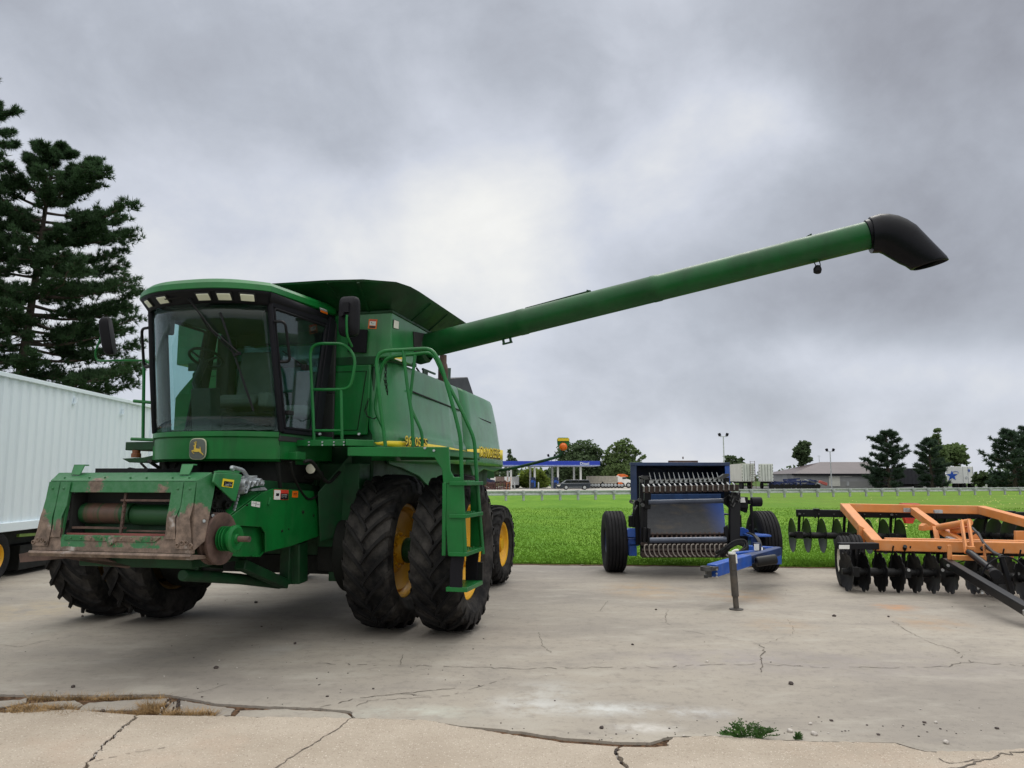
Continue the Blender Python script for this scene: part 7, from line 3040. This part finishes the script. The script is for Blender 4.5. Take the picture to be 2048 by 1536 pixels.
# row of dark blue folded implements
for k, (u0, u1, v0, lb) in enumerate(((1540, 1578, 963, 'low dark blue folded implement at the left of the row by the trailers'), (1572, 1612, 958.5, 'tallest dark blue folded implement in the middle of the row'), (1606, 1640, 960, 'dark blue implement with grey bars at the right of the row near the white door'))):
    D = 123
    p_ = at((u0 + u1) / 2, 976, D)
    t_ = thing('folded_implement', lb, 'farm implement', (p_.x, D, 0), 0, 'dark blue implements in the far yard')
    f_ = Frame(p_.x, D, 0)
    rr2 = random.Random(k + 3)
    m_ = MB()
    for i in range(16):
        ua, ub = rr2.uniform(u0, (u0 + u1) / 2), rr2.uniform((u0 + u1) / 2, u1)
        va = rr2.uniform(v0, 974)
        a_, b_ = f_.at(ua, va, D), f_.at(ub, min(975, va + rr2.uniform(-3, 3)), D)
        y_ = rr2.uniform(0, 2.4)
        m_.bar((a_.x, y_, max(.12, a_.z)), (b_.x, y_ + rr2.uniform(-.3, .3), max(.12, b_.z)), .16, .20)
    for i in range(6):
        u_ = rr2.uniform(u0 + 2, u1 - 2)
        a_ = f_.at(u_, v0 + 2, D)
        m_.bar((a_.x, rr2.uniform(0, 2), .0), (a_.x + rr2.uniform(-.3, .3), rr2.uniform(0, 2), a_.z), .12, .12)
    m_.build('frame', paint('implement_blue', (.010, .022, .10), .5, var=.3), t_)
    m_ = MB()
    for i in range(4):
        u_ = u0 + (u1 - u0) * (i + .5) / 4
        a_ = f_.at(u_, 970, D)
        m_.lathe([(.001, 0), (.2, .02), (.38, 0), (.4, .05), (.38, .2), (.001, .2)], (a_.x, -.1, .4), (0, 1, 0), 16)
    m_.build('wheel', M['dark'], t_)
    if k == 2:
        m_ = MB()
        for u_, v_ in ((1620, 962), (1628, 964)):
            a_, b_ = f_.at(u_ - 12, v_ - 3, D), f_.at(u_ + 12, v_ + 4, D)
            m_.bar((a_.x, -.2, a_.z), (b_.x, -.2, b_.z), .1, .14)
        m_.build('grey_bar', M['galv'], t_)
        m_ = MB()
        a_ = f_.at(1646, 966, D)
        m_.box((a_.x, 0, a_.z), (1.3, .5, .45), Matrix.Rotation(R(20), 3, 'Y'))
        m_.build('red_panel', paint('faded_red', (.42, .10, .08), .6), t_, .05)

# brown-roofed metal building
BF = Frame(at(1665, 975, 135).x, 135, 0)
bd = thing('metal_building', 'grey metal-sided building with a brown hipped roof across the lawn', 'building', BF.loc)


def bp(u, v, D=135):
    return BF.at(u, v, D)


wl0, wl1 = bp(1587, 947), bp(1748, 947)
dep = 14.0
mb = MB()
for i in range(90):
    pass
n_ = 130
row0, row1 = [], []
for i in range(n_ + 1):
    x_ = wl0.x + (wl1.x - wl0.x) * i / n_
    o_ = -.03 if i % 2 else 0.0
    row0.append((x_, o_, 0))
    row1.append((x_, o_, wl0.z))
mb.grid([row0, row1])
mb.bx((wl0.x, .02, 0), (wl1.x, dep, wl0.z))
g = G('grey_metal_siding')
x, y, z = g.sepz()
c = g.mix(g.step(g.noise(.4, 5, .6, (0, 0, 0), (1, 1, .3)), .35, .65), (.27, .275, .285), (.36, .365, .375))
c = g.mix(g.step(z, 1.3, 1.05), c, (.27, .275, .27))
mb.build('wall', g.bsdf(c, .6), bd, 0, 0)
mb = MB()
e0, e1 = Vector((wl0.x - .5, -.6, wl0.z - .05)), Vector((wl1.x + .5, -.6, wl0.z - .05))
ridge_z = bp(1690, 924, 142).z
r0, r1 = Vector((bp(1641, 925, 142).x, dep / 2, ridge_z)), Vector((bp(1738, 923, 142).x, dep / 2, ridge_z))
e2, e3 = Vector((e1.x, dep + .6, e1.z)), Vector((e0.x, dep + .6, e0.z))
mb.add([e0, e1, e2, e3, r0, r1], [(0, 1, 5, 4), (1, 2, 5), (2, 3, 4, 5), (3, 0, 4), (0, 3, 2, 1)])
mb.build('roof', paint('brown_metal_roof', (.070, .050, .053), .5, var=.15, vscale=.6), bd, 0, 0)
mb = MB()
mb.bx((e0.x, e0.y - .02, e0.z - .28), (e1.x, e0.y + .04, e0.z + .03))
mb.build('eaves', M['seal'], bd)
mb = MB()
a_, b_ = bp(1657, 953.5), bp(1680, 972.5)
mb.bx((a_.x, -.12, max(.05, b_.z)), (b_.x, -.06, a_.z))
mb.build('sliding_door', paint('door_white', (.60, .60, .55), .5, var=.08), bd)
mb = MB()
a_, b_ = bp(1657, 951.8), bp(1703, 953.2)
mb.bx((a_.x, -.25, b_.z), (b_.x, -.05, a_.z))
mb.build('door_track', M['white'], bd)
mb = MB()
a_, b_ = bp(1693, 963), bp(1698, 972)
mb.bx((a_.x, -.10, max(0, b_.z)), (b_.x, -.06, a_.z))
mb.build('small_door', M['galv'], bd)
p_ = bp(1638, 911, 145)
mb = MB()
mb.cyl((p_.x, 10, ridge_z - 1.2), (p_.x, 10, p_.z), .04, n=6)
mb.bar((p_.x - .4, 10, p_.z - .1), (p_.x + .4, 10, p_.z - .1), .05, .05)
mb.build('aerial', M['galv'], bd)

# trailers behind the right-hand pines
t_, f_, a_, b_ = semi('long black semi trailer parked behind the pines left of the star trailer', 1796, 0, 1742, 1780, 941, 972, 128, M['black'], M['black'])
t2 = thing('semi_trailer', 'black curtain-sided semi trailer parked side-on behind the middle pines', 'trailer', (at(1845, 975, 129).x, 129, 0), 0, 'parked semi trailers')
f2 = Frame(t2.location.x, 129, 0)
a_, b_ = f2.at(1780, 936.5, 129), f2.at(1892, 968, 129)
mb = MB()
mb.bx((a_.x, 0, b_.z), (b_.x, 2.5, a_.z))
for i in range(14):
    x_ = a_.x + (b_.x - a_.x) * (i + .5) / 14
    mb.bx((x_ - .03, -.03, b_.z), (x_ + .03, 0, a_.z))
mb.build('box', paint('dark_curtain', (.018, .018, .026), .6, var=.2), t2)
mb = MB()
for u_ in (1835, 1842, 1860, 1868):
    x_ = f2.at(u_, 970, 129).x
    mb.lathe([(.001, -.02), (.2, -.02), (.28, 0), (.5, 0), (.5, .3), (.001, .3)], (x_, .1, .5), (0, 1, 0), 18)
mb.bx((a_.x + 1, .4, b_.z - .4), (b_.x - .5, 2.1, b_.z - .02))
mb.build('undercarriage', M['dark'], t2)
SW = paint('star_trailer_white', (.70, .71, .69), .5, var=.06)
t3 = thing('semi_trailer', 'white semi trailer with a big blue star on its side', 'trailer', (at(1924, 968, 125).x, 125, 0), 0, 'parked semi trailers')
f3 = Frame(t3.location.x, 125, 0)
c0, c1, c2 = f3.at(1892, 934, 126.5), f3.at(1923.5, 933, 125), f3.at(1946, 932.5, 125.6)
zb3 = f3.at(1923, 967, 125).z
base = [Vector((c0.x, c0.y, 0)), Vector((c1.x, c1.y, 0)), Vector((c2.x, c2.y, 0)), Vector((c2.x - (c1.x - c0.x), c2.y + (c0.y - c1.y), 0))]
back_ = (base[0] - base[1]).normalized() * 7
mb = MB()
q_ = [base[1], base[2], base[2] + (base[0] - base[1]), base[0]]
mb.prism([(p.x, p.y) for p in q_], 'z', zb3, c1.z)
mb.build('box', SW, t3, .03)
mb = MB()
sd_ = (base[1] - base[0]).normalized()
nn_ = Vector((sd_.y, -sd_.x, 0))
ctr = f3.at(1904, 951.5, 125.9)
ctr = base[0] + sd_ * ((ctr - base[0]).dot(sd_))
zc_ = f3.at(1904, 951.5, 125.9).z


def star(m_, o_, ux, n_, r_, z_):
    pts = []
    for i in range(10):
        a = math.pi / 2 + math.pi * i / 5
        q = r_ if i % 2 == 0 else r_ * .42
        pts.append(o_ + ux * (q * math.cos(a)) + Vector((0, 0, z_ + q * math.sin(a))))
    m_.plate(pts, .02, n_)


star(mb, ctr + nn_ * .03, sd_, nn_, .86, zc_)
rd_ = (base[2] - base[1]).normalized()
rn = Vector((rd_.y, -rd_.x, 0))
star(mb, base[1] + rd_ * 1.35 + rn * .05, rd_, rn, .34, f3.at(0, 941, 125.5).z)
mb.tube([ctr + nn_ * .05 + sd_ * (.55 + .38 * math.cos(a)) + Vector((0, 0, zc_ + .52 + .2 * math.sin(a))) for a in np.linspace(-.6, 3.2, 9)], .03, 5)
mb.build('blue_star', paint('star_blue', (.012, .075, .42), .5), t3, 0, 0)
mb = MB()
for f in (.06, .5, .94):
    q = base[1].lerp(base[2], f) + rn * .03
    mb.cyl((q.x, q.y, zb3), (q.x, q.y, c1.z), .03, n=6)
q = base[1].lerp(base[2], .32) + rn * .02
for dz_ in (0,):
    mb.plate([q + Vector((0, 0, zb3 + .9)) - rd_ * .28, q + Vector((0, 0, zb3 + .6)), q + Vector((0, 0, zb3 + .9)) + rd_ * .28, q + Vector((0, 0, zb3 + 1.25))], .02, rn)
mb.build('rear_door', M['galv'], t3)
mb = MB()
q = base[1].lerp(base[0], .12).lerp(base[2].lerp(base[2] + base[0] - base[1], .1), .5)
for s in (-.7, .7):
    w_ = q + rd_ * s
    mb.lathe([(.001, -.15), (.5, -.15), (.5, .15), (.001, .15)], (w_.x, w_.y, .5), tuple(rd_), 18)
    w_ = w_ - sd_ * 1.2
    mb.lathe([(.001, -.15), (.5, -.15), (.5, .15), (.001, .15)], (w_.x, w_.y, .5), tuple(rd_), 18)
for p in base[:3]:
    mb.bx((p.x - .06, p.y - .02, .2), (p.x + .06, p.y + .1, zb3))
mb.build('undercarriage', M['dark'], t3)
p_ = at(1973, 972, 112)
mb = MB()
mb.bx((-.12, -.04, 0), (.12, .04, .85))
o = mb.build('marker_post', M['white'], None, .02)
o.location = (p_.x, 112, 0)
tag(o, 'small white marker post before the bushes at the right edge', 'marker post')


# trees, bushes and conifers of the far side
def far_xy(u, D):
    return at(u, 970, D).x, D


def zt_at(v, D):
    return at(1024, v, D).z


def far_pine(label, u, D, vtop, prof_px, n_limb, seed, vlow=972, name='pine_tree', mat=None, extra=(), dens=1.0, lean=0):
    x_, y_ = far_xy(u, D)
    k = D / 1540
    h_ = zt_at(vtop, D)
    pr = sorted((zt_at(v, D), r_ * k) for v, r_ in prof_px)
    return pine(name, label, x_, y_, h_, max(.4, zt_at(vlow, D)), pr, int(n_limb * .62), int(7 * dens), 6, 7, .55, .075, seed, mat or M['pine_far'], 'pines by the far guardrail', .28, extra=extra, lean=lean)


kD = 118 / 1540
far_pine('dark wide pine leaning right in front of the brown-roofed building', 1779, 118, 864, [(866, 6), (880, 24), (896, 26), (910, 30), (930, 36), (945, 42), (960, 44), (974, 26)], 66, 21,
         extra=[(zt_at(905, 118), 0.0, 41 * kD), (zt_at(910, 118), -.2, 38 * kD), (zt_at(920, 118), .2, 36 * kD), (zt_at(930, 118), 3.2, 50 * kD), (zt_at(938, 118), 3.0, 44 * kD), (zt_at(885, 118), 3.1, 30 * kD)], dens=1.5)
far_pine('dark ragged pine directly left of the star trailer', 1864, 117, 880, [(882, 8), (900, 24), (915, 28), (935, 32), (950, 36), (968, 30)], 56, 33, dens=1.4)
far_pine('large dark ragged pine beyond the low bushes right of the star trailer', 2030, 105, 864, [(864, 8), (880, 26), (900, 38), (925, 46), (945, 50), (970, 44)], 64, 45, dens=1.3,
         extra=[(zt_at(922, 105), 3.1, 56 * 105 / 1540), (zt_at(890, 105), 3.0, 34 * 105 / 1540)])
far_pine('tall pine behind and right of the large ragged pine by the bushes', 2066, 108, 858, [(858, 10), (880, 26), (900, 34), (945, 42), (970, 40)], 50, 46, dens=1.2)


def far_leaf(label, u, D, blobs_px, n_, size, mat, seed, name='broadleaf_tree', group='broadleaf trees of the far side', trunk=True, cat='tree', gap=.5):
    x_, y_ = far_xy(u, D)
    k = D / 1540
    bl = [((bu - u) * k, dy2, zt_at(bv, D), ru * k, rv * k) for bu, bv, ru, rv, dy2 in blobs_px]
    return leafy(name, label, x_, y_, bl, n_, size, mat, seed, group, trunk, cat, .32, gap)


far_leaf('tall narrow light green poplar rising behind the star trailer', 1883, 131, [(1883, 866, 6, 14, 0), (1882, 885, 11, 14, 1), (1880, 905, 16, 16, 0), (1878, 925, 18, 14, 0)], 4200, .50, M['leaf'], 2)
far_leaf('round mid green tree behind the roof of the star trailer', 1918, 134, [(1912, 905, 22, 18, 0), (1925, 902, 16, 16, 1), (1905, 918, 24, 16, 0), (1928, 915, 14, 14, 0)], 5200, .48, M['leaf'], 5)
far_leaf('slender lone tree left of the brown-roofed building', 1607, 146, [(1612, 890, 12, 9, 0), (1606, 902, 15, 12, 0), (1598, 910, 10, 8, 0), (1612, 918, 12, 11, 0), (1606, 932, 8, 9, 0)], 3300, .52, M['leaf_dark'], 6)
far_leaf('broad dense tree behind the fuel canopy', 1160, 160, [(1140, 905, 24, 24, 0), (1170, 900, 28, 22, 1), (1188, 915, 20, 22, 0), (1155, 930, 44, 26, 0), (1120, 950, 26, 22, 0), (1190, 945, 26, 24, 0)], 11000, .55, M['leaf_dark'], 7)
far_leaf('open-crowned tree right of the broad dense one', 1250, 158, [(1246, 892, 20, 14, 0), (1226, 905, 14, 14, 0), (1262, 905, 18, 14, 0), (1278, 918, 14, 10, 0), (1240, 920, 30, 16, 0), (1250, 940, 46, 16, 0), (1222, 955, 30, 18, 0)], 9000, .55, M['leaf'], 8, gap=.65)
far_leaf('small tree between the combine tail and the canopy', 1021, 150, [(1019, 908, 6, 10, 0), (1022, 925, 10, 14, 0), (1018, 945, 16, 14, 0), (1028, 940, 8, 12, 0)], 2600, .5, M['leaf_dark'], 9)
far_leaf('rounded yellow-green willow bush under the canopy', 1068, 139, [(1066, 955, 26, 17, 0), (1052, 962, 14, 12, 0), (1084, 962, 14, 12, 0), (1068, 968, 30, 8, 0)], 5200, .42, M['leaf_yel'], 10, 'willow_bush', None, True, 'bush', .75)
far_leaf('dark thicket behind the fuel pumps', 1095, 168, [(1080, 950, 14, 14, 0), (1100, 955, 20, 16, 0), (1120, 960, 26, 14, 0), (1150, 962, 30, 12, 0), (1230, 962, 60, 12, 0)], 7000, .5, M['leaf_dark'], 12, 'shrub_thicket', None, True, 'shrubs')
far_leaf('pair of small round treetops behind the cream trailer', 1468, 165, [(1462, 920, 12, 9, 0), (1480, 922, 10, 9, 0), (1470, 932, 20, 10, 0)], 2600, .5, M['leaf_dark'], 14)
far_leaf('low dark bush line right of the star trailer', 1975, 119, [(1965, 958, 16, 14, 0), (1990, 960, 22, 14, 0), (2020, 962, 26, 12, 0), (1955, 966, 12, 8, 0)], 5200, .42, M['bush'], 15, 'shrub_thicket', None, False, 'shrubs', .7)
far_leaf('low shrubs behind the white box trailers', 985, 150, [(975, 952, 22, 9, 0), (1000, 950, 18, 10, 0)], 2200, .45, M['leaf_dark'], 16, 'shrub_thicket', None, False, 'shrubs', .7)
# very distant tree line closing the horizon
rs = np.random.default_rng(3)
n_ = 9000
xx = rs.uniform(-420, 620, n_)
zz = rs.random(n_) ** 1.5 * (4.5 + 2.5 * np.sin(xx * .05) + 1.5 * np.sin(xx * .17))
yy = 420 + rs.normal(0, 6, n_)
a_ = rs.normal(0, 1, (n_, 3))
a_ /= np.linalg.norm(a_, axis=1, keepdims=True)
b_ = np.cross(a_, rs.normal(0, 1, (n_, 3)))
b_ /= np.linalg.norm(b_, axis=1, keepdims=True)
P = np.stack([xx, yy, zz], 1)
V = np.stack([P - a_ * 1.3, P + b_ * .9, P + a_ * 1.3, P - b_ * .9], 1)
tag(np_mesh('distant_woods', V, M['leaf_dark']), 'low dark line of distant woods on the horizon', 'woods', kind='stuff')
